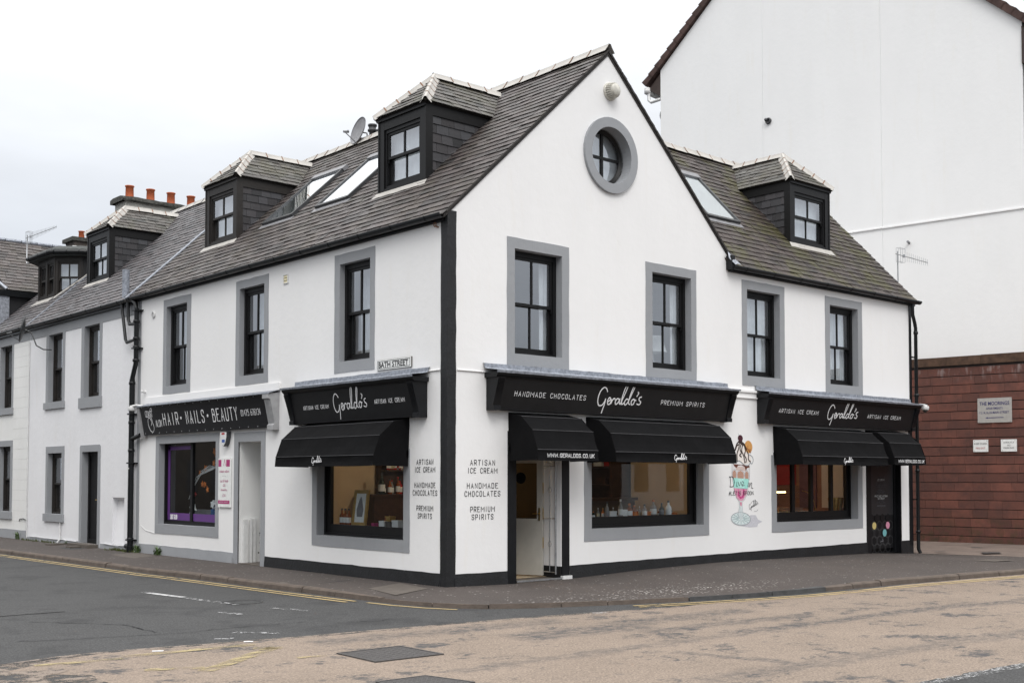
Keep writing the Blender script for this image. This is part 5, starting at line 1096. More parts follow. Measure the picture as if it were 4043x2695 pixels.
# street name plate
t = thing('street_sign', 'white street name plate with black border reading BATH STREET above the fascia', 'street sign', tuple(FL(1.42, 0, 3.56)))
mb = MB(); mb.box(FL, .935, 1.905, -.03, -.012, 3.555, 3.72); mb.build('plate', 'signw', t); mb = MB(); ringbox(mb, FL, .955, 1.885, 3.572, 3.703, .008, -.0325, -.030); mb.build('border', 'letterk', t)
mb = MB(); ringbox(mb, FL, .930, 1.910, 3.550, 3.725, .005, -.02, .0); mb.build('rusty_edge', 'stonec', t)
typeset(plane(FL(0, -.031, 0), (0, -1, 0), (0, 0, 1), (-1, 0, 0)), 'BATH STREET', -1.85, -1.00, 3.588, .098, 'lettering', 'letterk', t, .022)
# salon price board
t = thing('price_board', 'narrow white and magenta salon price board between window and passage', 'sign', tuple(FL(7.29, 0, 1.12)))
mb = MB(); mb.box(FL, 7.03, 7.55, -.035, -.012, 1.12, 2.12); mb.build('board', 'signw', t)
mb = MB(); mb.box(FL, 7.42, 7.54, -.038, -.0355, 1.95, 2.09); mb.box(FL, 7.06, 7.21, -.038, -.0355, 1.95, 2.09); mb.box(FL, 7.06, 7.54, -.038, -.0355, 1.19, 1.26); mb.build('colour_block', 'magenta', t)
T = plane(FL(7.29, -.036, 0), (0, -1, 0), (0, 0, 1), (-1, 0, 0))
mb = MB(); ribbon(mb, T, [(-.03, 1.97), (.01, 2.10)], .010); ribbon(mb, T, [(.05, 1.97), (.01, 2.10)], .010); mb.build('scissors_emblem', 'magenta', t)
for s_, z_, hw, h in (('coast salon', 1.83, .20, .055), ('cut & finish', 1.63, .17, .055), ('£22', 1.545, .05, .05), ('blowdry', 1.44, .13, .06), ('£14', 1.33, .06, .06)): typeset(T, s_, -hw, hw, z_, h, 'lettering', 'magenta', t)
typeset(T, 'special offer', -.08, .08, 1.745, .018, 'lettering', 'mgrey', t); typeset(plane(FL(7.29, -.0385, 0), (0, -1, 0), (0, 0, 1), (-1, 0, 0)), 'gelnew nails £12', -.19, .19, 1.21, .035, 'lettering', 'letter', t)
# alarm box
t = thing('alarm_box', 'shield-shaped alarm box with red, white and blue labels under the salon sign', 'alarm box', tuple(FL(7.22, 0, 2.5)))
sh_ = [(7.36, 2.66), (7.08, 2.66), (7.08, 2.55), (7.13, 2.42), (7.20, 2.36), (7.27, 2.38), (7.35, 2.50)]
mb = MB(); mb.plate(FL, sh_, -.10, -.01); mb.build('body', 'dgrey', t); mb = MB(); mb.plate(FL, [(7.22 + (u - 7.22) * .9, 2.52 + (z - 2.52) * .93) for u, z in sh_], -.108, -.10); mb.build('face', 'wplast', t)
mb = MB(); mb.box(FL, 7.16, 7.29, -.110, -.1085, 2.60, 2.64); mb.build('label', 'red', t); mb = MB(); mb.box(FL, 7.15, 7.27, -.110, -.1085, 2.44, 2.50); mb.build('label', simple('blue_print', (.04, .10, .35), .5, .1, 5, 0), t)
# vents and small fittings
t = thing('gable_vent', 'round cream ventilator cowl high in the gable above the round window', 'vent', tuple(FR(3.745, 0, 8.74)))
mb = MB(True); mb.lathe(FR(3.745, 0, 8.74), (0, -1, 0), [(.165, 0), (.165, .03), (.15, .04)], 28); mb.build('back_plate', 'ventc', t)
mb = MB(); 
for k in range(22): a_ = 2 * math.pi * k / 22; c_, s_ = math.cos(a_), math.sin(a_); mb.tube([(3.745 + .145 * c_, -.035, 8.74 + .145 * s_), (3.745 + .125 * c_, -.15, 8.74 + .125 * s_)], .010, 5)
mb.build('louvre', 'ventc', t); mb = MB(True); mb.lathe((3.745, -.14, 8.74), (0, -1, 0), [(.13, -.10), (.115, 0), (.112, .03), (.09, .05), (.01, .055)], 28); mb.build('cap', 'ventc', t)
mb = MB(True); mb.lathe(FL(10.78, 0, 5.44), (-1, 0, 0), [(.075, 0), (.075, .03), (.06, .04), (.055, .012), (.001, .012)], 20)
for k in range(4): mb.tube([FL(10.78 - .05, -.035, 5.40 + k * .027), FL(10.78 + .05, -.035, 5.40 + k * .027)], .006, 5)
tag(mb.build('wall_vent', 'wplast'), 'small round white wall vent left of the upper windows, near the downpipe top', 'vent')
t = thing('wall_vent', 'small square cream louvre vent between the upper Bath Street windows', 'vent', tuple(FL(4.96, 0, 5.52))); mb = MB(); ringbox(mb, FL, 4.88, 5.05, 5.43, 5.61, .015, -.02, .0); mb.build('frame', 'wplast', t)
mb = MB()
for k in range(3): mb.prism(FL, [(-.004, 5.445 + k * .05), (-.02, 5.445 + k * .05), (-.006, 5.493 + k * .05)], 4.895, 5.035)
mb.build('louvre', 'cream', t)
mb = MB(True); mb.lathe(FL(11.19, 0, 3.70), (-1, 0, 0), [(.03, 0), (.03, .07), (.035, .07), (.035, .09), (.001, .09)], 12); tag(mb.build('overflow_pipe', 'wplast'), 'stubby white overflow pipe on the wall above the salon sign', 'pipe')
mb = MB(True); mb.tube([FL(.27 + .030 * math.cos(k * .7), -.05, 5.80 + .034 * math.sin(k * .7)) for k in range(10)], .010, 6, False); mb.tube([FL(.25, -.05, 5.77), FL(.24, 0, 5.76)], .012, 6); tag(mb.build('eye_bolt', 'rust'), 'rusty iron ring bolt under the eaves at the corner', 'ring bolt')
# downpipes
def pipe_collars(mb, pts, r):
    for p in pts: mb.lathe((p[0], p[1], p[2] - .035), (0, 0, 1), [(r, 0), (r + .012, .004), (r + .012, .066), (r, .07)], 10)
t = thing('downpipe', 'black cast iron downpipe with branched head between the salon and the terraced house', 'downpipe', (-.1, 11.6, 0))
mb = MB(True); P = [(-.10, 11.50, 5.66), (-.10, 11.50, 4.42), (-.10, 11.52, 4.34), (-.10, 11.67, 4.06), (-.10, 11.69, 3.98), (-.10, 11.69, .10)]; mb.tube(P, [.055, .055, .055, .055, .064, .068], 12)
pipe_collars(mb, [(-.10, 11.50, z) for z in (5.35, 4.95, 4.75, 4.44)] + [(-.10, 11.69, z) for z in (3.92, 3.0, 2.35, .30)], .064); mb.tube([(-.1, 11.69, .14), (-.1, 11.69, -.0)], .085, 10); mb.tube([(-.10, 11.69, .13), (-.10, 11.90, .13)], .06, 10); mb.build('pipe', 'gutter', t)
mb = MB(True); mb.tube([(-.10, 11.50, 5.60), (-.10, 11.56, 5.78), (-.10, 11.72, 5.86), (-.12, 11.9, 5.88)], .05, 10); mb.tube([(-.10, 12.32, 5.84), (-.10, 12.30, 5.62), (-.10, 12.26, 5.55), (-.10, 12.10, 4.98), (-.10, 12.02, 4.90), (-.10, 11.55, 4.93)], .038, 10); mb.tube([(-.10, 11.98, 5.85), (-.10, 11.96, 5.45), (-.10, 11.88, 5.32), (-.10, 11.52, 5.30)], .04, 10); mb.tube([(-.10, 11.69, 2.62), (-.10, 11.3, 2.68), (-.10, 11.2, 2.70)], .05, 10); mb.build('branch', 'gutter', t)
mb = MB()
for y_, z_ in ((11.50, 5.6), (11.50, 4.72), (11.69, 3.2), (11.69, 2.06), (11.69, .28)): mb.box(FL, y_ - .16, y_ + .07, -.05, -.0, z_ - .015, z_ + .015); mb.box(FL, y_ - .085, y_ + .085, -.18, -.01, z_ - .016, z_ + .016)
mb.build('clip', 'gutter', t)
mb = MB(); mb.box(FWORLD, -.175, -.168, 11.64, 11.74, 1.92, 1.95); mb.build('sticker', 'wplast', t)
t = thing('downpipe', 'slim black downpipe at the far right end of the corner building', 'downpipe', (14.2, -.08, 0))
mb = MB(True); mb.tube([(14.08, -.10, 5.86), (14.09, -.10, 5.62), (14.20, -.09, 5.42), (14.25, -.08, 5.32), (14.255, -.08, .34), (14.255, -.08, .04), (14.27, -.12, -.06)], .042, 10); pipe_collars(mb, [(14.255, -.08, z) for z in (5.2, 3.7, 1.9, .45)], .044); mb.build('pipe', 'gutter', t)
mb = MB()
for z_ in (4.6, 2.6, 1.2): mb.box(FR, 14.12, 14.30, -.04, .0, z_, z_ + .03)
mb.build('clip', 'gutter', t)
mb = MB(True); mb.tube([(.05, 12.47, 5.98), (.05, 12.47, 6.70)], .085, 14); tag(mb.build('vent_pipe', 'lead'), 'grey vent pipe standing in front of the slate roof above the downpipe', 'vent pipe')
mb = MB(True); mb.tube([(-.008, 11.42, 3.0), (-.008, 11.43, 2.2), (-.008, 11.41, .74), (-.008, 11.32, .62), (-.008, 11.06, .52), (-.008, 10.6, .47)], .006, 5); tag(mb.build('cable', 'wplast'), 'thin white cable curving down the wall beside the salon window', 'cable')
# cameras
def camera_unit(F, u, w_, z, label, s_):
    t = thing('security_camera', label, 'security camera', tuple(F(u, w_, z)))
    mb = MB(True); mb.lathe(F(u, w_, z), (0, 0, -1), [(.085, 0), (.09, .02), (.09, .07), (.075, .09)], 20); mb.build('housing', 'wplast', t)
    mb = MB(True); mb.lathe(F(u, w_, z - .085), (0, 0, -1), [(.066, 0), (.06, .03), (.03, .055), (.001, .06)], 18); mb.build('dome', 'dgrey', t)
    mb = MB(True); mb.tube([F(u, w_, z + .02), F(u - s_ * .2, w_ + .02, z + .03), F(u - s_ * .3, min(w_ + .2, -.01), z + .01)], .026, 8); mb.tube([F(u, w_, z - .0), F(u, w_, z + .035)], .05, 12); mb.build('arm', 'wplast', t)
camera_unit(FL, 11.30, -.27, 3.34, 'pale dome camera by the downpipe at the left end of the salon sign', 1)
camera_unit(FR, 14.40, -.22, 3.44, 'pale dome camera on the right end of the rightmost fascia', 1)
# roof fittings
def dish(c, r, aim, label, post, mat='dgrey', arm=None, grp=None):
    t = thing('satellite_dish', label, 'satellite dish', tuple(c)); c = Vector(c); aim = Vector(aim).normalized(); ref = Vector((0, 0, 1)); x = aim.cross(ref).normalized(); y = x.cross(aim)
    mb = MB(True); rings = []
    for k in range(7): q = r * k / 6 + .001; rings.append([c + (x * math.cos(a_) + y * math.sin(a_)) * q + aim * (q * q * .45) for a_ in [2 * math.pi * i / 28 for i in range(28)]])
    rings += [[p + aim * .006 for p in rings[-1]]] + [[p - aim * .02 for p in rg] for rg in rings[::-1]]; mb.grid(rings, True); mb.build('dish', mat, t)
    f = c + aim * r * 1.15 - y * r * .55; mb = MB(True); mb.tube([c - y * r * .9 + aim * .02, f - aim * .05], .012, 6); mb.tube([c - aim * .02, c - aim * .08], .03, 8); mb.tube([c - aim * .07] + [Vector(p) for p in post], .018, 8); mb.build('arm', mat, t)
    mb = MB(True); mb.tube([f, f + (c - f).normalized() * .11], .028, 10); mb.tube([f + (c - f).normalized() * .1, f + (c - f).normalized() * .13], .036, 10); mb.build('receiver', mat, t); return t
dish((3.70, 7.98, 9.79), .33, (-.96, .12, .25), 'grey dish seen edge-on above the ridge, left of the tallest dormer', [(3.75, 7.75, 9.7), (3.75, 7.7, 9.4)], 'mgrey')
dish((-.60, 17.50, 5.67), .34, (-.90, .38, .18), 'dark dish on a curved arm below the terraced house gutter', [(-.45, 17.35, 5.6), (-.35, 17.25, 5.25), (-.2, 17.15, 5.15), (0, 17.1, 5.15)], 'dgrey')
t = thing('flue_terminal', 'squat black boiler flue on the ridge beside the dish', 'flue', (3.75, 7.5, 9.5))
mb = MB(True); mb.lathe((3.75, 7.53, 9.50), (0, 0, 1), [(.075, 0), (.075, .18), (.11, .19), (.11, .23), (.085, .24), (.085, .30), (.105, .31), (.105, .35), (.03, .37)], 18); mb.build('cowl', 'dgrey', t)
mb = MB(True); mb.lathe((3.80, 7.33, 9.50), (0, 0, 1), [(.07, 0), (.07, .14), (.09, .15), (.07, .20), (.03, .21), (.028, .33), (.038, .33), (.038, .37), (.01, .38)], 16); mb.build('side_flue', 'dgrey', t)
mb = MB(True); mb.tube([(3.80, 7.33, 9.72), (3.80, 7.33, 9.82)], .03, 12); mb.build('white_band', 'wplast', t)
mb = MB(True); mb.tube([(3.85, 12.0, 9.72), (3.85, 11.3, 9.62)], .075, 10); tag(mb.build('spare_ridge_tile', 'chimcap'), 'mossy half-round tile lying on the ridge behind the left dormer', 'ridge tile')
def aerial(base, top, d, n, label, bend=None):
    t = thing('tv_aerial', label, 'aerial', base); d = Vector(d).normalized(); top = Vector(top); pth = [base] + (bend or []) + [tuple(top + Vector((0, 0, .08)))]
    mb = MB(True); mb.tube(pth, .017, 6); mb.build('pole', 'metal', t); L = n * .12; v = Vector((0, 0, 1))
    mb = MB(True); mb.tube([top - d * .1, top + d * L], .010, 5); mb.lathe(tuple(top + d * .28 - v * .035), tuple(v), [(.03, 0), (.03, .07)], 8)
    for k in range(n): p = top + d * (.34 + (L - .36) * k / (n - 1)); h = .125 - .004 * k; mb.tube([p - v * h, p + v * h], .0045, 4)
    for q in (.03, .13, .24): p = top + d * q; side = Vector((-d.y, d.x, 0)) * .06; h = .17; mb.tube([p - v * h + side, p + v * h + side], .005, 4); mb.tube([p - v * h - side, p + v * h - side], .005, 4); mb.tube([p + v * h - side, p + v * h + side], .005, 4); mb.tube([p - v * h - side, p - v * h + side], .005, 4)
    mb.build('elements', 'metal', t); return t
aerial((.95, 21.2, 8.20), (.90, 21.74, 9.02), (.0, -1, -.02), 20, 'thin tv aerial on a bent pole beside the dark bay dormer', [(.85, 21.6, 8.20), (.9, 21.74, 8.32)])
aerial((14.22, .50, 6.45), (14.45, .48, 7.20), (1, 0, -.02), 12, 'tv aerial standing against the tall white gable at the right', [(14.44, .48, 6.50), (14.45, .48, 6.56)])

# ------------------------------------------------------------------ the terraced house and the one beyond
H = thing('terraced_house', 'white painted terraced house next to the salon with grey sills and slate roof', 'house', (0, 15, 0))
N1 = ((17.28 - .99, 17.28, 3.73, 5.55), (13.85, 14.82, 3.74, 5.55), (16.24, 17.23, .76, 2.37), (13.85, 14.85, .08, 2.37))
mb = MB(); wall_faces(mb, FL, 11.6, 18.72, -.15, 6.05, list(N1) + [(12.27, 12.95, .13, 1.25)])
mb.face([FL(12.27, .16, 1.19), FL(12.95, .16, 1.19), FL(12.95, 0, 1.25), FL(12.27, 0, 1.25)]); mb.face([FL(12.27, .16, 1.19), FL(12.95, .16, 1.19), FL(12.95, .02, .13), FL(12.27, .02, .13)]); mb.face([FL(12.95, .16, 1.19), FL(12.95, 0, 1.25), FL(12.95, 0, .13), FL(12.95, .02, .13)]); mb.face([FL(12.27, .16, 1.19), FL(12.27, 0, 1.25), FL(12.27, 0, .13), FL(12.27, .02, .13)])
mb.build('wall', 'white_n', H)
mb = MB(); mb.box(FL, 11.86, 18.7, -.010, .01, 5.55, 5.84); mb.cut()
rough_band(FL, 15.05, 18.70, -.15, .10, -.018, mb=mb, j=.018); mb.cut(); rough_band(FL, 11.78, 13.62, -.15, .11, -.018, mb=mb, j=.018); mb.build('grey_band', 'grey', H)
mb = MB()
mb.tube([FL(y_, -.035, .115 + rnd(-.01, .01)) for y_ in [15.1 + .3 * k for k in range(12)]], .010, 5); mb.cut(); mb.tube([FL(y_, -.035, .12 + rnd(-.012, .012)) for y_ in [11.85 + .22 * k for k in range(8)]], .010, 5); mb.build('paint_ridge', 'letter', H)
def simple_window(F, i, o, parent, sill=None, lintel=None, door=False):
    ob = sash(F, i[0], i[1], i[2], i[3], .12, parent, bw=.06, bars=False, mat='frameb'); mb = MB()
    mb.grid([[F(i[0], .14, i[2]), F(i[0], -.012, i[2]), F(o[0], -.012, i[2]), F(o[0], .01, i[2])], [F(i[0], .14, i[3]), F(i[0], -.012, i[3]), F(o[0], -.012, i[3]), F(o[0], .01, i[3])]])
    mb.grid([[F(i[1], .14, i[2]), F(i[1], -.012, i[2]), F(o[1], -.012, i[2]), F(o[1], .01, i[2])], [F(i[1], .14, i[3]), F(i[1], -.012, i[3]), F(o[1], -.012, i[3]), F(o[1], .01, i[3])]])
    mb.face([F(i[0], -.012, i[3]), F(i[1], -.012, i[3]), F(i[1], .14, i[3]), F(i[0], .14, i[3])])
    if lintel: mb.box(F, o[0], o[1], -.014, .01, i[3], lintel)
    mb.build('surround', 'grey', ob)
    if sill: m2_ = MB(); m2_.box(F, o[0] - .03, o[1] + .05, -.055, .2, sill, i[2]); m2_.build('sill', 'grey', ob)
    drape(F, i[0], i[1], i[2], i[3], .42, ob, 'curtain'); return ob
simple_window(FL, N1[0], (16.12, 17.46), H, 3.55); simple_window(FL, N1[1], (13.70, 15.01), H, 3.47); simple_window(FL, N1[2], (16.06, 17.37), H, .56, 2.55)
mb = MB(); ringbox(mb, FL, 13.85, 14.85, .06, 2.37, .08, .15, .23, .12); mb.box(FL, 13.93, 14.77, .18, .22, .12, 2.3)
for z_ in (.3, .95): mb.box(FL, 14.03, 14.67, .172, .182, z_, z_ + .5)
hd_ = mb.build('door', 'frame', H); mb = MB(); mb.box(FL, 14.3, 14.42, .166, .175, 1.15, 1.18); mb.build('letterbox', 'brass', hd_)
mb = MB(); 
for a_, b_ in ((13.70, 13.85), (14.85, 15.0)): mb.box(FL, a_, b_, -.014, .17, -.05, 2.372)
mb.plate(FL, [(13.70, 2.37), (15.0, 2.37), (15.0, 2.50), (14.96, 2.54), (13.74, 2.54), (13.70, 2.50)], -.014, .17); mb.build('surround', 'grey', hd_)
mb = MB(True); mb.tube([FL(18.70, -.02, .05), FL(18.72, -.02, 3.0), FL(18.71, -.02, 5.5)], .014, 6); mb.tube([FL(16.22, -.03, .55), FL(16.20, -.03, .12), FL(16.22, -.10, .03)], .020, 6); mb.build('cable', 'wplast', H)
mb = MB(); mb.box(FL, 12.12, 18.72, .02, .05, 5.8, 6.0); H0 = H
slates([wl_(-.13, 12.22), wl_(3.7, 12.22), wl_(3.7, 18.78), wl_(-.13, 18.78)], (0, 1, 0), 'slaten', 'roof', H)
mb = MB(); mb.plate(FR, [(-.10, zL(-.10) - .012), (wr_, zr_ - .012), (7.30, z2(7.30) - .012), (7.30, z2(7.30) - .07), (wr_, zr_ - .09), (-.10, zL(-.10) - .07)], 12.12, 18.77); mb.build('roof_deck', 'mortar', H)
t1, j1 = MB(), MB(); rolltile(t1, j1, (wr_, 18.7, zr_ + .04), (wr_, 12.2, zr_ + .04), .12, .05, .5); t1.build('ridge', 'tile', H); j1.build('ridge_joint', 'lead', H)
gutter(FL, 12.05, 18.75, -.125, 5.905, .060, 'gutter', H); mb = MB(); mb.box(FL, 11.9, 18.7, -.08, -.005, 5.80, 5.86); mb.build('eaves_board', 'gutter', H)
dormer(FL, 16.02, 17.50, 1.10, 0, 0, 9.20, 8.47, zL, H)
mb = MB()
for i_ in range(12): w_ = -.1 + 3.8 * i_ / 12; mb.box(lambda u, w__, z: (w__, u, zL(w__) + z), 18.72, 18.80, w_, w_ + .32, .02, .05)
mb.build('party_flashing', 'lead', H)
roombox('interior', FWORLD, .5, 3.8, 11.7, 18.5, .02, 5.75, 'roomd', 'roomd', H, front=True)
c = thing('chimney', 'long rendered chimney stack with mossy cope and four red pots on the terrace ridge', 'chimney', (3.8, 19, 9.2))
cy0, cy1 = 19.0, 19.85
mb = MB(); mb.box(FWORLD, 2.82, 5.25, cy0 + .06, cy1 - .06, 8.2, 9.99); mb.build('stack', 'chim', c)
mb = MB(); n = 16; rows = []
for i in range(n + 1):
    x = 2.70 + 2.66 * i / n; j = lambda: rnd(-.012, .012); rows.append([(x, cy0 - .03 + j(), 9.98 + j()), (x, cy0 - .05 + j(), 10.02 + j()), (x, cy0 - .03 + j(), 10.12 + j()), (x, cy0 + .15, 10.15 + j()), (x, cy1 - .15, 10.15 + j()), (x, cy1 + .04, 10.11 + j()), (x, cy1 + .04, 9.98)])
mb.grid(rows); mb.face(rows[0]); mb.face(rows[-1]); mb.build('cope', 'chimcap', c)
mb = MB(); mb.plate(FR, [(4.45, 9.35), (4.75, 9.35), (4.60, 9.62)], cy0 - .06, cy0 + .08); mb.build('lead_gablet', 'lead', c)
for k in range(4):
    x = 3.10 + k * .665; mb = MB(True); r0 = .125; dz = .02 * k; mb.lathe((x, cy0 + .40, 10.14), (0, 0, 1), [(r0 + .01, 0), (r0, .04), (r0 - .008, .36), (r0 + .012, .37), (r0 + .014, .40), (r0 - .02, .405), (r0 - .03, .30)], 20, False); mb.build('pot', 'terra', c)

G_ = thing('terraced_house', 'cream-white terraced house at the far left edge with dark bay dormer', 'house', (0, 21, 0))
F1 = ((20.15, 21.12, 3.73, 5.54), (20.15, 21.1, .75, 2.62))
mb = MB(); wall_faces(mb, FL, 18.72, 40, -.15, 6.05, list(F1)); mb.build('wall', 'white_f', G_)
mb = MB(); mb.box(FL, 18.74, 27, -.008, .01, 5.55, 5.84); mb.cut(); rough_band(FL, 18.74, 27, -.15, .25, -.014, mb=mb); mb.build('grey_band', 'grey', G_)
mb = MB()
for k in range(18): z_ = .5 + k * .29; mb.box(FL, 18.76, 20.0, -.003, .0, z_, z_ + .006)
mb.build('course_lines', 'joint', G_)
simple_window(FL, F1[0], (20.02, 21.25), G_, 3.54); simple_window(FL, F1[1], (19.98, 21.22), G_, .54, 2.79)
mb = MB(True); mb.tube([FL(18.80, -.02, .55), FL(19.0, -.02, .58), FL(19.25, -.02, .56), FL(19.32, -.02, .50)], .012, 5); mb.tube([FL(18.75, -.012, .1), FL(18.75, -.012, 5.5)], .010, 5); mb.build('cable', 'dgrey', G_)
slates([wl_(-.13, 18.80), wl_(3.7, 18.80), wl_(3.7, 27), wl_(-.13, 27)], (0, 1, 0), 'slaten', 'roof', G_)
mb = MB(); mb.plate(FR, [(-.10, zL(-.10) - .012), (wr_, zr_ - .012), (7.30, z2(7.30) - .012), (7.30, z2(7.30) - .07), (wr_, zr_ - .09), (-.10, zL(-.10) - .07)], 18.79, 40); mb.build('roof_deck', 'mortar', G_)
gutter(FL, 18.76, 27, -.125, 5.925, .060, 'gutter', G_); mb = MB(); mb.box(FL, 18.76, 27, -.08, -.005, 5.80, 5.86); mb.build('eaves_board', 'gutter', G_)
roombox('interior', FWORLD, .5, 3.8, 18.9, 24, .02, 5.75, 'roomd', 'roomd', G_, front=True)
# canted bay dormer with flat roof
def PW(p, q):
    p, q = Vector(p), Vector(q); d = (q - p).normalized(); n = Vector((d.y, -d.x)); n = n if n.x > 0 else -n
    return lambda u, w_, z: (p.x + d.x * u + n.x * w_, p.y + d.y * u + n.y * w_, z), (q - p).length
bd = None; zt = 8.14; bays = [((1.01, 21.04), (1.01, 19.72), 6.93), ((1.01, 19.72), (1.60, 19.15), 6.93), ((1.01, 21.04), (1.60, 21.6), 6.93)]
mb = MB(); wins = []
for (p, q, zb_) in bays:
    Fb, L_ = PW(p, q); mb.box(Fb, -.02, .09, -.0, .12, zb_, zt); mb.box(Fb, L_ - .09, L_ + .02, -.0, .12, zb_, zt); mb.box(Fb, 0, L_, .004, .12, zt - .10, zt + .05); mb.box(Fb, 0, L_, .004, .12, zb_, zb_ + .14)
    if L_ > 1: mb.box(Fb, L_ / 2 - .07, L_ / 2 + .07, .0, .12, zb_, zt); wins += [(Fb, .09, L_ / 2 - .07, zb_), (Fb, L_ / 2 + .07, L_ - .09, zb_)]
    else: wins.append((Fb, .09, L_ - .09, zb_))
bd = mb.build('bay_dormer', 'frameb', G_)
for Fb, a_, b_, zb_ in wins:
    s_ = sash(Fb, a_, b_, zb_ + .14, zt - .10, .02, bd, bw=.02, mat='frameb', name='sash_window')
    for ch in list(s_.children): ch.parent = bd
    d_ = MB(); d_.face([Fb(a_, .25, zb_ + .14), Fb(b_, .25, zb_ + .14), Fb(b_, .25, zt), Fb(a_, .25, zt)]); d_.build('curtain', 'roomd' if a_ > .1 and b_ - a_ > .5 else 'curtain', bd)
mb = MB()
Fc, Lc = PW((1.60, 19.15), (2.4, 19.15)); mb.box(Fc, -.02, .10, 0, .1, zL(1.5), zt + .05); mb.face([(1.6, 19.16, zL(1.6)), (1.6, 19.16, zt + .05), (2.35, 19.16, zt + .05)]); mb.build('cheek', 'slatec', bd)
oc = [(.80, 21.30), (.86, 19.62), (1.52, 18.98), (2.5, 18.98), (2.5, 22.0), (1.4, 21.9)]; ic = [(1.05, 21.0), (1.08, 19.8), (1.62, 19.25), (2.5, 19.25), (2.5, 21.5), (1.6, 21.5)]
mb = MB(); mb.grid([[(x, y, zt + .04) for x, y in oc], [(x, y, zt + .22) for x, y in oc], [(x, y, zt + .36) for x, y in ic]], True); mb.face([(x, y, zt + .36) for x, y in ic]); mb.face([(x, y, zt + .04) for x, y in oc]); mb.build('flat_roof', simple('felt_roof', (.045, .05, .048), .8, .3, 9, .4), bd)
mb = MB(True); q = [(oc[i][0] - .03, oc[i][1], zt + .13) for i in (0, 1)] + [(oc[2][0], oc[2][1] - .04, zt + .13), (oc[3][0], oc[3][1] - .04, zt + .13)]; mb.tube(q, .062, 8)
for i_ in range(3):
    a_, b_ = Vector(q[i_]), Vector(q[i_ + 1])
    for f in (.1, .5, .9): c_ = a_.lerp(b_, f); dd = (b_ - a_).normalized() * .02; mb.tube([c_ - dd, c_ + dd], .072, 8)
mb.build('gutter', 'gutter', bd)
mb = MB(True); mb.lathe((1.75, 20.1, zt + .34), (0, 0, 1), [(.06, 0), (.06, .06), (.13, .08), (.15, .11), (.10, .15), (.01, .16)], 18); mb.build('roof_vent', 'wplast', bd)
mb = MB(); mb.grid([[(1.0, 21.1 - .14 * k, zL(1.0) + .04) for k in range(11)], [(.84, 21.25 - .15 * k, zL(.84) + .035) for k in range(11)]]); mb.grid([[(1.0, 19.7, zL(1.0) + .04), (1.6, 19.1, zL(1.6) + .04), (1.9, 19.1, zL(1.9) + .04)], [(.9, 19.55, zL(.9) + .03), (1.5, 18.97, zL(1.5) + .03), (1.9, 18.95, zL(1.9) + .03)]]); mb.build('apron', 'tile', bd)
# big cross dormer at the frame edge: slated side cheek, roof falling towards us
mb = MB(); mb.plate(lambda u, w_, z: (u, w_, z), [(.30, 6.2), (.36, 7.36), (1.7, 7.40), (1.7, 7.7), (.3, 6.3)][:0] or [(.42, zL(.42)), (.42, 7.36), (1.50, 7.36), (1.50, zL(1.5))], 22.52, 22.6); xd = mb.build('cross_dormer', 'slatec', G_)
mb = MB(); mb.box(FWORLD, .36, .64, 22.44, 22.53, zL(.36) - .05, 7.36); mb.build('corner_post', 'leadb', xd)
mb = MB(); mb.box(FWORLD, .25, 1.7, 22.40, 22.55, 7.28, 7.46); mb.build('gutter', 'gutter', xd)
slates([(.55, 22.42, 7.47), (3.2, 22.42, 7.47), (4.4, 24.6, 9.40), (.2, 24.6, 9.40)], (1, 0, 0), 'slate', 'roof', xd, .17, .30)
mb = MB(); mb.face([(-.3, 22.44, 7.44), (3.2, 22.44, 7.44), (4.4, 24.6, 9.37), (-.3, 24.6, 9.37)]); mb.build('roof_deck', 'mortar', xd); mb = MB()
for k in range(9): mb.tube([(-.3 + .5 * k, 24.6, 9.42), (.17 + .5 * k, 24.6, 9.43)], .07, 8)
mb.build('lead_ridge', 'lead', xd); mb = MB(); mb.tube([(.55, 22.42, 7.50), (.15, 22.9, 8.0), (-.1, 23.4, 8.5)], .05, 6); mb.build('hip_lead', 'leadb', xd)
c = thing('chimney', 'small dark stone chimney with two red pots far along the terrace', 'chimney', (3.9, 25, 9.4))
mb = MB(); mb.box(FWORLD, 3.60, 4.9, 25.0, 25.8, 9.0, 9.80); mb.build('stack', 'stonec', c); mb = MB(); mb.box(FWORLD, 3.50, 5.0, 24.93, 25.87, 9.80, 9.93); mb.build('cope', 'chimcap', c)
for x, m_, h_ in ((3.95, 'terra', .29), (4.22, 'terra', .34), (4.5, 'terra', .30)):
    mb = MB(True); mb.lathe((x, 25.3, 9.92), (0, 0, 1), [(.10, 0), (.09, h_ - .03), (.11, h_ - .02), (.11, h_), (.07, h_)], 16, False); mb.build('pot', m_, c)

# ------------------------------------------------------------------ apartments and red wall at the right
A = thing('apartment_building', 'tall white roughcast gable end of an apartment building behind the shop', 'building', tuple(FW(0, .1, 0)))
sl0, sr0 = 9.20, -2.17; zl0, zr0 = 15.06, 13.75; sa = 4.38; za = 19.55
def s_split(v0, v1):
    return None
mb = MB(); W_ = .12
def gz(s_): return zl0 + (9.20 - s_) * (za - zl0) / (9.20 - sa) if s_ > sa else zr0 + (s_ - sr0) * (za - zr0) / (sa - sr0)
for a_, b_ in ((sr0, 1.707), (1.712, 5.468), (5.473, sl0)):
    pts = [(a_, 8.82), (b_, 8.82), (b_, gz(b_))] + ([(sa, za)] if a_ < sa < b_ else []) + [(a_, gz(a_))]; mb.plate(FW, pts, W_ - .008, W_ + .25); mb.plate(FW, [(a_, 0), (b_, 0), (b_, 8.81), (a_, 8.81)], W_, W_ + .25)
mb.plate(FW, [(sr0, 0), (sl0, 0), (sl0, 14.9), (sr0, 13.6)], W_ + .02, W_ + 12)
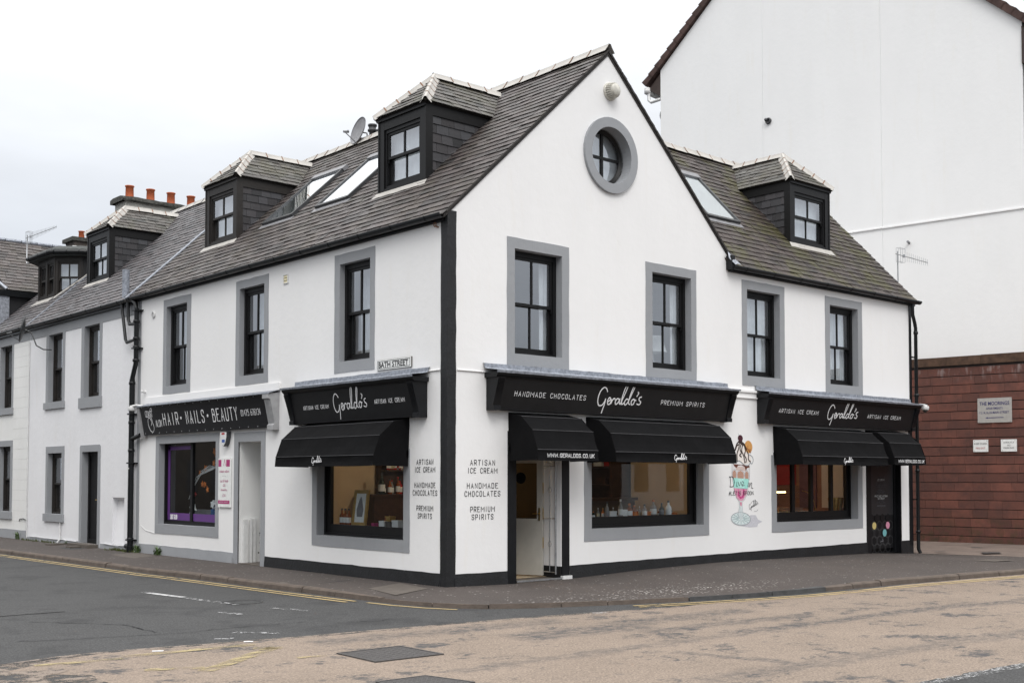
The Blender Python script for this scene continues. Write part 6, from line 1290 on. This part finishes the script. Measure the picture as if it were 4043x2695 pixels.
mb.plate(FW, [(sr0, 8.785), (1.70, 8.785), (1.70, 8.825), (sr0, 8.825)], W_ - .035, W_); mb.plate(FW, [(1.72, 8.79), (sl0, 8.79), (sl0, 8.825), (1.72, 8.825)], W_ - .035, W_)
mb.build('wall', 'white_a', A)
mb = MB()
for (s0, z0_, s1, z1_) in ((9.72, 14.62, sa, za + .03), (-2.95, 13.05, sa, za + .03)):
    L_ = math.hypot(s1 - s0, z1_ - z0_); n = int(L_ / .33)
    for k in range(n):
        a_, b_ = k / n, (k + 1.12) / n; p = (s0 + (s1 - s0) * a_, z0_ + (z1_ - z0_) * a_); q = (s0 + (s1 - s0) * b_, z0_ + (z1_ - z0_) * b_)
        ux, uz = (q[0] - p[0]), (q[1] - p[1]); l = math.hypot(ux, uz); nx, nz_ = -uz / l, ux / l
        if nz_ < 0: nx, nz_ = -nx, -nz_
        mb.plate(FW, [(p[0], p[1]), (q[0], q[1]), (q[0] + nx * .16, q[1] + nz_ * .16), (p[0] + nx * .21, p[1] + nz_ * .21)], W_ - .13 - .0, W_ + .35)
mb.build('verge_tiles', 'pantile', A)
mb = MB()
for (s0, z0_, s1, z1_) in ((9.72, 14.72, sa, za + .12), (-2.95, 13.15, sa, za + .12)): mb.plate(FW, [(s0, z0_), (s1, z1_), (s1, z1_ + .06), (s0, z0_ + .06)], W_ + .35, W_ + 12)
mb.build('roof', 'pantile', A)
mb = MB(); mb.plate(FW, [(9.20, 14.98), (9.66, 14.54), (9.60, 14.48), (9.2, 14.20)], W_ - .0, W_ + 11.9); mb.plate(FW, [(-2.17, 13.62), (-2.9, 13.0), (-2.9, 12.62), (-2.17, 12.62)], W_ - .05, W_ + 11.9); mb.build('soffit', 'soffit', A)
mb = MB(True); mb.box(FW, 9.62, 9.78, W_ - .10, W_ + 11.9, 14.38, 14.58); mb.tube([FW(9.66, W_ - .02, 14.38), FW(9.65, W_ - .02, 14.16), FW(9.56, W_ - .02, 14.08), FW(9.22, W_ + .02, 14.12)], .055, 8); mb.build('gutter', 'wplast', A)
mb = MB(True); mb.lathe(FW(9.24, W_ + .4, 13.72), tuple(-WI), [(.26, 0), (.26, .02), (.18, .02), (.16, -.03), (.001, -.04)], 24); mb.build('wall_disc', 'mgrey', A)
mb = MB(True); mb.lathe(FW(5.27, W_ - .02, 12.59), tuple(-WI), [(.10, 0), (.10, .03), (.085, .06), (.06, .06), (.055, .02), (.001, .02)], 20); mb.lathe(FW(5.33, W_ - .06, 12.63), tuple(-WI), [(.05, 0), (.05, .03), (.001, .03)], 12); tag(mb.build('flue_vent', 'dgrey'), 'small round black vent alone on the tall white gable wall', 'vent')
mb = MB(True); mb.tube([FW(.94, W_, 8.28), FW(.94, W_ - .12, 8.30)], .035, 8); tag(mb.build('wall_spout', 'mgrey'), 'tiny grey spout on the white gable below its horizontal joint', 'pipe')
# red stone wall
RW = thing('sandstone_wall', 'red sandstone block wall with mossy coping beside the corner building', 'wall', tuple(FW(0, 0, 0)))
mb = MB(); ch_ = .2385; nrow = 20
for r in range(nrow):
    z0_ = -.06 + r * ch_; s_ = -9.0 + rnd(-.4, 0)
    if z0_ + ch_ > 4.80: z1_ = 4.78
    else: z1_ = z0_ + ch_
    while s_ < 4.6:
        l = rnd(.34, .62); l = l * 1.5 if random.random() < .15 else l; col = (random.random(), random.random(), random.random()); o_ = rnd(0, .004); j_ = rnd(-.004, .004)
        A1 = [FW(s_ + .002, .004 + o_, z0_ + .012 + j_), FW(s_ + l - .002, .004 + o_, z0_ + .012 + j_), FW(s_ + l - .002, o_ - .006, z1_ - .012), FW(s_ + .002, o_ - .006, z1_ - .012)]; B1 = [FW(s_ + .002, .05, z0_ + .008 + j_), FW(s_ + l - .002, .05, z0_ + .008 + j_), FW(s_ + l - .002, .05, z1_ - .006), FW(s_ + .002, .05, z1_ - .006)]
        mb.face(A1, col)
        for k in range(4): mb.face([B1[k], B1[(k + 1) % 4], A1[(k + 1) % 4], A1[k]], col)
        s_ += l
mb.build('blocks', 'sandstone', RW, recalc=False)
mb = MB(); mb.box(FW, -9.5, 4.7, .035, .11, -.15, 4.79); mb.build('mortar_bed', 'roomd', RW)
mb = MB(); s_ = -9.2
while s_ < 4.6: l = rnd(.8, 1.2); d_ = rnd(-.006, .006); mb.box(FW, s_ + .004, s_ + l - .004, -.045 + d_, .115, 4.765, 5.0 + d_); s_ += l
mb.build('coping', 'cope', RW)
def wsign(s1, s0, z0_, z1_, label):
    t = thing('wall_sign', label, 'sign', tuple(FW(s0, 0, z0_))); mb = MB(); mb.box(FW, s0, s1, -.030, -.012, z0_, z1_); mb.build('plate', 'signw', t)
    mb = MB()
    for a_, b_ in ((s0 + .04, z0_ + .03), (s1 - .04, z0_ + .03), (s0 + .04, z1_ - .03), (s1 - .04, z1_ - .03)): mb.lathe(FW(a_, -.030, b_), tuple(-WI), [(.008, 0), (.006, .004)], 8)
    mb.build('screws', 'dgrey', t); return t, plane(FW(s1, -.031, z0_), -WD, (0, 0, 1), -WI)
M['navy'] = simple('navy_lettering', (.03, .03, .14), .5, .05, 4, 0); M['redl'] = simple('red_lettering', (.40, .04, .03), .5, .05, 4, 0); M['blackl'] = simple('black_sign_lettering', (.05, .05, .05), .5, .05, 4, 0)
M['signg'] = simple('grey_sign_enamel', (.40, .385, .36), .4, .08, 14, .03)
t, T = wsign(-.92, -1.80, 3.19, 3.84, 'large pale grey sign with navy words THE MOORINGS APARTMENTS and an arrow'); t.children[0].data.materials[0] = M['signg']
typeset(T, 'THE MOORINGS', .05, .82, .455, .10, 'lettering', 'navy', t, .012); typeset(T, 'APARTMENTS', .22, .65, .345, .06, 'lettering', 'navy', t, .006); typeset(T, '12,14,16,18 MAIN STREET', .055, .81, .225, .07, 'lettering', 'navy', t, .004)
mb = MB(); Tt = lambda a, b, h: T(a, b, h); 
mb.face([Tt(.20, .127, .003), Tt(.26, .105, .003), Tt(.26, .120, .003), Tt(.67, .120, .003), Tt(.67, .136, .003), Tt(.26, .136, .003), Tt(.26, .149, .003)]); mb.build('arrow', 'navy', t)
t, T = wsign(-.79, -1.18, 2.42, 2.74, 'small white sign reading KEEP CLEAR FIRE EXIT'); typeset(T, 'KEEP CLEAR', .03, .36, .195, .045, 'lettering', 'blackl', t); typeset(T, 'FIRE EXIT', .07, .32, .075, .045, 'lettering', 'redl', t)
t, T = wsign(-1.51, -1.91, 2.42, 2.74, 'small white sign reading STRICTLY NO PARKING'); typeset(T, 'STRICTLY', .07, .34, .215, .042, 'lettering', 'blackl', t); typeset(T, 'NO', .16, .24, .145, .040, 'lettering', 'blackl', t); typeset(T, 'PARKING', .07, .33, .075, .042, 'lettering', 'blackl', t)

# ------------------------------------------------------------------ goods in the shop windows
mb = MB(); mb.box(FR, 3.2, 6.4, .31, .62, .9, .985); o = mb.build('window_shelf', 'wooddk'); tag(o, 'dark window board inside the gable shop window carrying bottles', 'shelf')
mb = MB(); mb.box(FL, 1.15, 3.82, .31, .62, .74, .86); o = mb.build('window_shelf', 'wooddk'); tag(o, 'dark window board inside the Bath Street shop window carrying bottles', 'shelf')
def bottle(loc, h, r, mat, cap_, label, lab='signw', grp='bottles in the shop windows'):
    t = thing('bottle', label, 'bottle', loc, grp); mb = MB(True); mb.lathe(loc, (0, 0, 1), [(r, 0), (r, h * .55), (r * .8, h * .62), (r * .36, h * .74), (r * .34, h * .9)], 14); mb.build('glass', mat, t)
    mb = MB(True); mb.lathe((loc[0], loc[1], loc[2] + h * .88), (0, 0, 1), [(r * .4, 0), (r * .4, h * .12)], 12); mb.build('cap', cap_, t); mb = MB(True); mb.lathe((loc[0], loc[1], loc[2] + h * .14), (0, 0, 1), [(r * 1.015, 0), (r * 1.015, h * .32)], 14, False); mb.build('label', lab, t); return t
zb1 = .985
for x, h, r, m_, c_, lab, d_ in ((3.42, .17, .05, 'bred', 'red', 'signw', 'short red-labelled bottle at the left end of the gable window'), (3.56, .34, .045, 'bglass', 'gold', 'signw', 'gold-necked champagne bottle near the left end of the gable window'), (4.10, .30, .04, 'bclear', 'dgrey', 'mgrey', 'pale tall bottle left of the middle in the gable window'), (4.46, .34, .045, 'bclear', 'wplast', 'signw', 'white-labelled tall bottle near the middle of the gable window'),
                                 (4.70, .26, .06, 'bamber', 'orange', 'signw', 'amber bottle with orange cap in the middle of the gable window'), (4.86, .22, .06, 'bamber', 'orange', 'orange', 'orange-labelled squat bottle in the middle of the gable window'), (5.10, .24, .05, 'bclear', 'dgrey', 'signw', 'clear bottle just right of the orange-labelled one'), (5.42, .32, .065, 'bclear', 'orange', 'signw', 'clear bottle with tall orange neck in the gable window'), (5.62, .26, .05, 'bglass', 'dgrey', 'mgrey', 'dark bottle right of the orange-necked one'), (5.80, .30, .06, 'signw', 'dgrey', 'signw', 'white bottle with black cap near the right end of the gable window')):
    bottle((x, .44 + rnd(-.04, .04), zb1), h, r, m_, c_, d_, lab)
for x, s_, m_, d_ in ((4.26, .11, 'wplast', 'white gift box standing among the gable window bottles'), (4.58, .13, 'signw', 'pale tray box in the middle of the gable window'), (5.22, .09, 'orange', 'small orange packet between bottles in the gable window'), (6.02, .06, 'orange', 'tiny orange packet at the right end of the gable window')):
    mb = MB(); mb.box(FWORLD, x - s_ * .8, x + s_ * .8, .42, .5, zb1 + .0005, zb1 + s_ * 1.1); mb.box(FWORLD, x - s_ * .82, x + s_ * .82, .415, .505, zb1 + s_ * .85, zb1 + s_ * 1.12); tag(mb.build('box', m_), d_, 'box', 'boxes in the shop windows')
for y, h, r, m_, c_, lab, d_ in ((3.66, .30, .045, 'bamber', 'dgrey', 'signw', 'leftmost of three amber whisky bottles in the Bath Street window'), (3.55, .30, .045, 'bamber', 'dgrey', 'signw', 'middle of three amber whisky bottles in the Bath Street window'), (3.44, .30, .045, 'bamber', 'dgrey', 'signw', 'rightmost of three amber whisky bottles in the Bath Street window'), (1.38, .26, .05, 'bclear', 'wplast', 'signw', 'clear bottle at the right end of the Bath Street window')):
    bottle((.44, y, .861), h, r, m_, c_, d_, lab)
FP = lambda u, w_, z: (.40 + w_ + (z - .86) * .12, u - w_ * .3, z)
t = thing('picture_frame', 'gilt framed picture leaning inside the Bath Street shop window', 'picture', (.4, 3.1, .86)); mb = MB(); ringbox(mb, FP, 2.86, 3.30, .862, 1.50, .06, 0, .03); mb.build('frame', 'gold', t); mb = MB(); mb.box(FP, 2.92, 3.24, .012, .03, .92, 1.44); mb.build('mount', 'signw', t)
mb = MB(); mb.plate(FP, [(3.0, 1.02), (3.16, 1.02), (3.19, 1.15), (3.13, 1.32), (3.09, 1.38), (3.05, 1.32), (2.98, 1.15)], .006, .012); mb.build('print', 'mgrey', t)
for y, z_, s_, m_, d_ in ((2.35, .861, .11, 'signw', 'white chocolate box in the Bath Street window, leftmost of the stack'), (2.16, .861, .10, 'slab', 'brown chocolate box low in the Bath Street window stack'), (2.16, .965, .09, 'gold', 'gold chocolate box topmost in the Bath Street window stack'), (1.95, .861, .13, 'wplast', 'upright white box right of the brown chocolate boxes'), (2.62, .861, .06, 'magenta', 'tiny pink packet left of the chocolate boxes')):
    mb = MB(); mb.box(FWORLD, .40, .52, y - s_ * .7, y + s_ * .7, z_, z_ + s_ * .95); mb.box(FWORLD, .395, .525, y - s_ * .72, y + s_ * .72, z_ + s_ * .7, z_ + s_ * .96); tag(mb.build('box', m_), d_, 'box', 'boxes in the shop windows')
# shelving and counters seen through the glass
t = thing('display_shelf', 'tall dark dresser carrying bottles, seen through the Bath Street window', 'shelf unit', (2.9, 4.4, 0))
mb = MB(); mb.box(FWORLD, 1.9, 4.3, 4.50, 4.66, .0, 2.6); mb.box(FWORLD, 1.5, 4.4, 4.15, 4.6, .0, 1.35); mb.box(FWORLD, 1.4, 4.45, 4.1, 4.62, 1.35, 1.40)
for z_ in (1.85, 2.2): mb.box(FWORLD, 1.9, 4.3, 4.28, 4.5, z_, z_ + .03)
mb.build('carcass', 'wooddk', t)
for k, (x, z_, h, r, m_, c_) in enumerate(((1.95, 1.401, .42, .08, 'bglass', 'dgrey'), (2.35, 1.401, .26, .05, 'bglass', 'dgrey'), (2.55, 1.401, .30, .05, 'bamber', 'dgrey'), (2.75, 1.401, .28, .05, 'bclear', 'red'), (2.95, 1.401, .34, .05, 'bamber', 'red'), (3.15, 1.401, .30, .06, 'bred', 'dgrey'), (3.4, 1.401, .32, .05, 'bclear', 'red'), (3.6, 1.401, .28, .05, 'bclear', 'gold'))):
    bottle((1.72 + k * .098, 4.22 + .07 * (k % 2), z_), h, r * .85, m_, c_, ('largest dark bottle at the left end of the dresser', 'short dark bottle second on the dresser', 'amber bottle with dark cap on the dresser', 'clear bottle with red cap left on the dresser', 'amber bottle with red cap on the dresser', 'red bottle with dark cap on the dresser', 'clear bottle with red cap right on the dresser', 'clear bottle with gold cap on the dresser')[k], grp='bottles on the dresser')
t = thing('display_shelf', 'dark wall shelves holding red boxes, seen through the gable window', 'shelf unit', (7.2, 3.9, 0)); mb = MB(); mb.box(FWORLD, 7.42, 7.54, 3.0, 4.6, 0, 2.6); mb.box(FWORLD, 6.9, 7.54, 3.0, 3.05, 0, 2.6)
for z_ in (1.1, 1.55, 1.95): mb.box(FWORLD, 6.95, 7.42, 3.05, 4.6, z_, z_ + .03)
mb.build('carcass', 'wooddk', t); 
for k, (y, z_, w_, h, m_) in enumerate(((3.2, 1.98, .10, .28, 'red'), (3.5, 1.98, .12, .20, 'signw'), (3.9, 1.98, .16, .14, 'slab'), (4.3, 1.98, .10, .25, 'red'), (3.4, 1.58, .14, .15, 'wooddk'), (4.0, 1.58, .10, .2, 'gold'))):
    mb = MB(); mb.box(FWORLD, 7.0, 7.15, y - w_, y + w_, z_ + .001, z_ + h); mb.box(FWORLD, 6.995, 7.0, y - w_ * .5, y + w_ * .5, z_ + h * .3, z_ + h * .7); tag(mb.build('box', m_), ('red box on the upper shelf nearest the window', 'white box next to the red one on the upper shelf', 'long tan box in the middle of the upper shelf', 'red box at the back of the upper shelf', 'dark box on the middle shelf', 'gold box on the middle shelf')[k], 'box', 'boxes on the wall shelves')
t = thing('counter', 'dark wooden counter with red edge inside the gable shop', 'counter', (5.9, 2.6, 0)); mb = MB(); mb.box(FWORLD, 4.9, 6.9, 2.3, 2.8, 0, 1.25); mb.build('front', 'slab', t); mb = MB(); mb.box(FWORLD, 4.85, 6.95, 2.25, 2.85, 1.25, 1.31); mb.build('top', 'wooddk', t)
# ice cream counter behind the right-hand window
t = thing('ice_cream_counter', 'curved glass ice cream counter with a lit amber strip', 'display counter', (10, 1.2, 0))
mb = MB(); mb.box(FWORLD, 8.8, 11.2, .7, 1.6, .0, .98); mb.build('base', 'signw', t); mb = MB(True); mb.tube([(9.2, .9, 1.41), (10.3, .9, 1.41)], .018, 8); mb.build('light_tube', 'lit', t)
mb = MB(True); mb.grid([[(x, .65 + .35 * (1 - math.cos(a_)), 1.0 + .55 * math.sin(a_)) for a_ in [k * math.pi / 16 for k in range(9)]] for x in (8.8, 10.9)]); mb.build('curved_glass', 'glasss', t)
mb = MB(True); mb.tube([(10.55 + .50 * math.cos(a_), .62, 1.0 + .44 * math.sin(a_)) for a_ in [k * math.pi / 16 for k in range(9)]], .009, 6); mb.build('brass_rail', 'brass', t)
mb = MB()
for k in range(4): mb.box(FWORLD, 9.0 + k * .5, 9.4 + k * .5, .85, 1.4, .99, 1.06)
mb.build('ice_cream_tubs', 'roomo', t)
for k, x in enumerate((12.05, 12.22, 12.39)):
    mb = MB(True); mb.lathe((x - .55, .50, .97), (0, 0, 1), [(.05, 0), (.075, .26), (.08, .30), (.07, .31)], 14); mb.lathe((x - .55, .50, 1.08), (0, 0, 1), [(.062, 0), (.068, .02)], 14, False); tag(mb.build('cone_stack', 'gold'), ('golden cone stack, leftmost of three at the right of the ice cream window', 'golden cone stack, middle of three at the right of the ice cream window', 'golden cone stack, rightmost of three at the right of the ice cream window')[k], 'ice cream cones', 'stacks of golden cones')
mb = MB(); mb.box(FWORLD, 8.72, 11.9, .31, .6, .9, .97); o = mb.build('window_shelf', 'wooddk'); tag(o, 'dark board inside the ice cream window', 'shelf')
t = thing('shelf_lamp', 'tall brass bar tap fitting glinting at the left of the ice cream window', 'bar tap', (9.6, 1.0, 1.46)); mb = MB(True); mb.lathe((9.5, 1.0, 1.46), (0, 0, 1), [(.06, 0), (.05, .1), (.07, .15), (.03, .3), (.05, .36), (.01, .4)], 14); mb.build('body', 'brass', t); mb = MB(True); mb.lathe((9.9, 1.05, 1.46), (0, 0, 1), [(.08, 0), (.06, .12), (.05, .3), (.1, .42), (.01, .5)], 14); mb.build('handle', 'brass', t)
# salon contents
def lump(name, pts, mat, label, cat, x=.6, th=.05):
    mb = MB(); mb.plate(FL, pts, x, x + th); tag(mb.build(name, mat), label, cat)
t = thing('window_display', 'autumn display of orange leaves on twigs inside the salon window', 'display', (.5, 8.3, 1.5)); mb = MB()
for k in range(16):
    cx, cz_ = 8.1 + rnd(-.3, 1.1), 1.75 + rnd(-.3, .55); r_ = rnd(.05, .10); a0 = rnd(0, 6); pts = []
    for q in range(10): rr = r_ * (1 if q % 2 else .45); pts.append((cx + rr * math.cos(a0 + q * .628), cz_ + rr * math.sin(a0 + q * .628)))
    d0 = .27 + rnd(0, .12); mb.plate(FL, pts, d0, d0 + .01)
mb.build('leaves', 'orange', t); mb = MB(True)
for k in range(7): mb.tube([FL(8.2, .3, 1.95), FL(8.6 + .1 * k, .3, 1.98 - .04 * k), FL(9.0 + .09 * k, .3, 1.85 - .10 * k)], .006, 5)
mb.build('twigs', 'wplast', t)
lump('salon_chair', [(7.75, .5), (8.6, .5), (8.6, 1.0), (8.35, 1.05), (8.3, 1.3), (8.1, 1.35), (8.05, 1.05), (7.75, 1.0)], 'blue', 'blue draped salon chair behind the right half of the salon window', 'chair', .40, .25)
lump('gift_display', [(8.0, 1.0), (8.12, 1.0), (8.17, 1.12), (8.12, 1.25), (8.0, 1.25), (7.95, 1.12)], 'orange', 'orange pumpkin-like ornament behind the salon window', 'ornament', .32, .06)
lump('counter', [(8.9, .3), (10.3, .3), (10.3, 1.0), (8.9, 1.0)], 'mgrey', 'low grey counter behind the left half of the salon window', 'counter', .7, .3)
for k, (y, z_, r_, m_, d_) in enumerate(((8.45, 1.15, .10, 'wplast', 'white flower ornament low in the salon window'), (8.25, 1.42, .08, 'cream', 'cream ornament behind the right pane of the salon window'), (7.98, 1.55, .09, 'red', 'red and white bow in the salon window'), (8.62, .98, .10, 'blue', 'blue vase low in the salon window'), (9.6, 1.35, .05, 'red', 'red strip light sign behind the left salon pane'), (9.7, 1.0, .14, 'signw', 'white towel pile behind the left salon pane'), (8.12, .92, .12, 'wooddk', 'brown basket at the right of the salon window'))):
    mb = MB(); pts = [(y + r_ * (1.8 if m_ == 'red' and y > 9 else 1) * (1 if q % 2 else .6) * math.cos(q * .628), z_ + r_ * (1 if q % 2 else .6) * math.sin(q * .628)) for q in range(10)]; mb.plate(FL, pts, .30 + .03 * k, .36 + .03 * k); tag(mb.build('ornament', m_), d_, 'ornament')
# lamp in the upper window
t = thing('table_lamp', 'white tapered lampshade on a base inside the right upper gable window', 'lamp', (5.55, .62, 3.8)); mb = MB(True); mb.lathe((5.60, .62, 4.16), (0, 0, 1), [(.27, 0), (.17, .32)], 28, False); mb.build('lampshade', 'blind', t); mb = MB(True); mb.lathe((5.60, .62, 3.72), (0, 0, 1), [(.10, 0), (.08, .03), (.06, .2), (.02, .3), (.02, .5)], 16); mb.build('base', 'signw', t)
mb = MB(); mb.box(FWORLD, 4.9, 6.0, .45, .9, 3.05, 3.70); mb.box(FWORLD, 4.87, 6.03, .42, .93, 3.70, 3.72); tag(mb.build('side_table', 'signw'), 'white side table carrying the lamp inside the upper window', 'table')
# lamps that light the shops
def ceiling_lamp(x, y, z, W__, label, col=(1, .72, .42)):
    t = thing('ceiling_lamp', label, 'lamp', (x, y, z)); mb = MB(True); mb.lathe((x, y, z), (0, 0, -1), [(.10, 0), (.11, .02), (.09, .05), (.001, .06)], 16); mb.build('shade', 'lampw', t)
    l = bpy.data.lights.new('lamp_light', 'POINT'); l.energy = W__; l.color = col; l.shadow_soft_size = .12; o = bpy.data.objects.new('lamp_light', l); COL.objects.link(o); o.location = (0, 0, -.16); o.parent = t
ceiling_lamp(2.0, 2.4, 2.72, 34, 'warm ceiling lamp inside the corner shop', (1, .86, .68)); ceiling_lamp(5.6, 1.6, 2.72, 10, 'warm ceiling lamp inside the gable shop window', (1, .8, .58)); ceiling_lamp(2.2, 9.6, 2.72, 14, 'ceiling lamp inside the salon', (1, .93, .85)); ceiling_lamp(10.4, 2.2, 2.72, 44, 'warm ceiling lamp over the ice cream counter', (1, .68, .42))
for y, z0_, z1_, w_, m_, d_ in ((1.55, 1.0, 2.2, .30, 'roomw', 'pale menu poster on the end wall of the ice cream shop'), (2.25, 1.0, 2.25, .24, 'mauve', 'mauve poster on the end wall of the ice cream shop'), (2.95, 1.55, 2.2, .34, 'red', 'red sign board on the end wall of the ice cream shop'), (.85, 1.1, 2.1, .22, 'roomb', 'tan notice nearest the window in the ice cream shop')):
    mb = MB(); mb.box(FWORLD, 13.15, 13.19, y - w_, y + w_, z0_, z1_)
    for q in range(5): mb.box(FWORLD, 13.142, 13.15, y - w_ * .7, y + w_ * (.7 - .12 * q), z1_ - .16 - q * .12, z1_ - .12 - q * .12)
    tag(mb.build('poster', m_), d_, 'poster')
for k in range(16):
    x = 8.95 + (k % 8) * .17 + rnd(-.03, .03); y = 1.28 + (k // 8) * .16; h = rnd(.22, .40); m_ = random.choice(['bamber', 'gold', 'bred', 'bclear'])
    bottle((x, y, 1.46), h, .035, m_, 'gold', 'small bottle in the crowd on top of the ice cream counter', random.choice(['signw', 'gold', 'red']), 'bottles crowded on the ice cream counter')
t = thing('bar_shelf', 'dark shelf over the ice cream counter carrying small bottles', 'shelf', (9.7, 1.4, 1.55)); mb = MB(); mb.box(FWORLD, 8.8, 10.5, 1.15, 1.6, 1.43, 1.46); mb.build('board', 'wooddk', t)
for k in range(22):
    x = 3.35 + k * .127 + rnd(-.02, .02); h = rnd(.10, .2); bottle((x, .53 + rnd(-.02, .03), .986), h, rnd(.022, .034), random.choice(['bamber', 'bclear', 'bred', 'bglass', 'orange']), random.choice(['orange', 'gold', 'wplast']), 'miniature bottle in the back row of the gable window board', random.choice(['signw', 'orange', 'red', 'cream']), 'miniature bottles in the gable window')
for k in range(13):
    x = 1.95 + k * .05; bottle((x, 4.35, 1.881), rnd(.2, .3), .022, random.choice(['bclear', 'bred', 'bamber']), random.choice(['gold', 'red', 'wplast']), 'small bottle on the upper shelf of the dresser', random.choice(['signw', 'red', 'cream']), 'bottles on the upper dresser shelf')
for k in range(9):
    y = 1.3 + k * .16 + rnd(-.02, .02); h = rnd(.10, .2); bottle((.52, y, .861), h, rnd(.022, .034), random.choice(['bamber', 'bclear', 'bglass']), random.choice(['dgrey', 'gold', 'wplast']), 'miniature bottle at the back of the Bath Street window board', random.choice(['signw', 'cream', 'mgrey']), 'miniature bottles in the Bath Street window')
t = thing('back_bar', 'dark back bar cabinet behind the ice cream counter', 'cabinet', (10, 3.8, 0)); mb = MB(); mb.box(FWORLD, 8.6, 11.0, 3.6, 4.1, 0, 1.5); mb.box(FWORLD, 8.6, 10.9, 3.8, 4.1, 1.5, 1.55); mb.build('carcass', 'wooddk', t)

# ------------------------------------------------------------------ houses across both streets (seen only in the glass)
def across(x0, x1, y0, y1, h, mat, label, side):
    t = thing('opposite_house', label, 'house', ((x0 + x1) / 2, (y0 + y1) / 2, -.12)); mb = MB(); mb.box(FWORLD, x0, x1, y0, y1, -.12, h); mb.build('wall', mat, t)
    mb = MB()
    if side == 'S': mb.prism(FR, [(y1 + .3, h), ((y0 + y1) / 2, h + 2.6), (y0 - .3, h)], x0, x1)
    else: mb.prism(lambda u, w_, z: (w_, u, z), [(x1 + .3, h), ((x0 + x1) / 2, h + 2.6), (x0 - .3, h)], y0, y1)
    mb.build('roof', 'slate', t); mb = MB()
    a = (x0 if side == 'S' else y0) + 1
    while a < (x1 if side == 'S' else y1) - 1.5:
        for z_ in (1.0, 3.9):
            if side == 'S': mb.box(FWORLD, a, a + 1.1, y1 + .0, y1 + .03, z_, z_ + 1.6)
            else: mb.box(FWORLD, x1, x1 + .03, a, a + 1.1, z_, z_ + 1.6)
        a += 2.6
    mb.build('windows', 'dgrey', t)
across(4, 16, -34, -27, 5.2, 'slab', 'pale stone house across the main street', 'S'); across(16.5, 34, -34, -27.6, 5.6, 'stonec', 'dark stone house across the main street', 'S'); across(34.5, 60, -35, -28, 5.2, 'white_f', 'cream house across the main street', 'S')
across(-22, -15.5, 3, 18, 5.2, 'stonec', 'dark stone house across the side street', 'W'); across(-22, -15.5, 18.5, 44, 5.0, 'slab', 'pale stone house across the side street', 'W')
